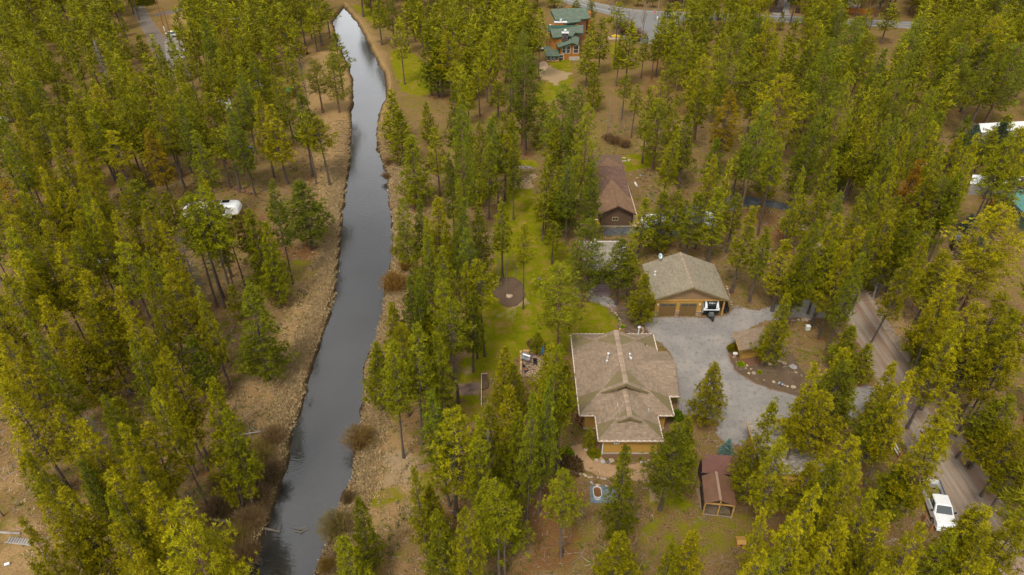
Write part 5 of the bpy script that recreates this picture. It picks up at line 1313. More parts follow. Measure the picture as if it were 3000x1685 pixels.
# ================================================================== small shed in the drive loop
def small_shed():
    th = Thing('shed', 'small mustard shed with slanting tan shingle roof inside the drive loop', 'shed', (31.6, 69, 0))
    A = Vector((29.6,66.9,2.35)); B = Vector((29.5,70.4,2.75)); Cc = Vector((33.6,71.6,2.75)); D = Vector((33.5,68.3,2.35))
    A = G(2167,1027,2.3); B = G(2149,973,2.75); D = G(2240,1015,2.3); Cc = G(2240,956,2.75)
    a = Vector((30.35,67.75,0)); b = Vector((33.3,68.35,0)); c = Vector((33.1,71.0,0)); d = Vector((30.1,70.0,0))
    lapwall(th, a, b, .05, 2.3, M_must); lapwall(th, b, c, .05, 2.3, M_must, apex=(.99,2.7)); lapwall(th, c, d, .05, 2.68, M_must); lapwall(th, d, a, .05, 2.3, M_trimy, apex=(.01,2.66))
    roof(th, [A,B,Cc,D], M_shingle, seed=61, course=.15, tab=.28, thick=.12)
    m = MB(); m.bar(A-Vector((0,.04,.06)), D-Vector((0,.04,.06)), .05, .16); th.part('fascia', m, M_trim)
    m = MB(); m.bar(A-Vector((.04,0,.06)), B-Vector((.04,0,.06)), .05, .16); th.part('fascia', m, M_trimy)
    for zz in (1.2,1.75):
        m = MB(); p = d+(a-d)*.55; m.box(p.x-.06,p.y-.12,zz,p.x+.02,p.y+.12,zz+.2); th.part('wall_lamp', m, M_rwood)
small_shed()

# ================================================================== hidden outbuilding right
def hidden_building():
    th = Thing('outbuilding', 'outbuilding with grey lap shingle roof half hidden behind pines by the drive', 'building', (29.5, 50.5, 0))
    zr, ze = 3.9, 2.6; x0, x1 = 26.5, 33.5
    L = G(2186,1236,3.1)
    x0 = L.x+.1; yr = L.y
    yf = 46.9; x1 = 33.4
    ym = yr-3.1
    roof(th, [(x0,yr,3.0),(x1,yr,3.0),(x1,yf,2.5),(x0,yf,2.5)], simple('grey brown shingles', (.27,.235,.19), .9, .15, tint=.45), seed=71, course=.24, tab=.5)
    lapwall(th, (x0+.5,yf+.5), (x1-.5,yf+.5), 0, 2.4, M_must); lapwall(th, (x0+.5,yr-.4), (x0+.5,yf+.5), 0, 2.6, M_must); lapwall(th, (x1-.5,yf+.5), (x1-.5,yr-.4), 0, 2.6, M_must)
    lapwall(th, (x1-.5,yr-.4), (x0+.5,yr-.4), 0, 2.8, M_must)
    m = MB(); m.bar((x0-.05,yr+.03,2.98),(x0-.05,yf,2.48),.08,.22); th.part('fascia', m, M_trimy)
hidden_building()

# ================================================================== ribbed metal roof helper
def ribroof(th, pts, mat, rib=0.16, name='roof', along='v'):
    P = [Vector(p) for p in pts]; n = (P[1]-P[0]).cross(P[2]-P[0]).normalized()
    if n.z < 0: n = -n
    m = MB(); m.hexa([p-Vector((0,0,.06)) for p in P], P); o = th.part(name, m, mat)
    # P = eaveA, eaveB, ridgeB, ridgeA
    w = (P[1]-P[0]).length; k = int(w/rib); s = MB()
    for i in range(k+1):
        f = i/k; a = P[0].lerp(P[1], f); b = P[3].lerp(P[2], f); s.bar(a+n*.015, b+n*.015, .035, .035, n)
    th.part('ribs', s, mat, o, kind='stuff'); return o

def animal_pen():
    th = Thing('animal_pen', 'brown metal-roofed animal shelter with gabled run and open wooden front', 'animal shelter', (21.8, 46.5, 0))
    q = lambda x, y, z: G(2050+x/4.8225, 1200+y/4.8225, z)
    A, B = q(35,890,2.25), q(500,925,2.25); A2, B2 = q(35,630,2.9), q(560,655,2.9)
    ribroof(th, [A,B,B2,A2], M_metalb, .14)
    m = MB(); m.box(A.x+.25,A.y+.25,0,B.x-.2,A2.y-.1,2.15); th.part('wall', m, M_dwood)
    g = MB(); g.bar(A+Vector((0,.1,-.1)), B+Vector((0,.1,-.1)), .08, .1); th.part('eave_board', g, M_white)
    # gabled run in front
    L0, L1 = q(70,1322,2.05), q(30,940,2.05); R0, R1 = q(515,1365,2.05), q(468,975,2.05); T0, T1 = q(300,1298,2.75), q(245,925,2.75)
    T0.y = (L0.y+R0.y)/2; T1.y = L1.y
    ribroof(th, [L0,L1,T1,T0], M_metalc, .10); ribroof(th, [R0,R1,T1,T0], M_metalc, .10)
    m = MB(); m.bar(T0+Vector((0,-.02,.03)), T1+Vector((0,0,.03)), .26, .05); th.part('ridge_cap', m, simple('tan ridge metal', (.33,.2,.14), .5, .1))
    bl = Vector((L0.x+.12,L0.y+.1,0)); br = Vector((R0.x-.12,R0.y+.1,0)); mid = (bl+br)/2
    for p in (bl, mid, br):
        z = 2.0 if p is not mid else 2.65
        m = MB(); m.bar(p, p+Vector((0,0,z)), .12); th.part('post', m, M_post)
    m = MB(); m.bar(bl+Vector((0,0,1.95)), br+Vector((0,0,1.95)), .12, .14); th.part('beam', m, M_post)
    m = MB(); m.bar(bl+Vector((0,0,.1)), br+Vector((0,0,.1)), .1, .12); th.part('sill_board', m, M_wood)
    for a, b in ((bl, Vector((L1.x+.1,L1.y,0))), (br, Vector((R1.x-.1,R1.y,0)))):
        m = MB(); m.bar(a+Vector((0,0,.5)), b+Vector((0,0,.5)), .04, 1.0); m.bar(a+Vector((0,0,1.9)), b+Vector((0,0,1.9)), .1, .12)
        for k in range(1, 4): p = a.lerp(b, k/4); m.bar(p, p+Vector((0,0,1.95)), .08)
        th.part('side_frame', m, M_dwood)
    # wire mesh on the front
    m = MB(); 
    for i in range(1, 22):
        p = bl.lerp(br, i/22); m.bar(p+Vector((0,0,.1)), p+Vector((0,0,1.9)), .008)
    for i in range(1, 13): m.bar(bl+Vector((0,0,.1+i*.145)), br+Vector((0,0,.1+i*.145)), .008)
    th.part('wire_mesh', m, M_steel, kind='stuff')
    m = MB(); m.box(bl.x,bl.y+.1,.01,br.x,L1.y,.03); th.part('floor', m, M_soilbed)
animal_pen()

# ================================================================== brown gabled house
def brown_house():
    th = Thing('house', 'long brown gabled house with brown shingle roof and one small window', 'house', (18, 110, 0))
    x0, x1, xc = 15.2, 20.75, 17.98; y0 = 102.0; ze, zr = 2.75, 4.35; e0 = 101.4
    lapwall(th, (x0,y0), (x1,y0), .1, 2.75, M_brownw, apex=(.5,4.2), vertical=True); lapwall(th, (x1,y0), (x1,119.5), .1, 2.75, M_brownw, vertical=True); lapwall(th, (x0,119.5), (x0,y0), .1, 2.75, M_brownw, vertical=True)
    th.part('foundation', MB().box(x0-.02,y0-.03,0,x1+.02,119.5,.14), M_conc)
    m = MB(); m.box(x0,y0-.045,2.72,x1,y0-.022,2.86); th.part('trim', m, M_brownw)
    c = G(1700+610/5.567, 440+1118/5.567, 0); 
    window(th, (17.75, y0, ZY(440+1118/5.567, y0)), (1,0,0), 1.05, .72, simple('tan window trim', (.45,.34,.17), .6, .1), 1, 0, (0,-1,0))
    xl, xr = 14.85, 21.15
    roof(th, [(xl,e0,ze),(xl,116.5,ze),(xc,116.5,zr),(xc,e0,zr)], M_shingleb, seed=81, course=.18); roof(th, [(xr,e0,ze),(xr,119.8,ze),(xc,119.8,zr),(xc,e0,zr)], M_shingleb, seed=82, course=.18)
    for s, e in ((1,xr),(-1,xl)):
        b = MB(); b.bar((xc,e0-.03,zr-.1),(e,e0-.03,ze-.12), .05, .2); th.part('rake_board', b, simple('dark red rake', (.10,.045,.03), .7, .1))
    # taller rear cross block
    R = Vector((16.2,114.6,5.3)); R2 = Vector((20.4,114.6,5.3))
    roof(th, [(15.2,107.2,3.1),(21.0,107.2,3.1),(20.45,114.6,5.35),(16.0,114.6,5.35)], simple('dark brown shingles', (.15,.085,.06), .9, .15, tint=.25), seed=83, course=.18)  # slope facing the viewer: its shade painted in as a darker roof brown
    roof(th, [(16.0,114.6,5.35),(20.45,114.6,5.35),(17.9,118.2,5.45)], M_shingleb, seed=84, course=.18)
    roof(th, [(15.2,107.2,3.08),(16.0,114.6,5.34),(13.6,114.6,3.0)], M_shingleb, seed=85)
    m = MB(); m.box(14.5,114.8,0,20.6,120,5.0); th.part('wall', m, M_brownw)
    ridge_cap(th, (xc,e0,zr), (xc,108.5,zr), .25, M_shingleb)
    b = MB(); b.bar((xr+.05,e0,ze-.05),(xr+.05,119.8,ze-.05), .1, .12); th.part('gutter', b, M_gutter)
    m = MB(); m.box(x1+.1,101.8,0,22.3,113,.08); th.part('side_walk', m, simple('tan walk', (.5,.33,.19), .9, .15))
brown_house()

# ================================================================== cabin beside the garage
def cabin():
    q = lambda x, y, z: G(1700+x/6.577, 680+y/6.577, z)
    th = Thing('cabin', 'low cabin with light grey-tan roof and wooden front steps beneath pines', 'cabin', (15, 84, 0))
    Bl, Br = q(-10,235,3.2), q(1000,215,3.2); x0, x1 = Bl.x+2.2, Br.x; yb = Br.y
    yf = 84.2
    ms = simple('pale grey shingles', (.29,.25,.19), .9, .15, tint=.3)
    x0 = 10.6; x1 = 17.9; yr = 88.4; yb = 92.4
    roof(th, [(x0,yb,2.9),(x1,yb,2.9),(x1,yr,4.2),(x0,yr,4.2)], ms, seed=91); roof(th, [(x0,yf,2.9),(x1,yf,2.9),(x1,yr,4.2),(x0,yr,4.2)], ms, seed=92)
    lapwall(th, (x0+.5,yf+1.6), (x1-.5,yf+1.6), .1, 2.9, M_dwood); lapwall(th, (x1-.5,yf+1.6), (x1-.5,yb-.5), .1, 3, M_brownw, apex=(.45,4.0)); lapwall(th, (x0+.5,yb-.5), (x0+.5,yf+1.6), .1, 3, M_brownw, apex=(.55,4.0)); lapwall(th, (x1-.5,yb-.5), (x0+.5,yb-.5), .1, 2.8, M_brownw)
    g = MB(); g.bar((x0,yb+.06,2.9),(x1,yb+.06,2.9), .1, .12); th.part('gutter', g, M_white)
    vent(th, 13.1, 91.9, 3.1, .5, .1); 
    v = MB(); v.lathe(12.6, 90.2, [(.35,3.6),(.4,3.95),(.3,4.1)], 12); th.part('roof_fan', v, M_white)
    v = MB(); v.lathe(12.7, 89.3, [(.2,4.0),(.2,4.35),(.34,4.36),(.3,4.5)], 12); th.part('roof_fan', v, M_white)
    for x in (x0+.8, 13.3, x1-.8):
        m = MB(); m.box(x-.07,yf+.2,0.3,x+.07,yf+.34,2.85); th.part('porch_post', m, M_dwood)
    m = MB(); m.box(x0+.4,yf,0,x1-.4,yf+1.6,.55); th.part('porch_floor', m, simple('purple brown decking', (.13,.085,.08), .8, .15))
    c = G(1700+370/6.577, 680+1190/6.577, 0); w = 1.75
    for i in range(4):
        m = MB(); zz = .52-.13*(i+1); y1 = 84.2-.42*i; 
        if i == 3: m.box(c.x-w,c.y-.6,0,c.x+w,y1,zz+.02)
        else: m.box(c.x-w+.1,y1-.42,0,c.x+w-.1,y1,zz)
        th.part('step', m, simple('step boards', (.20,.14,.13), .8, .15))
    m = MB(); m.box(c.x-.6,yf+.5,.56,c.x+.6,yf+1.1,1.0); th.part('bench', m, M_wood)
    m = MB(); m.lathe(13.8, 83.9, [(.22,.0),(.2,.5),(.24,.8),(.08,1.2),(.1,1.4)], 8); 
cabin()

# ================================================================== green-roofed house (far)
def green_house():
    q = lambda x, y, z: G(1550+x/7.233, y/7.233, z)
    base = q(800,1250,0)
    th = Thing('house', 'orange-walled house with several stepped green roofs and a stone chimney', 'house', tuple(base))
    ed = simple('dark green fascia', (.02,.07,.045), .6, .1)
    def rf(pts, seed, th_=.3): return roof(th, pts, M_shingled, seed=seed, course=.3, tab=.8, thick=th_, edge=ed)
    ya = q(500,1310,0).y   # sunroom front wall
    # sunroom (left front)
    x0, x1 = q(385,1310,0).x, q(645,1310,0).x
    zf = ZY(1188/7.233, ya-.6)
    lapwall(th, (x0,ya), (x1,ya), 0, zf-.28, M_orange, row=.3); lapwall(th, (x0,ya+3.5), (x0,ya), 0, zf-.28, M_orange, row=.3); e = lambda x, y, z: q(x, y, z)
    rf([e(345,1190,zf), e(652,1190,zf), e(612,985,zf+.5), e(300,980,zf+.5)], 101, .2)
    for xx in (424, 496, 566):
        c = q(xx,1234,0); window(th, (q(xx,1310,0).x, ya, ZY(1234/7.233, ya)), (1,0,0), 1.35, 1.3, M_white, 0, 1, (0,-1,0))
    # gabled block
    yb = q(760,1270,0).y; xa, xb = q(648,1290,0).x, q(1010,1250,0).x+.6
    za, zb = ZY(1000/7.233, yb), ZY(905/7.233, yb)
    xm = q(915,905,zb).x
    lapwall(th, (xa,yb), (xb,yb), 0, za-.1, M_orange, apex=((xm-xa)/(xb-xa), zb), row=.3); lapwall(th, (xb,yb), (xb,yb+9), 0, za, M_orange, row=.3)
    lapwall(th, (xa,yb+9), (xa,yb), 0, za, M_orange, row=.3)
    th.part('foundation', MB().box(xa+2.6,yb-.35,0,xb+.1,yb,.9), M_conc)
    window(th, (q(740,1050,0).x*0+ (G(1550+742/7.233,1052/7.233,za-1).x), yb, ZY(1052/7.233, yb)), (1,0,0), 1.35, 2.1, M_white, 0, 1, (0,-1,0))
    window(th, (G(1550+816/7.233,1052/7.233,za-1).x, yb, ZY(1052/7.233, yb)), (1,0,0), 1.35, 2.1, M_white, 0, 1, (0,-1,0))
    window(th, (G(1550+985/7.233,1050/7.233,za-1).x, yb, ZY(1050/7.233, yb)), (1,0,0), 1.5, 2.1, M_white, 0, 1, (0,-1,0))
    window(th, (G(1550+690/7.233,1220/7.233,.8).x, yb, ZY(1220/7.233, yb)), (1,0,0), 1.2, 1.6, M_white, 0, 1, (0,-1,0))
    zA = ZY(1003/7.233, yb-.8)
    a = e(618,1008,zA); ap = Vector((xm, yb-.8, ZY(905/7.233, yb-.8))); k = e(540,855,zA+.1); kp = e(870,760,ap.z+.2)
    rf([a, ap, kp, k], 102); rf([ap, e(1040,960,zA+.5), e(1075,745,zA+.9), kp], 103)
    # middle block: two long eave-on planes
    for (pts, z0, z1, sd) in (([(500,800),(930,765),(1010,640),(440,640)], 5.6, 6.3, 104), ([(405,655),(1150,705),(1150,530),(395,535)], 6.0, 6.9, 105)):
        rf([e(*pts[0],z0), e(*pts[1],z0), e(*pts[2],z1), e(*pts[3],z1)], sd)
    p, q2 = e(500,815,5.3), e(760,800,5.3); m = MB(); m.box(p.x,p.y+.5,0,q2.x,p.y+6,5.3); th.part('wall', m, M_orange)
    p = e(420,660,5.7); q2 = e(1140,700,5.7); m = MB(); m.box(p.x+.4,p.y+1,0,q2.x-.5,p.y+8,5.6); th.part('wall', m, M_orange)
    m = MB(); c = e(440,760,3); m.box(c.x-.2,c.y,1.2,c.x+.25,c.y+.3,6.2); th.part('corner_post', m, M_white)
    m = MB(); c = e(487,860,3); m.box(c.x-.2,c.y,1.2,c.x+.2,c.y+.3,5.3); th.part('corner_post', m, M_white)
    # chimney stone
    c = e(762,790,5.6); m = MB(); r = random.Random(8); z = c.z-1
    while z < c.z+1.0:
        for i in range(3):
            m.box(c.x-.8+i*.53, c.y-.45-r.uniform(0,.07), z, c.x-.8+(i+1)*.53-.03, c.y+.5, z+.29, 0, r.random())
        z += .31
    ch = th.part('chimney', m, simple('dark chimney stone', (.10,.08,.075), .9, .3, tint=.6))
    th.part('cap', MB().box(c.x-1.0,c.y-.7,z,c.x+1.0,c.y+.7,z+.18).lathe(c.x,c.y,[(.3,z+.18),(.3,z+.7),(.45,z+.72),(.3,z+.95)],10), M_galv, ch)
    c = e(668,520,6); m = MB(); m.box(c.x-1.7,c.y-.5,c.z-2,c.x+1.7,c.y+.6,c.z+.6); ch = th.part('chimney', m, M_orange)
    th.part('cap', MB().box(c.x-1.85,c.y-.7,c.z+.6,c.x+1.85,c.y+.8,c.z+.75).lathe(c.x,c.y,[(.3,c.z+.75),(.3,c.z+1.4),(.4,c.z+1.5)],10), M_galv, ch)
    # upper big block
    rf([e(580,480,6.5), e(750,500,6.5), e(1095,450,6.3), e(1075,410,6.5), e(1305,375,6.2), e(1220,170,8.6), e(480,235,8.6)][:1]+[e(1305,385,6.2), e(1215,165,7.5), e(450,240,7.5)], 106)
    rf([e(750,500,6.48), e(1100,455,6.4), e(1080,390,6.7), e(560,420,7.0)], 107)
    a1, a2 = e(760,520,5.9), e(1225,420,5.9); m = MB(); m.prism([(a1.x,a1.y+.8,0),(a2.x,a2.y+.8,0),(a2.x,a2.y+.8,6),(a1.x,a1.y+.8,6.2)], (0,4,0)); th.part('wall', m, simple('red brown siding', (.26,.105,.05), .8, .1))
    m = MB(); c = e(1225,490,3); m.box(c.x-.15,c.y-.1,0,c.x+.15,c.y+.3,6); th.part('corner_post', m, M_dark)
    m = MB(); c = e(1250,490,3); m.box(c.x,c.y,0,c.x+.8,c.y+4,6.0); th.part('wall', m, M_orange)
    # deck
    a1, a2 = e(355,960,1.4), e(500,970,1.4); m = MB(); m.box(a1.x,a1.y,1.2,a2.x,a1.y+5,1.4); dk = th.part('deck', m, M_rwood)
    for i in range(9):
        x = a1.x+(a2.x-a1.x)*i/8; th.part('baluster', MB().box(x-.06,a1.y,0.2,x+.06,a1.y+.1,2.4), M_rwood, dk)
    th.part('rail', MB().bar((a1.x,a1.y,2.4),(a2.x,a1.y,2.4),.15).bar((a1.x,a1.y,2.4),(a1.x,a1.y+5,2.4),.15), M_rwood, dk)
    t = Thing('table', 'pale square patio table beside the deck of the green-roofed house', 'table', tuple(e(255,1050,0)))
    c = e(262,1005,.8); 
    t.part('table_top', MB().box(c.x-1.9,c.y-1.2,.72,c.x+1.7,c.y+1.5,.82), simple('pale stone', (.55,.50,.44), .8, .1))
    for sx in (-1.6,1.4):
        for sy in (-1,1.2): t.part('leg', MB().box(c.x+sx-.08,c.y+sy-.08,0,c.x+sx+.08,c.y+sy+.08,.72), M_wood)
green_house()

# ================================================================== teal-roofed house far right, its deck, sheds
def right_side():
    q = lambda x, y, z: G(2800+x/9.645, 500+y/9.645, z)
    th = Thing('house', 'sage green house with teal ribbed metal roof at the right edge', 'house', tuple(q(1700,1000,0)))
    A = q(1470,740,3.0); B = q(1880,1150,3.0); zr = 5.2
    d = (B-A); d.z = 0; nrm = Vector((d.y,-d.x,0)).normalized(); nrm = -nrm if nrm.x < 0 else nrm
    n2 = nrm if nrm.x > 0 else -nrm
    A0 = A-d*.15; B0 = B+d*.55
    up = n2*4.5+Vector((0,0,2.2))
    ribroof(th, [A0, B0, B0+up, A0+up], M_teal, .3)
    up2 = n2*9; ribroof(th, [A0+up2, B0+up2, B0+up, A0+up], M_teal, .3)
    wa, wb = A0+n2*.6, B0+n2*.6
    lapwall(th, wa, wb, 0, 2.9, M_greenwall); lapwall(th, wa+n2*8, wa, 0, 2.9, M_greenwall, apex=(.5,4.9))
    for f in (.25,.4,.55):
        p = wa.lerp(wb, f); window(th, (p.x,p.y,1.6), d, 1.0, 1.5, M_white, 0, 0)
    # deck
    dk = Thing('deck', 'raised orange-stained wooden deck with solid railing beside the teal-roofed house', 'deck', tuple(q(1200,1200,0)))
    pts = [q(960,960,.9), q(1180,1210,.9), q(1600,1200,.9), q(1560,1010,.9), q(1080,860,.9)]
    m = MB(); m.hexa([p-Vector((0,0,.15)) for p in pts], pts); dk.part('floor', m, M_rwood)
    for a, b in ((pts[0],pts[1]), (pts[1],pts[2]), (pts[4],pts[0])):
        L = (b-a).length; k = max(2, int(L/1.4))
        for i in range(k+1):
            p = a.lerp(b, i/k); dk.part('post', MB().box(p.x-.08,p.y-.08,0,p.x+.08,p.y+.08,1.95), M_rwood)
        pn = MB(); n = int(L/.17)
        for i in range(n):
            p = a.lerp(b, (i+.5)/n); pn.bar(p+Vector((0,0,.05)), p+Vector((0,0,.95)), .12, .04, (b-a).normalized())
        dk.part('railing', pn.bar(a+Vector((0,0,1.0)), b+Vector((0,0,1.0)), .16, .06), simple('orange rail stain', (.45,.13,.03), .6, .15))
    # boulders beside deck
    # sheds
    w = lambda x, y, z: G(2720+x/3.2155, 330+y/3.2155, z)
    def shed(name, label, pr, roofm, wallm, zz=2.2, hh=.7):
        t = Thing('shed', label, 'shed', tuple(G(*pr[0], 0)))
        P = [G(p[0], p[1], zz) for p in pr]; P[2].z += hh; P[3].z += hh; P[2] = G(pr[2][0], pr[2][1], zz+hh); P[3] = G(pr[3][0], pr[3][1], zz+hh)
        roof(t, P, roofm, seed=7, course=.3, tab=.5)
        c = sum(P, Vector())/4; lo = [Vector((p.x,p.y,0)).lerp(Vector((c.x,c.y,0)), .14) for p in P]
        m = MB(); m.hexa(lo, [Vector((a.x,a.y,b.z-.18)) for a, b in zip(lo, P)]); t.part('wall', m, wallm); return t
    W = lambda x, y: (2720+x/3.2155, 330+y/3.2155)
    M_sr = simple('blue grey shingles', (.13,.15,.17), .8, .15, tint=.2)
    shed('s', 'dark little shed with blue-grey roof left of two leaning trunks', [W(238,1155),W(262,1205),W(335,1155),W(290,1105)], M_sr, M_dwood)
    shed('s', 'green hexagonal shed with blue-grey roof between trunks and a bushy ponderosa', [W(480,1145),W(545,1185),W(620,1175),W(580,1142)], M_sr, M_greenwall, 2.6, .5)
    t = Thing('shelter', 'green lean-to roof over the end of the dark board fence', 'shelter', tuple(G(*W(480,1360),0)))
    P = [G(*W(400,1355),1.8), G(*W(540,1305),2.2), G(*W(640,1330),2.2), G(*W(560,1380),1.8)]
    m = MB(); m.hexa([p-Vector((0,0,.08)) for p in P], P); t.part('roof', m, M_sr)
    for p in P: t.part('post', MB().box(p.x-.05,p.y-.05,0,p.x+.05,p.y+.05,p.z-.08), M_dwood)
    # dark board fence
    f = Thing('fence', 'dark brown vertical board fence below the green shed', 'fence', tuple(G(*W(330,1385),0)))
    a, b = G(*W(205,1388),0), G(*W(560,1390),0); k = int((b-a).length/.3)
    for i in range(k):
        p = a.lerp(b, (i+.5)/k); f.part('board', MB().box(p.x-.14,p.y-.02,.03,p.x+.14,p.y+.02,1.8+rnd.uniform(-.04,.04)), M_dwood)
    f.part('rail', MB().bar(a+Vector((0,.05,.5)), b+Vector((0,.05,.5)), .06).bar(a+Vector((0,.05,1.5)), b+Vector((0,.05,1.5)), .06), M_dwood)
    # white buildings
    for lab, pts, z, wl in (('long white-roofed building behind the silvery spruce at right edge', [(2875,388),(3060,376),(3060,352),(2868,362)], 2.6, 'b'),
                        ('white-roofed outbuilding just above the teal roof', [(2842,538),(3010,537),(3010,515),(2850,512)], 2.4, 'b')):
        t = Thing('building', lab, 'building', tuple(G(*pts[0],0)))
        P = [G(*p, z if i < 2 else z+.6) for i, p in enumerate(pts)]
        ribroof(t, P, M_white, .6); m = MB(); lo = [Vector((p.x,p.y,0)) for p in P]; c = sum(lo, Vector())/4; lo = [p.lerp(c, .04) for p in lo]
        m.hexa(lo, [Vector((l.x,l.y,p.z-.1)) for l, p in zip(lo, P)]); t.part('wall', m, simple('grey siding', (.25,.23,.21), .8, .1))
    for lab, pts, z in (('flat white roof among the pines at the top right corner', [(2925,10),(3000,14),(3020,0),(2930,-6)], 3),
                        ('white shed roof glimpsed among pines below the top right corner', [(2880,88),(2930,86),(2930,62),(2890,64)], 2.5),
                        ('pale roof glimpsed between pines above the right end of the highway', [(2480,18),(2520,18),(2520,-4),(2485,-4)], 1.8)):
        t = Thing('building', lab, 'building', tuple(G(*pts[0],0)))
        P = [G(*p, z if i < 2 else z+.6) for i, p in enumerate(pts)]
        m = MB(); m.hexa([p-Vector((0,0,.15)) for p in P], P); t.part('roof', m, M_gutter if z < 2 else M_white); m = MB(); lo = [Vector((p.x,p.y,0)) for p in P]; c = sum(lo, Vector())/4; lo = [p.lerp(c, .05) for p in lo]
        m.hexa(lo, [Vector((l.x,l.y,p.z-.16)) for l, p in zip(lo, P)]); t.part('wall', m, simple('tan siding', (.4,.33,.25), .8, .1))
right_side()
# ================================================================== vehicles
def wheel(th, x, y, r=.38, w=.26, side=1):
    m = MB(); n = 18; V = []; F = []
    for xx in (x-w/2, x+w/2):
        for k in range(n): t = 6.283*k/n; V.append((xx, y+r*math.cos(t), r+r*math.sin(t)))
    for k in range(n): j = (k+1) % n; F.append((k,j,n+j,n+k))
    F.append(tuple(range(n))); F.append(tuple(range(n,2*n))); m.add(V, F); wh = th.part('wheel', m, M_tyre)
    m = MB(); xx = x+side*(w/2+.005); V = [(xx, y+r*.6*math.cos(6.283*k/12), r+r*.6*math.sin(6.283*k/12)) for k in range(12)]; m.prism(V, (side*.02,0,0)); th.part('rim', m, M_steel, wh)
def pickup():
    a = G(2763,1563); b = G(2712,1428); yaw = math.atan2(-(a.x-b.x), (a.y-b.y))   # nose direction = local +Y
    ctr = (a+b)/2
    th = Thing('pickup_truck', 'white pickup truck with open bed parked on the gravel road', 'pickup truck', (ctr.x+.15, ctr.y+.1, 0), rz=yaw, local=True)
    Wt = simple('white car paint', (.80,.80,.79), .3, .03, bmp=0, spec=.6); Gr = simple('grey bed lining', (.19,.18,.17), .8, .25); Bl = simple('dark blue grey rail', (.07,.09,.12), .5, .1)
    hw = .98
    # lower body with hood, profile extruded with tumblehome
    prof = [(2.90,.45),(2.98,.65),(2.94,.98),(2.80,1.10),(1.62,1.20),(1.50,1.22),(-.62,1.24),(-.62,.42),(.0,.38),(2.2,.38)]
    V = []; n = len(prof)
    m = MB()
    for i in range(n):
        y, z = prof[i]
    def sec(x, sc): return [(x, y, z) for y, z in prof]
    m.hexa([(-hw, y, z) for y, z in prof], [(hw, y, z) for y, z in prof]); body = th.part('body', m, Wt)
    bmod = body.modifiers.new('bevel', 'BEVEL'); bmod.width = .06; bmod.segments = 2
    # hood raised
    m = MB(); m.hexa([(-.82,1.6,1.19),(.82,1.6,1.19),(.78,2.75,1.06),(-.78,2.75,1.06)], [(-.74,1.62,1.25),(.74,1.62,1.25),(.68,2.68,1.13),(-.68,2.68,1.13)]); th.part('hood', m, Wt)
    # cab
    m = MB(); m.hexa([(-.93,-.62,1.2),(.93,-.62,1.2),(.93,1.62,1.2),(-.93,1.62,1.2)], [(-.76,-.48,1.86),(.76,-.48,1.86),(.76,.85,1.86),(-.76,.85,1.86)]); cab = th.part('cab', m, Wt)
    cab.modifiers.new('bevel', 'BEVEL').width = .05
    def quad(p, name, mt, t=.012):
        P = [Vector(v) for v in p]; nn = (P[1]-P[0]).cross(P[2]-P[0]).normalized(); m = MB(); m.hexa([v for v in P], [v+nn*t for v in P]); m2 = MB(); 
        return th.part(name, m, mt)
    def lerp_face(b0, b1, t0, t1, s0, s1, u0, u1):
        f = lambda s, u: (Vector(b0).lerp(Vector(b1), s)).lerp(Vector(t0).lerp(Vector(t1), s), u)
        return [f(s0,u0), f(s1,u0), f(s1,u1), f(s0,u1)]
    b = [(-.93,-.62,1.2),(.93,-.62,1.2),(.93,1.62,1.2),(-.93,1.62,1.2)]; t = [(-.76,-.48,1.86),(.76,-.48,1.86),(.76,.85,1.86),(-.76,.85,1.86)]
    def off(P, v): return [p+Vector(v) for p in P]
    quad(off(lerp_face(b[2],b[3],t[2],t[3],.07,.93,.08,.88), (0,.02,.02)), 'windscreen', M_glass)
    quad(off(lerp_face(b[0],b[1],t[0],t[1],.1,.9,.25,.85), (0,-.02,0)), 'rear_window', M_glass)
    for s0, s1 in ((.06,.46),(.50,.86)):
        quad(off(lerp_face(b[3],b[0],t[3],t[0],1-s1,1-s0,.12,.86), (-.02,0,.01)), 'side_window', M_glass)
        quad(off(lerp_face(b[1],b[2],t[1],t[2],s0,s1,.12,.86), (.02,0,.01)), 'side_window', M_glass)
    # open bed
    m = MB(); m.box(-hw+.1,-2.9,.55,hw-.1,-.64,.62); bed = th.part('bed', m, Gr)
    m = MB(); m.box(-hw,-2.95,.5,-hw+.12,-.63,1.20); th.part('bed_side', m, Wt); m = MB(); m.box(hw-.12,-2.95,.5,hw,-.63,1.20); th.part('bed_side', m, Wt)
    m = MB(); m.box(-hw+.12,-2.95,.5,hw-.12,-2.86,1.18); th.part('tailgate', m, Wt)
    for x in (-hw+.0, hw-.14): m = MB(); m.box(x,-2.94,1.203,x+.14,-.64,1.235); th.part('bed_rail', m, Bl)
    m = MB(); m.box(-.85,-2.2,.63,.1,-2.05,.72).box(-.2,-1.6,.63,.6,-1.45,.7); th.part('bed_board', m, M_dark)
    m = MB(); m.box(-.95,2.96,.42,.95,3.1,.66); th.part('bumper', m, Wt); m = MB(); m.box(-.55,2.95,.70,.55,2.99,.92); th.part('grille', m, M_dark)
    for k in range(3): m = MB(); m.box(-.53,2.99,.73+k*.065,.53,3.0,.75+k*.065); th.part('grille_bar', m, M_steel)
    for x in (-.9,.6): m = MB(); m.box(x,2.94,.72,x+.3,2.985,.92); th.part('headlight', m, simple('headlight glass', (.6,.6,.6), .15, .05, bmp=0))
    for s in (-1,1): m = MB(); m.box(s*1.0-(.0 if s>0 else .22),1.25,1.22,s*1.0+(.22 if s>0 else 0),1.36,1.42); th.part('mirror', m, M_dark)
    for y in (-1.9,1.95):
        for s in (-1,1): wheel(th, s*.86, y, .39, .27, s)
pickup()
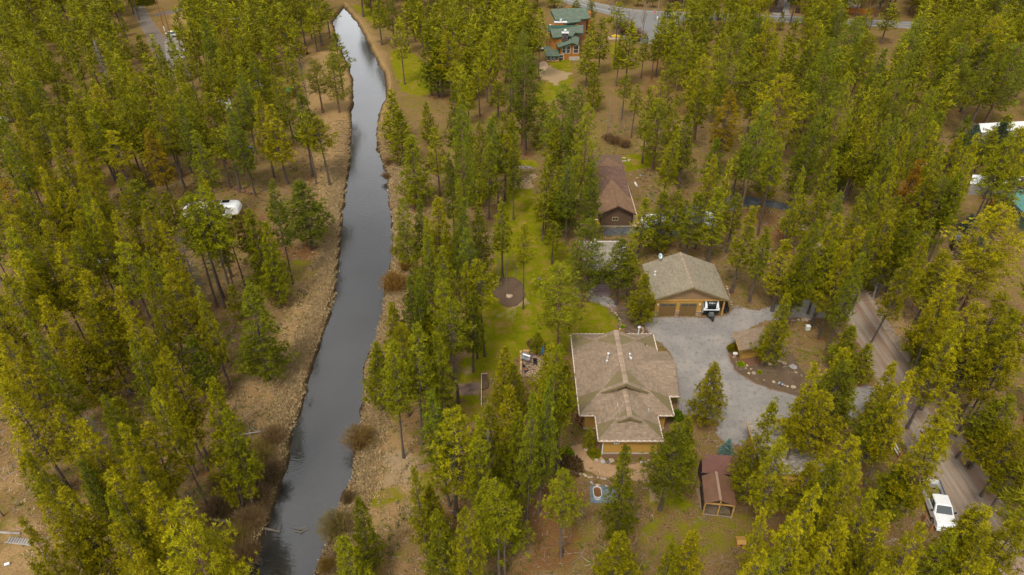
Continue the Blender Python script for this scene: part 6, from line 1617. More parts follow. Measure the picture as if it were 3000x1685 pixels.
def trailer():
    th = Thing('travel_trailer', 'travel trailer with black and white nose parked in the garage bay', 'travel trailer', (28.35, 80, 0))
    x0, x1, yf, yb = 27.28, 29.55, 76.75, 84.0
    Wt = simple('white fibreglass', (.75,.76,.77), .35, .04, bmp=0, spec=.6)
    zt = 3.05
    m = MB(); prof = [(yf+.12,.55),(yf,1.25),(yf+.15,1.9),(yf+.9,zt),(yb,zt),(yb,.55)]
    m.hexa([(x0,y,z) for y, z in prof], [(x1,y,z) for y, z in prof]); body = th.part('body', m, Wt)
    # black nose following the profile, proud 6 mm
    def nose(s, u):
        # s across 0..1, u up along profile 0..1
        pts = [(yf+.12,.55),(yf,1.25),(yf+.15,1.9),(yf+.9,zt)]; L = [0]; 
        for i in range(3): L.append(L[-1]+math.dist(pts[i], pts[i+1]))
        d = u*L[-1]
        for i in range(3):
            if d <= L[i+1]+1e-9:
                f = (d-L[i])/(L[i+1]-L[i]); y = pts[i][0]+(pts[i+1][0]-pts[i][0])*f; z = pts[i][1]+(pts[i+1][1]-pts[i][1])*f; break
        return Vector((x0+(x1-x0)*s, y, z))
    def skin(name, cols, mt, o=.008, parent=None):
        # cols: list of (s, u0, u1)
        m = MB(); R = 14
        for (s, a, b), (s2, a2, b2) in zip(cols[:-1], cols[1:]):
            for k in range(R):
                p = [nose(s, a+(b-a)*k/R), nose(s2, a2+(b2-a2)*k/R), nose(s2, a2+(b2-a2)*(k+1)/R), nose(s, a+(b-a)*(k+1)/R)]
                m.add([q+Vector((0,-o,o*.4)) for q in p], [(0,1,2,3)])
        return th.part(name, m, mt, parent)
    cap = skin('nose_cap', [(i/10, .0, 1) for i in range(11)], M_black)
    # white swoops: from the lower corners curving up to the top corners with a V opening
    cols = []
    for i in range(21):
        s = i/20; k = abs(s-.5)*2
        lo = .22; up = .30+.66*max(0, (k-.12)/.88)**2.1
        inner = .27+.60*k**1.25
        cols.append((s, min(lo+.0, .9), .34+.0*k) if k < .0 else (s, .22+.05*(1-k), .22+.05*(1-k)+.035+.13*k**2))
    skin('white_band', cols, Wt, .016, cap)
    for sg in (0, 1):
        m = MB(); R = 12; pl = []
        for j in range(R+1):
            f = j/R; u = .36+.62*f; a = .03+.05*math.sin(f*3.14); wdt = .17*(1-f)**1.2+.03
            s0, s1 = a, a+wdt
            if sg: s0, s1 = 1-s0, 1-s1
            pl.append((nose(s0, u), nose(s1, u)))
        for (a, b), (c, d) in zip(pl[:-1], pl[1:]): m.add([q+Vector((0,-.02,.008)) for q in (a, b, d, c)], [(0,1,2,3)])
        th.part('swoop', m, Wt, cap)
    # lettering
    cu = bpy.data.curves.new('lettering', 'FONT'); cu.body = 'Imagine'; cu.size = .29; cu.extrude = .004; cu.align_x = 'CENTER'; cu.shear = .3
    to = bpy.data.objects.new('t', cu); C.objects.link(to); bpy.context.view_layer.update()
    me = bpy.data.meshes.new_from_object(to.evaluated_get(bpy.context.evaluated_depsgraph_get())); bpy.data.objects.remove(to)
    me.materials.clear(); me.materials.append(Wt); o = link('lettering', me, cap)
    c = nose(.5, .62)+Vector((0,-.03,.02)); o.location = c-Vector(th.off); e = nose(.5, .7)-nose(.5, .6); o.rotation_euler = (math.atan2(e.z, e.y), 0, 0)
    cur = MB(); p = nose(.5, .57)+Vector((0,-.025,0)); cur.box(p.x-.5, p.y, p.z-.005, p.x+.3, p.y+.01, p.z+.02)
    # roof details, side stripe, wheels
    th.part('roof_unit', MB().box(28.0,79,zt,28.8,80.2,zt+.25), M_white); th.part('skirt', MB().box(x0+.02,yf+.3,.4,x1-.02,yb-.2,.55), M_dark)
    m = MB(); m.box(x0-.012,yf+.5,.6,x0-.004,yb,1.3); th.part('side_stripe', m, simple('grey stripe', (.3,.32,.34), .4, .05))
    for y in (81.3,82.1):
        for s, x in ((-1,x0+.1),(1,x1-.1)): wheel(th, x, y, .34, .2, s)
    # tongue
    cx = (x0+x1)/2; tip = Vector((cx+.05, 75.35, .45))
    m = MB(); m.bar((x0+.5,yf+.2,.45), tip, .12, .14); m.bar((x1-.5,yf+.2,.45), tip, .12, .14); th.part('hitch_frame', m, M_dark)
    m = MB(); m.hexa([(cx-.42,yf-.55,.5),(cx+.42,yf-.55,.5),(cx+.42,yf-.05,.5),(cx-.42,yf-.05,.5)], [(cx-.3,yf-.48,.98),(cx+.3,yf-.48,.98),(cx+.3,yf-.1,1.02),(cx-.3,yf-.1,1.02)]); th.part('tank_cover', m, simple('grey tank cover', (.12,.13,.13), .5, .1))
    m = MB(); m.tube([tip+Vector((0,.35,-.4)), tip+Vector((0,.35,.45))], .05, 8); th.part('jack', m, M_dark)
trailer()
def dark_trailer():
    th = Thing('utility_trailer', 'dark covered trailer standing against the right side of the garage', 'trailer', (31.0,78,0))
    m = MB(); m.hexa([(30.5,77.4,.45),(31.2,77.4,.45),(31.5,79.6,.45),(30.8,79.6,.45)], [(30.55,77.5,1.05),(31.1,77.5,1.05),(31.45,79.6,1.25),(30.85,79.6,1.25)]); th.part('body', m, M_black)
    m = MB(); m.box(31.0,79.7,.5,31.55,82,1.0); th.part('cover', m, M_dark)
    for s, x in ((-1,30.55),(1,31.35)): wheel(th, x, 78.3, .3, .2, s)
    th.part('hitch', MB().bar((30.85,77.4,.45),(30.75,76.7,.4),.08), M_steel)
dark_trailer()
def camper():
    q = lambda x, y, z: G(500+x/6.44, 540+y/6.44, z)
    a, b = q(345,600,0), q(1290,560,0); L = 9.4; c = (a+b)/2; yaw = math.atan2(b.y-a.y, b.x-a.x)
    p = q(1300,300,3.0); c = Vector((p.x-L/2*math.cos(yaw)+.2, p.y-L/2*math.sin(yaw)-1.0, 0))
    th = Thing('camper', 'white camper trailer with roof solar panels parked among pines', 'camper', tuple(c), rz=yaw, local=True)
    Wt = simple('white camper shell', (.82,.82,.81), .35, .04, bmp=0, spec=.6)
    hx, hy = L/2, 1.25
    prof = [(-hx,.6),(-hx-.1,1.6),(-hx+.2,2.9),(-hx+.7,3.05),(hx-1.1,3.1),(hx-.4,2.95),(hx-.05,2.5),(hx+.05,1.9),(hx-.15,1.3),(hx-1.6,1.2),(hx-1.8,.6)]
    m = MB(); m.hexa([(x,-hy,z) for x, z in prof], [(x,hy,z) for x, z in prof]); o = th.part('shell', m, Wt); bm_ = o.modifiers.new('bevel','BEVEL'); bm_.width = .22; bm_.segments = 4
    for x in (.2,1.7): th.part('solar_panel', MB().box(x,.1,3.10,x+1.3,.95,3.16), M_black)
    for x in (-3,-1.2): th.part('roof_vent', MB().box(x,-.3,3.06,x+.5,.2,3.24), M_white)
    th.part('window', MB().box(hx-3.1,-hy-.03,1.7,hx-2.3,-hy-.005,2.3), M_glass); th.part('window', MB().box(-2,-hy-.03,1.7,-.9,-hy-.005,2.3), M_glass)
    th.part('door', MB().box(hx-2.1,-hy-.035,.8,hx-1.4+.02,-hy-.006,2.5), simple('grey door', (.45,.45,.46), .4, .05)); th.part('awning', MB().tube([(-hx+1,-hy-.1,2.8),(hx-1.2,-hy-.1,2.8)], .08, 8), M_steel)
    th.part('stripe', MB().box(-hx+.5,-hy-.014,1.1,hx-2.2,-hy-.003,1.35), simple('grey stripe', (.3,.32,.34), .4, .05))
    for x in (-1.2,-.3):
        n = 14
        for s in (-1,1):
            m = MB(); m.prism([(x+.38*math.cos(6.283*k/n), s*(hy-.1), .38+.38*math.sin(6.283*k/n)) for k in range(n)], (0,s*.14,0)); th.part('wheel', m, M_tyre)
camper()
def simple_car(px, py, yaw, col, lab, L=4.6, z=0):
    g = G(px, py); th = Thing('parked_car', lab, 'car', (g.x, g.y, 0), rz=yaw, local=True); mt = simple('car paint', col, .3, .03, bmp=0, spec=.6)
    prof = [(-L/2,.35),(-L/2,.85),(-L/2+.15,.95),(L/2-1.1,.95),(L/2-.1,.8),(L/2,.5),(L/2,.35)]
    m = MB(); m.hexa([(x,-.88,z) for x, z in prof], [(x,.88,z) for x, z in prof]); o = th.part('body', m, mt); o.modifiers.new('bevel','BEVEL').width = .08
    m = MB(); m.hexa([(-L/2+.3,-.8,.95),(L/2-1.2,-.8,.95),(L/2-1.2,.8,.95),(-L/2+.3,.8,.95)], [(-L/2+.8,-.65,1.5),(L/2-2.0,-.65,1.5),(L/2-2.0,.65,1.5),(-L/2+.8,.65,1.5)]); c = th.part('cabin', m, M_glass)
    th.part('car_roof', MB().box(-L/2+.8,-.66,1.5,L/2-2.0,.66,1.55), mt, c)
    for x in (-L/2+.85,L/2-.95):
        for s in (-1,1): m = MB(); m.prism([(x+.33*math.cos(6.283*k/12), s*.78, .33+.33*math.sin(6.283*k/12)) for k in range(12)], (0,s*.14,0)); th.part('wheel', m, M_tyre)
simple_car(1915,655,.05,(.8,.8,.8),'white car beneath pines right of the brown gabled house')
simple_car(1925,672,.3,(.45,.5,.52),'silver car parked just in front of the white one', 4.2)
simple_car(2078,650,1.3,(.62,.66,.68),'pale car behind the dark trunk on the neighbour drive')
simple_car(653,45,-.9,(.8,.78,.76),'white car among dense pines near the top, left of the river')
simple_car(690,60,.2,(.55,.45,.4),'beige car in the pines right of the white car', 4.2)
simple_car(2968,9,.3,(.75,.76,.78),'white car parked by the upper right corner roof')
simple_car(2325,6,.1,(.05,.06,.06),'dark car at the top end of the side drive')
simple_car(502,106,2.4,(.78,.8,.8),'white car beside the gravel pad off the upper-left dirt road', 4.0)

# white mobile roof glimpsed through the woods
for lab, c, w, d, z in (('white trailer side glimpsed between trunks in the left woods', (662,325), 3.6, 2.3, 2.4), ('white shed roof glimpsed in dark pines left of the river', (745,262), 4.2, 2.4, 2.2),
                        ('white camper roof among pines at the far left edge', (4,362), 3.0, 2.0, 1.8)):
    g = G(*c); t = Thing('trailer', lab, 'trailer', (g.x, g.y, 0), rz=.2, local=True)
    m = MB(); m.box(-w/2,-d/2,.35,w/2,d/2,z); o = t.part('body', m, M_white); o.modifiers.new('bevel','BEVEL').width = .12
    t.part('window', MB().box(-.6,-d/2-.03,1.2,.4,-d/2-.005,1.8), M_glass); t.part('roof_vent', MB().box(.3,-.3,z,.9,.3,z+.2), M_galv)
    for x in (-.6,.6): m = MB(); m.prism([(x+.33*math.cos(6.283*k/12), -d/2+.1, .33+.33*math.sin(6.283*k/12)) for k in range(12)], (0,-.12,0)); t.part('wheel', m, M_tyre)
def small_hut(px, py, w, d, h, rm, wm, lab, cat='shed', rz=0):
    g = G(px, py); t = Thing('shed', lab, cat, (g.x, g.y, 0), rz=rz, local=True)
    t.part('wall', MB().hexa([(-w/2,-d/2,0),(w/2,-d/2,0),(w/2,d/2,0),(-w/2,d/2,0)], [(-w/2,-d/2,h),(w/2,-d/2,h),(w/2,d/2,h+.3),(-w/2,d/2,h+.3)]), wm)
    t.part('roof', MB().hexa([(-w/2-.15,-d/2-.15,h+.0),(w/2+.15,-d/2-.15,h+.0),(w/2+.15,d/2+.15,h+.33),(-w/2-.15,d/2+.15,h+.33)], [(-w/2-.15,-d/2-.15,h+.1),(w/2+.15,-d/2-.15,h+.1),(w/2+.15,d/2+.15,h+.43),(-w/2-.15,d/2+.15,h+.43)]), rm)
    t.part('door', MB().box(-.35,-d/2-.03,.05,.35,-d/2-.005,h*.85), M_dwood)
small_hut(887,160,2.6,1.8,1.7,simple('dark red roof', (.12,.03,.03), .7, .2), simple('maroon boards', (.10,.022,.02), .8, .2), 'small maroon shed near the left bank at the top')
small_hut(853,287,1.3,1.6,2.0,simple('bright green roof', (.03,.28,.12), .6, .1), M_rwood, 'tiny shed with bright green roof behind pines near the left bank', 'shed')
small_hut(318,795,1.9,1.7,1.5,M_white, M_rwood, 'small brown box hut with white cover in the left woods', 'hut', .3)
# doghouse
g = G(2168,1592); t = Thing('doghouse', 'little orange wooden doghouse with tan roof on the grass', 'doghouse', (g.x,g.y,0), rz=-.03, local=True)
t.part('wall', MB().box(-.4,-.35,0,.4,.35,.45), M_orange); t.part('roof', MB().hexa([(-.46,-.42,.42),(.46,-.42,.42),(.46,.42,.42),(-.46,.42,.42)], [(-.46,-.1,.68),(.46,-.1,.68),(.46,.42,.6),(-.46,.42,.6)]), M_must)
t.part('doorway', MB().box(-.1,-.36,.05,.15,-.352,.35), M_dark)
# mat with oval tub
q = lambda x, y, z=0: G(1600+x/6.03, 1280+y/6.03, z)
P = [q(785,1168), q(1260,1178), q(1270,885), q(778,872)]
t = Thing('ground_mat', 'square blue-grey mat lying on the grass beneath an oval tub', 'mat', tuple(P[0]))
t.part('sheet', MB().hexa([p+Vector((0,0,.006)) for p in P], [p+Vector((0,0,.03)) for p in P]), simple('blue grey tarp', (.15,.19,.22), .7, .22, 2.5, 6, bmp=.4))
c = q(900,1030); tb = Thing('tub', 'oval galvanized tub full of brown water standing on the mat', 'tub', (c.x,c.y,.03), local=True)
def oval(a, b, z, n=24, L=.28): return [((a*math.cos(6.283*k/n)), b*math.sin(6.283*k/n)+(L if math.sin(6.283*k/n) > 0 else -L), z) for k in range(n)]
m = MB(); n = 24
V = oval(.42,.42,0)+oval(.47,.47,.55)+oval(.40,.40,.55)+oval(.40,.40,.42); m.add(V, [(i,(i+1)%n,n+(i+1)%n,n+i) for i in range(n)]+[(n+i,n+(i+1)%n,2*n+(i+1)%n,2*n+i) for i in range(n)]+[(2*n+i,2*n+(i+1)%n,3*n+(i+1)%n,3*n+i) for i in range(n)])
tb.part('wall', m, M_galv); tb.part('water', MB().add(oval(.405,.405,.42), [tuple(range(n))]), M_tub)
# ------------------------------------------------------------------ patio with grill
q = lambda x, y, z=0: G(1500+x/8.04, 1000+y/8.04, z)
P0, P1, P2, P3 = q(215,835), q(980,840), q(900,270), q(205,268)
t = Thing('brick_patio', 'small brick-paved patio with low tan block walls', 'patio', tuple((P0+P2)/2))
x0, x1, y0, y1 = P0.x, P1.x+.6, P0.y, P3.y
M_pav = simple('tan red pavers', (.33,.22,.15), .9, .15, 3, 12, tint=.6)
m = MB(); y = y0; r = random.Random(6); row = 0
while y < y1:
    x = x0-(.11 if row % 2 else 0)
    while x < x1: m.box(x+.006,y+.006,.01,x+.214,y+.104,.05+r.uniform(0,.006),0,r.random()); x += .22
    y += .11; row += 1
t.part('pavers', m, M_pav, kind='stuff'); t.part('joint_sand', MB().box(x0-.1,y0,.0,x1,y1,.04), M_soilbed)
for a, b, nm in (((x0,y0),(x0,y1),'w'), ((x0+.3,y1),(x0+3.4,y1),'w')):
    A, B = Vector((*a,0)), Vector((*b,0)); k = int((B-A).length/.4); w = MB()
    for i in range(k):
        for c_, zz in enumerate((0,.2)):
            p0 = A.lerp(B, i/k); p1 = A.lerp(B, (i+1)/k); w.bar(p0+Vector((0,0,.1+zz)), p1.lerp(p0,.03)+Vector((0,0,.1+zz)), .28, .19, (0,0,1), 0, r.random())
    t.part('block_wall', w, simple('tan wall block', (.42,.27,.12), .9, .2, tint=.4), kind='stuff')
g = q(350,470); gr = Thing('barbecue_grill', 'steel barbecue grill with round lid and chimney on the patio', 'grill', (g.x,g.y,.05), rz=-.45, local=True)
gr.part('cabinet', MB().box(-.45,-.3,.05,.45,.3,.85), M_steel); 
m = MB(); V = []; n = 9
for xx in (-.55,.55):
    for k in range(n): a = 3.1416*k/(n-1); V.append((xx, .32*math.cos(a), .88+.36*math.sin(a)))
m.add(V, [(k,k+1,n+k+1,n+k) for k in range(n-1)]+[tuple(range(n)), tuple(range(n,2*n))]); gr.part('lid', m, M_steel, smooth=False)
gr.part('shelf', MB().box(-.6,-.72,.82,.6,-.33,.86), M_steel); gr.part('chimney', MB().tube([(.4,.1,1.1),(.4,.1,1.75)], .05, 8), M_dark); gr.part('lid_handle', MB().bar((-.3,-.36,1.0),(.3,-.36,1.0),.03), M_dark)
g = q(318,720); pt = Thing('flower_pot', 'round dark planter pot with brown soil at the patio wall', 'pot', (g.x,g.y,.05), local=True)
pt.part('pot_body', MB().lathe(0,0,[(.2,0),(.28,.42),(.32,.44),(.32,.5),(.26,.5),(.25,.4)],16), simple('grey pot', (.10,.10,.11), .7, .1)); pt.part('soil', MB().lathe(0,0,[(.25,.41),(.01,.43)],16), M_rwood)
g = q(275,600); pt = Thing('smoker', 'slim black fire tool stand beside the grill', 'stand', (g.x,g.y,.05), local=True)
pt.part('base', MB().hexa([(-.2,-.2,0),(.2,-.2,0),(.2,.2,0),(-.2,.2,0)],[(-.08,-.08,.3),(.08,-.08,.3),(.08,.08,.3),(-.08,.08,.3)]), M_dark); pt.part('stem', MB().tube([(0,0,.3),(0,0,1.1)],.05,8), M_steel)
g = q(700,400); um = Thing('closed_umbrella', 'folded blue patio umbrella leaning above the patio', 'umbrella', (g.x,g.y,0), local=True)
um.part('canopy', MB().tube([(0,0,.9),(.12,.05,1.5),(.2,.1,2.2)], [.22,.16,.03], 8), M_blue); um.part('pole', MB().tube([(0,0,0),(0,0,.95)],.025,6), M_dark)
g = q(540,555); ch = Thing('patio_chair', 'small dark patio chair half hidden by a pine', 'chair', (g.x,g.y,.05), local=True)
ch.part('seat', MB().box(-.25,-.25,.4,.25,.25,.45), M_dark); ch.part('backrest', MB().box(-.25,.2,.45,.25,.25,.9), M_dark)
for sx in (-.22,.2):
    for sy in (-.22,.2): ch.part('leg', MB().box(sx-.02,sy-.02,0,sx+.02,sy+.02,.4), M_dark)
# raised bed beside the garden soil
q = lambda x, y, z=0: G(1300+x/7.235, 1000+y/7.235, z)
a, b, c = q(800,1390), q(800,715), q(925,712)
t = Thing('raised_bed', 'narrow raised garden bed edged with pale boards on the lawn', 'garden bed', tuple(b))
for p, s in ((a,b),(b,c)): t.part('edge_board', MB().bar(p+Vector((0,0,.15)), s+Vector((0,0,.15)), .09, .3), M_gutter)
d = q(945,1000); t.part('soil', MB().hexa([b.lerp(a,.5)+Vector((.05,0,.02)), d+Vector((0,0,.02)), c+Vector((0,-.05,.02)), b+Vector((.05,-.05,.02))], [b.lerp(a,.5)+Vector((.05,0,.22)), d+Vector((0,0,.22)), c+Vector((0,-.05,.22)), b+Vector((.05,-.05,.22))]), M_mulch)
# string of white marker stones along lower edge
# ------------------------------------------------------------------ rocks
def rock_mesh(seed):
    bm = bmesh.new(); bmesh.ops.create_icosphere(bm, subdivisions=2, radius=.5); r = random.Random(seed)
    sx = [r.uniform(.75,1.1), r.uniform(.6,1.0), r.uniform(.45,.7)]; dirs = [(Vector((r.gauss(0,1),r.gauss(0,1),r.gauss(0,1))).normalized(), r.uniform(.28,.42)) for _ in range(7)]
    for v in bm.verts:
        for d, lim in dirs:
            k = v.co.dot(d)
            if k > lim: v.co -= d*(k-lim)*.9
        v.co += v.co.normalized()*r.uniform(-.02,.02); v.co.x *= sx[0]; v.co.y *= sx[1]; v.co.z *= sx[2]
    me = bpy.data.meshes.new('stone'); bm.to_mesh(me); bm.free(); a = me.attributes.new('tint','FLOAT','FACE'); tv = r.random(); a.data.foreach_set('value',[tv]*len(me.polygons)); return me
ROCKS = [rock_mesh(i) for i in range(6)]; ROCKST = []
for k, me in enumerate(ROCKS): me.materials.append(M_rock)
ROCKSG = [m.copy() for m in ROCKS]
for me in ROCKSG: me.materials.clear(); me.materials.append(M_rockg)
rr_ = random.Random(17)
def stone(px, py, wpx, parent=None, off=(0,0,0), grey=.3):
    g = G(px, py); s = wpx/(FOC/depth(g.x, g.y, 0)); me = rr_.choice(ROCKSG if rr_.random() < grey else ROCKS)
    o = link('stone' if parent else 'boulder', me, parent); o.location = g+Vector((0,0,s*.16))-Vector(off); o.scale = (s*1.1,s*rr_.uniform(.8,1.1),s); o.rotation_euler = (rr_.uniform(-.2,.2),rr_.uniform(-.2,.2),rr_.uniform(0,6.28)); return o
def border(lab, pts, size, grey=.3, jit=3, group=None):
    P = [np.array(p, float) for p in pts]; g = G(*P[0]); t = Thing('stone_border', lab, 'stone border', tuple(g))
    for a, b in zip(P[:-1], P[1:]):
        L = np.hypot(*(b-a)); k = max(1, int(L/(size*.8)))
        for i in range(k):
            p = a+(b-a)*(i+.5)/k; stone(p[0]+rr_.gauss(0,jit*.5), p[1]+rr_.gauss(0,jit*.5), size*rr_.uniform(.7,1.5), t.o, t.off, grey)
border('curving row of tan boulders along the drive loop planting bed', [(2278,1040),(2290,1062),(2312,1075),(2330,1090),(2355,1100),(2376,1110)], 15, .15, 6)
border('upper row of flat tan stones inside the drive loop', [(2318,942),(2345,940),(2375,935)], 11, .1)
border('low stone rim at the lower tip of the drive loop bed', [(2258,1122),(2275,1120),(2290,1128),(2312,1135),(2330,1137)], 12, .4)
border('row of grey and tan boulders around the gravel below the big house, left part', [(1712,1310),(1722,1325),(1738,1345),(1755,1352),(1775,1355),(1800,1352)], 15, .6, 3)
border('row of grey boulders around the gravel below the big house, right part', [(1875,1360),(1895,1352),(1905,1348),(1925,1365),(1945,1375)], 13, .6, 3)
border('lower stone edging of the tan gravel, left of the big pine', [(1650,1380),(1680,1385),(1705,1390),(1730,1400),(1755,1402),(1775,1405)], 10, .4, 3)
border('second stone edging below the tan gravel, beside the mat', [(1722,1412),(1740,1420),(1760,1422),(1778,1424)], 8, .5, 2)
border('dark stone edging below the tan gravel, right of the big pine', [(1880,1430),(1900,1430),(1925,1432),(1965,1431)], 9, .8, 2)
border('upper stone edging of the tan gravel, right of the big pine', [(1882,1412),(1905,1413),(1935,1413),(1965,1415)], 9, .4, 2)
border('pale stone edging around the front lawn beside the planting bed', [(1778,890),(1790,905),(1812,930),(1820,950),(1812,975)], 6, .2, 2)
border('pale stone edging between the planting bed and the drive', [(1850,915),(1862,940),(1880,960),(1888,972),(1880,980)], 6, .2, 2)
border('small tan stones edging the bed right of the garage', [(2128,838),(2135,860),(2140,885),(2150,900),(2180,905)], 6, .1, 2)
border('low stone ring on the lawn behind the brown gabled house', [(1800,468),(1815,464),(1840,466),(1845,472),(1825,474),(1805,474),(1798,470)], 7, .2, 2)
for (x, y, s, l) in ((2156,1063,12,'tan boulder at the left edge of the planting bed by the small shed'),(2188,1072,9,'pale stone in the planting bed, topmost of the loose group'),(2184,1080,9,'flat tan stone in the planting bed, left of the group'),(2200,1082,7,'small round stone in the planting bed, right of the group'),
  (2194,1095,10,'round tan stone beside the widest one in the planting bed'),(2208,1095,14,'widest pale boulder in the planting bed'),(2217,1112,9,'small tan stone near the drive curve'),(2239,1115,8,'small round tan stone near the drive curve, right one'),(2150,1048,10,'tan stone under the white box by the small shed'),
  (1492,870,22,'large flat tan boulder in the round mulch bed'),(1578,818,12,'grey stone on the lawn right of the round mulch bed'),(1846,514,7,'orange stone beside the brown gabled house roof'),(1866,522,7,'orange stone right of the brown roof, second one'),(1876,515,8,'grey stone among the orange ones'),
  (1905,519,5,'small tan stone furthest right of the brown roof'),(2445,936,17,'grey boulder by the fence post near the road'),(2324,1135,15,'big tan boulder at the drive edge under pines'),(2255,1068,15,'reddish boulder at the foot of the shed pine')):
    tag(stone(x, y, s, grey=.8 if 'grey' in l else 0), l, 'boulder')
# ------------------------------------------------------------------ fences and posts
def rail_fence(lab, pts, h=1.1, sp=2.6, mat=M_wood, pm=M_rwood, rails=(.45,.95), group=None):
    P = [G(*p) for p in pts]; t = Thing('rail_fence', lab, 'fence', tuple(P[0]))
    for a, b in zip(P[:-1], P[1:]):
        k = max(1, round((b-a).length/sp))
        for i in range(k):
            p, q_ = a.lerp(b, i/k), a.lerp(b, (i+1)/k); t.part('post', MB().bar(p, p+Vector((0,0,h)), .16), pm)
            for z in rails: t.part('rail', MB().bar(p+Vector((0,.05,z)), q_+Vector((0,.05,z+rnd.uniform(-.03,.03))), .07, .13), mat)
    p = P[-1]; t.part('post', MB().bar(p, p+Vector((0,0,h)), .16), pm)
rail_fence('weathered split-rail fence along the right side of the gravel road', [(2620,832),(2650,880),(2690,940),(2712,985)], sp=3)
rail_fence('short rail fence between drive loop and gravel road', [(2428,935),(2440,965),(2457,995)], sp=2.2)
rail_fence('short white-railed fence among pines left of the road', [(2612,1312),(2630,1345)], sp=3, mat=M_white)
rail_fence('short orange rail fence near the neighbour drive', [(2275,672),(2290,698)], sp=3, mat=M_rwood)
rail_fence('thin rail fence left of the pickup truck', [(2703,1530),(2722,1556)], sp=2.5)
rail_fence('pale green rail fence behind the green-roofed house', [(1632,32),(1645,24),(1658,16),(1650,8),(1638,4)], sp=3.5, mat=simple('mossy rails', (.3,.33,.13), .9, .2), rails=(.4,.8,1.2), h=1.4)
rail_fence('low fence behind the riverside trees at the top', [(1130,118),(1165,122),(1180,126)], sp=3, mat=M_wood)
t = Thing('board_fence', 'orange-brown vertical board fence beyond the highway', 'fence', tuple(G(2540,38)))
a, b = G(2425,37), G(2575,43); k = 60
for i in range(k):
    p = a.lerp(b, (i+.5)/k); w = (b-a).length/k
    t.part('board', MB().box(p.x-w*.46,p.y-.03,0,p.x+w*.46,p.y+.03,1.8+rnd.uniform(-.1,.1)), M_orange)
t.part('rail', MB().bar(a+Vector((0,.08,1.2)), b+Vector((0,.08,1.2)), .1).bar(a+Vector((0,.08,.4)), b+Vector((0,.08,.4)), .1), M_rwood)
for lab, A, B in (('black board fence left of the side drive at the top', (2252,37), (2292,38)), ('black board fence right of the side drive at the top', (2328,38), (2342,40))):
    t = Thing('board_fence', lab, 'fence', tuple(G(*A))); a, b = G(*A), G(*B); k = int((b-a).length/.35)
    for i in range(k): p = a.lerp(b, (i+.5)/k); t.part('board', MB().box(p.x-.16,p.y-.03,0,p.x+.16,p.y+.03,1.9), M_dwood)
    t.part('rail', MB().bar(a+Vector((0,.08,1.2)), b+Vector((0,.08,1.2)), .1), M_dwood)
for (x, y, lab) in ((2391,922,'orange wooden post at the drive mouth, by a pine trunk'),(2520,1135,'short wooden post in red cinder at the lower drive mouth'),(2525,1225,'orange stake under pines by the lower drive mouth')):
    g = G(x, y); t = Thing('wooden_post', lab, 'post', tuple(g)); t.part('shaft', MB().bar(g, g+Vector((0,0,1.1)), .18), M_rwood); t.part('cap', MB().bar(g+Vector((0,0,1.1)), g+Vector((0,0,1.16)), .22), M_post)
# utility box etc
g = G(2365,965); t = Thing('utility_box', 'small pale green utility box inside the drive loop', 'utility box', tuple(g), local=True); t.part('cabinet', MB().box(-.28,-.25,0,.28,.25,.6), simple('pale green enamel', (.55,.6,.5), .5, .05)); t.part('lid', MB().box(-.3,-.27,.6,.3,.27,.66), M_white)
g = G(2152,1046); t = Thing('mailbox', 'white box on a stone base beside the small shed', 'box', tuple(g), local=True); t.part('box', MB().box(-.28,-.15,.5,.28,.18,.72), M_white); t.part('base', MB().box(-.15,-.12,0,.15,.12,.5), M_rock)
g = G(2290,1130); t = Thing('pot', 'round blue bowl on the stone rim at the drive edge', 'bowl', tuple(g), local=True); t.part('bowl', MB().lathe(0,0,[(.12,0),(.26,.2),(.28,.3),(.22,.3),(.1,.12)],14), simple('blue glaze', (.06,.13,.18), .4, .1))
g = G(2150,1025); 
def bush(px, py, w, h, lab, cat='shrub', col=(1,1,1), name='shrub', mat=None, dens=1.0):
    g = G(px, py); r = np.random.RandomState(int(px+py)); n = int(260*dens); u = nrmz(r.normal(0,1,(n,3))); u[:,2] = np.abs(u[:,2]); rad = r.uniform(.55,1,n)[:,None]
    P_ = u*rad*np.array([w/2,w/2,h]); K = 6; Pp = np.repeat(P_,K,0); D = nrmz(np.repeat(u,K,0)+r.normal(0,.7,(n*K,3))); Ln = .22*r.uniform(.6,1.1,n*K)*max(w,.8)**.5; sd_ = nrmz(np.cross(D, r.normal(0,1,(n*K,3))))
    V = np.stack([Pp, Pp+D*(Ln*.5)[:,None]+sd_*(Ln*.18)[:,None], Pp+D*Ln[:,None], Pp+D*(Ln*.5)[:,None]-sd_*(Ln*.18)[:,None]],1).reshape(-1,3); b = np.arange(n*K)*4
    T = np.stack([np.stack([b,b+1,b+2],1), np.stack([b,b+2,b+3],1)],1).reshape(-1,3)
    th = Thing(name, lab, cat, tuple(g), local=True); o = link('foliage', fast_mesh('foliage', V, T, np.repeat(r.random(n*K),2), [mat or M_needle]), th.o); o.color = (*col,1)
    a = Acc(); 
    for k in range(5): t_ = 6.28*k/5; Vv, Tt = tube_np([(0,0,0),(math.cos(t_)*w*.2,math.sin(t_)*w*.2,h*.5),(math.cos(t_)*w*.35,math.sin(t_)*w*.35,h*.8)],[.03,.02,.01],4); a.add(Vv,Tt,.5)
    link('stem', fast_mesh('stem', a.V, a.T, a.t, [M_bark]), th.o)
bush(2148,1027,1.6,1.0,'round olive shrub beside the small shed','shrub',(.75,.6,.8)); bush(2170,1068,.9,.25,'low bright green cushion plant in the planting bed','plant',(1.1,1.5,1)); bush(2225,1092,.5,.25,'tiny yellow-green tuft in the planting bed','plant',(1.2,1.4,1))
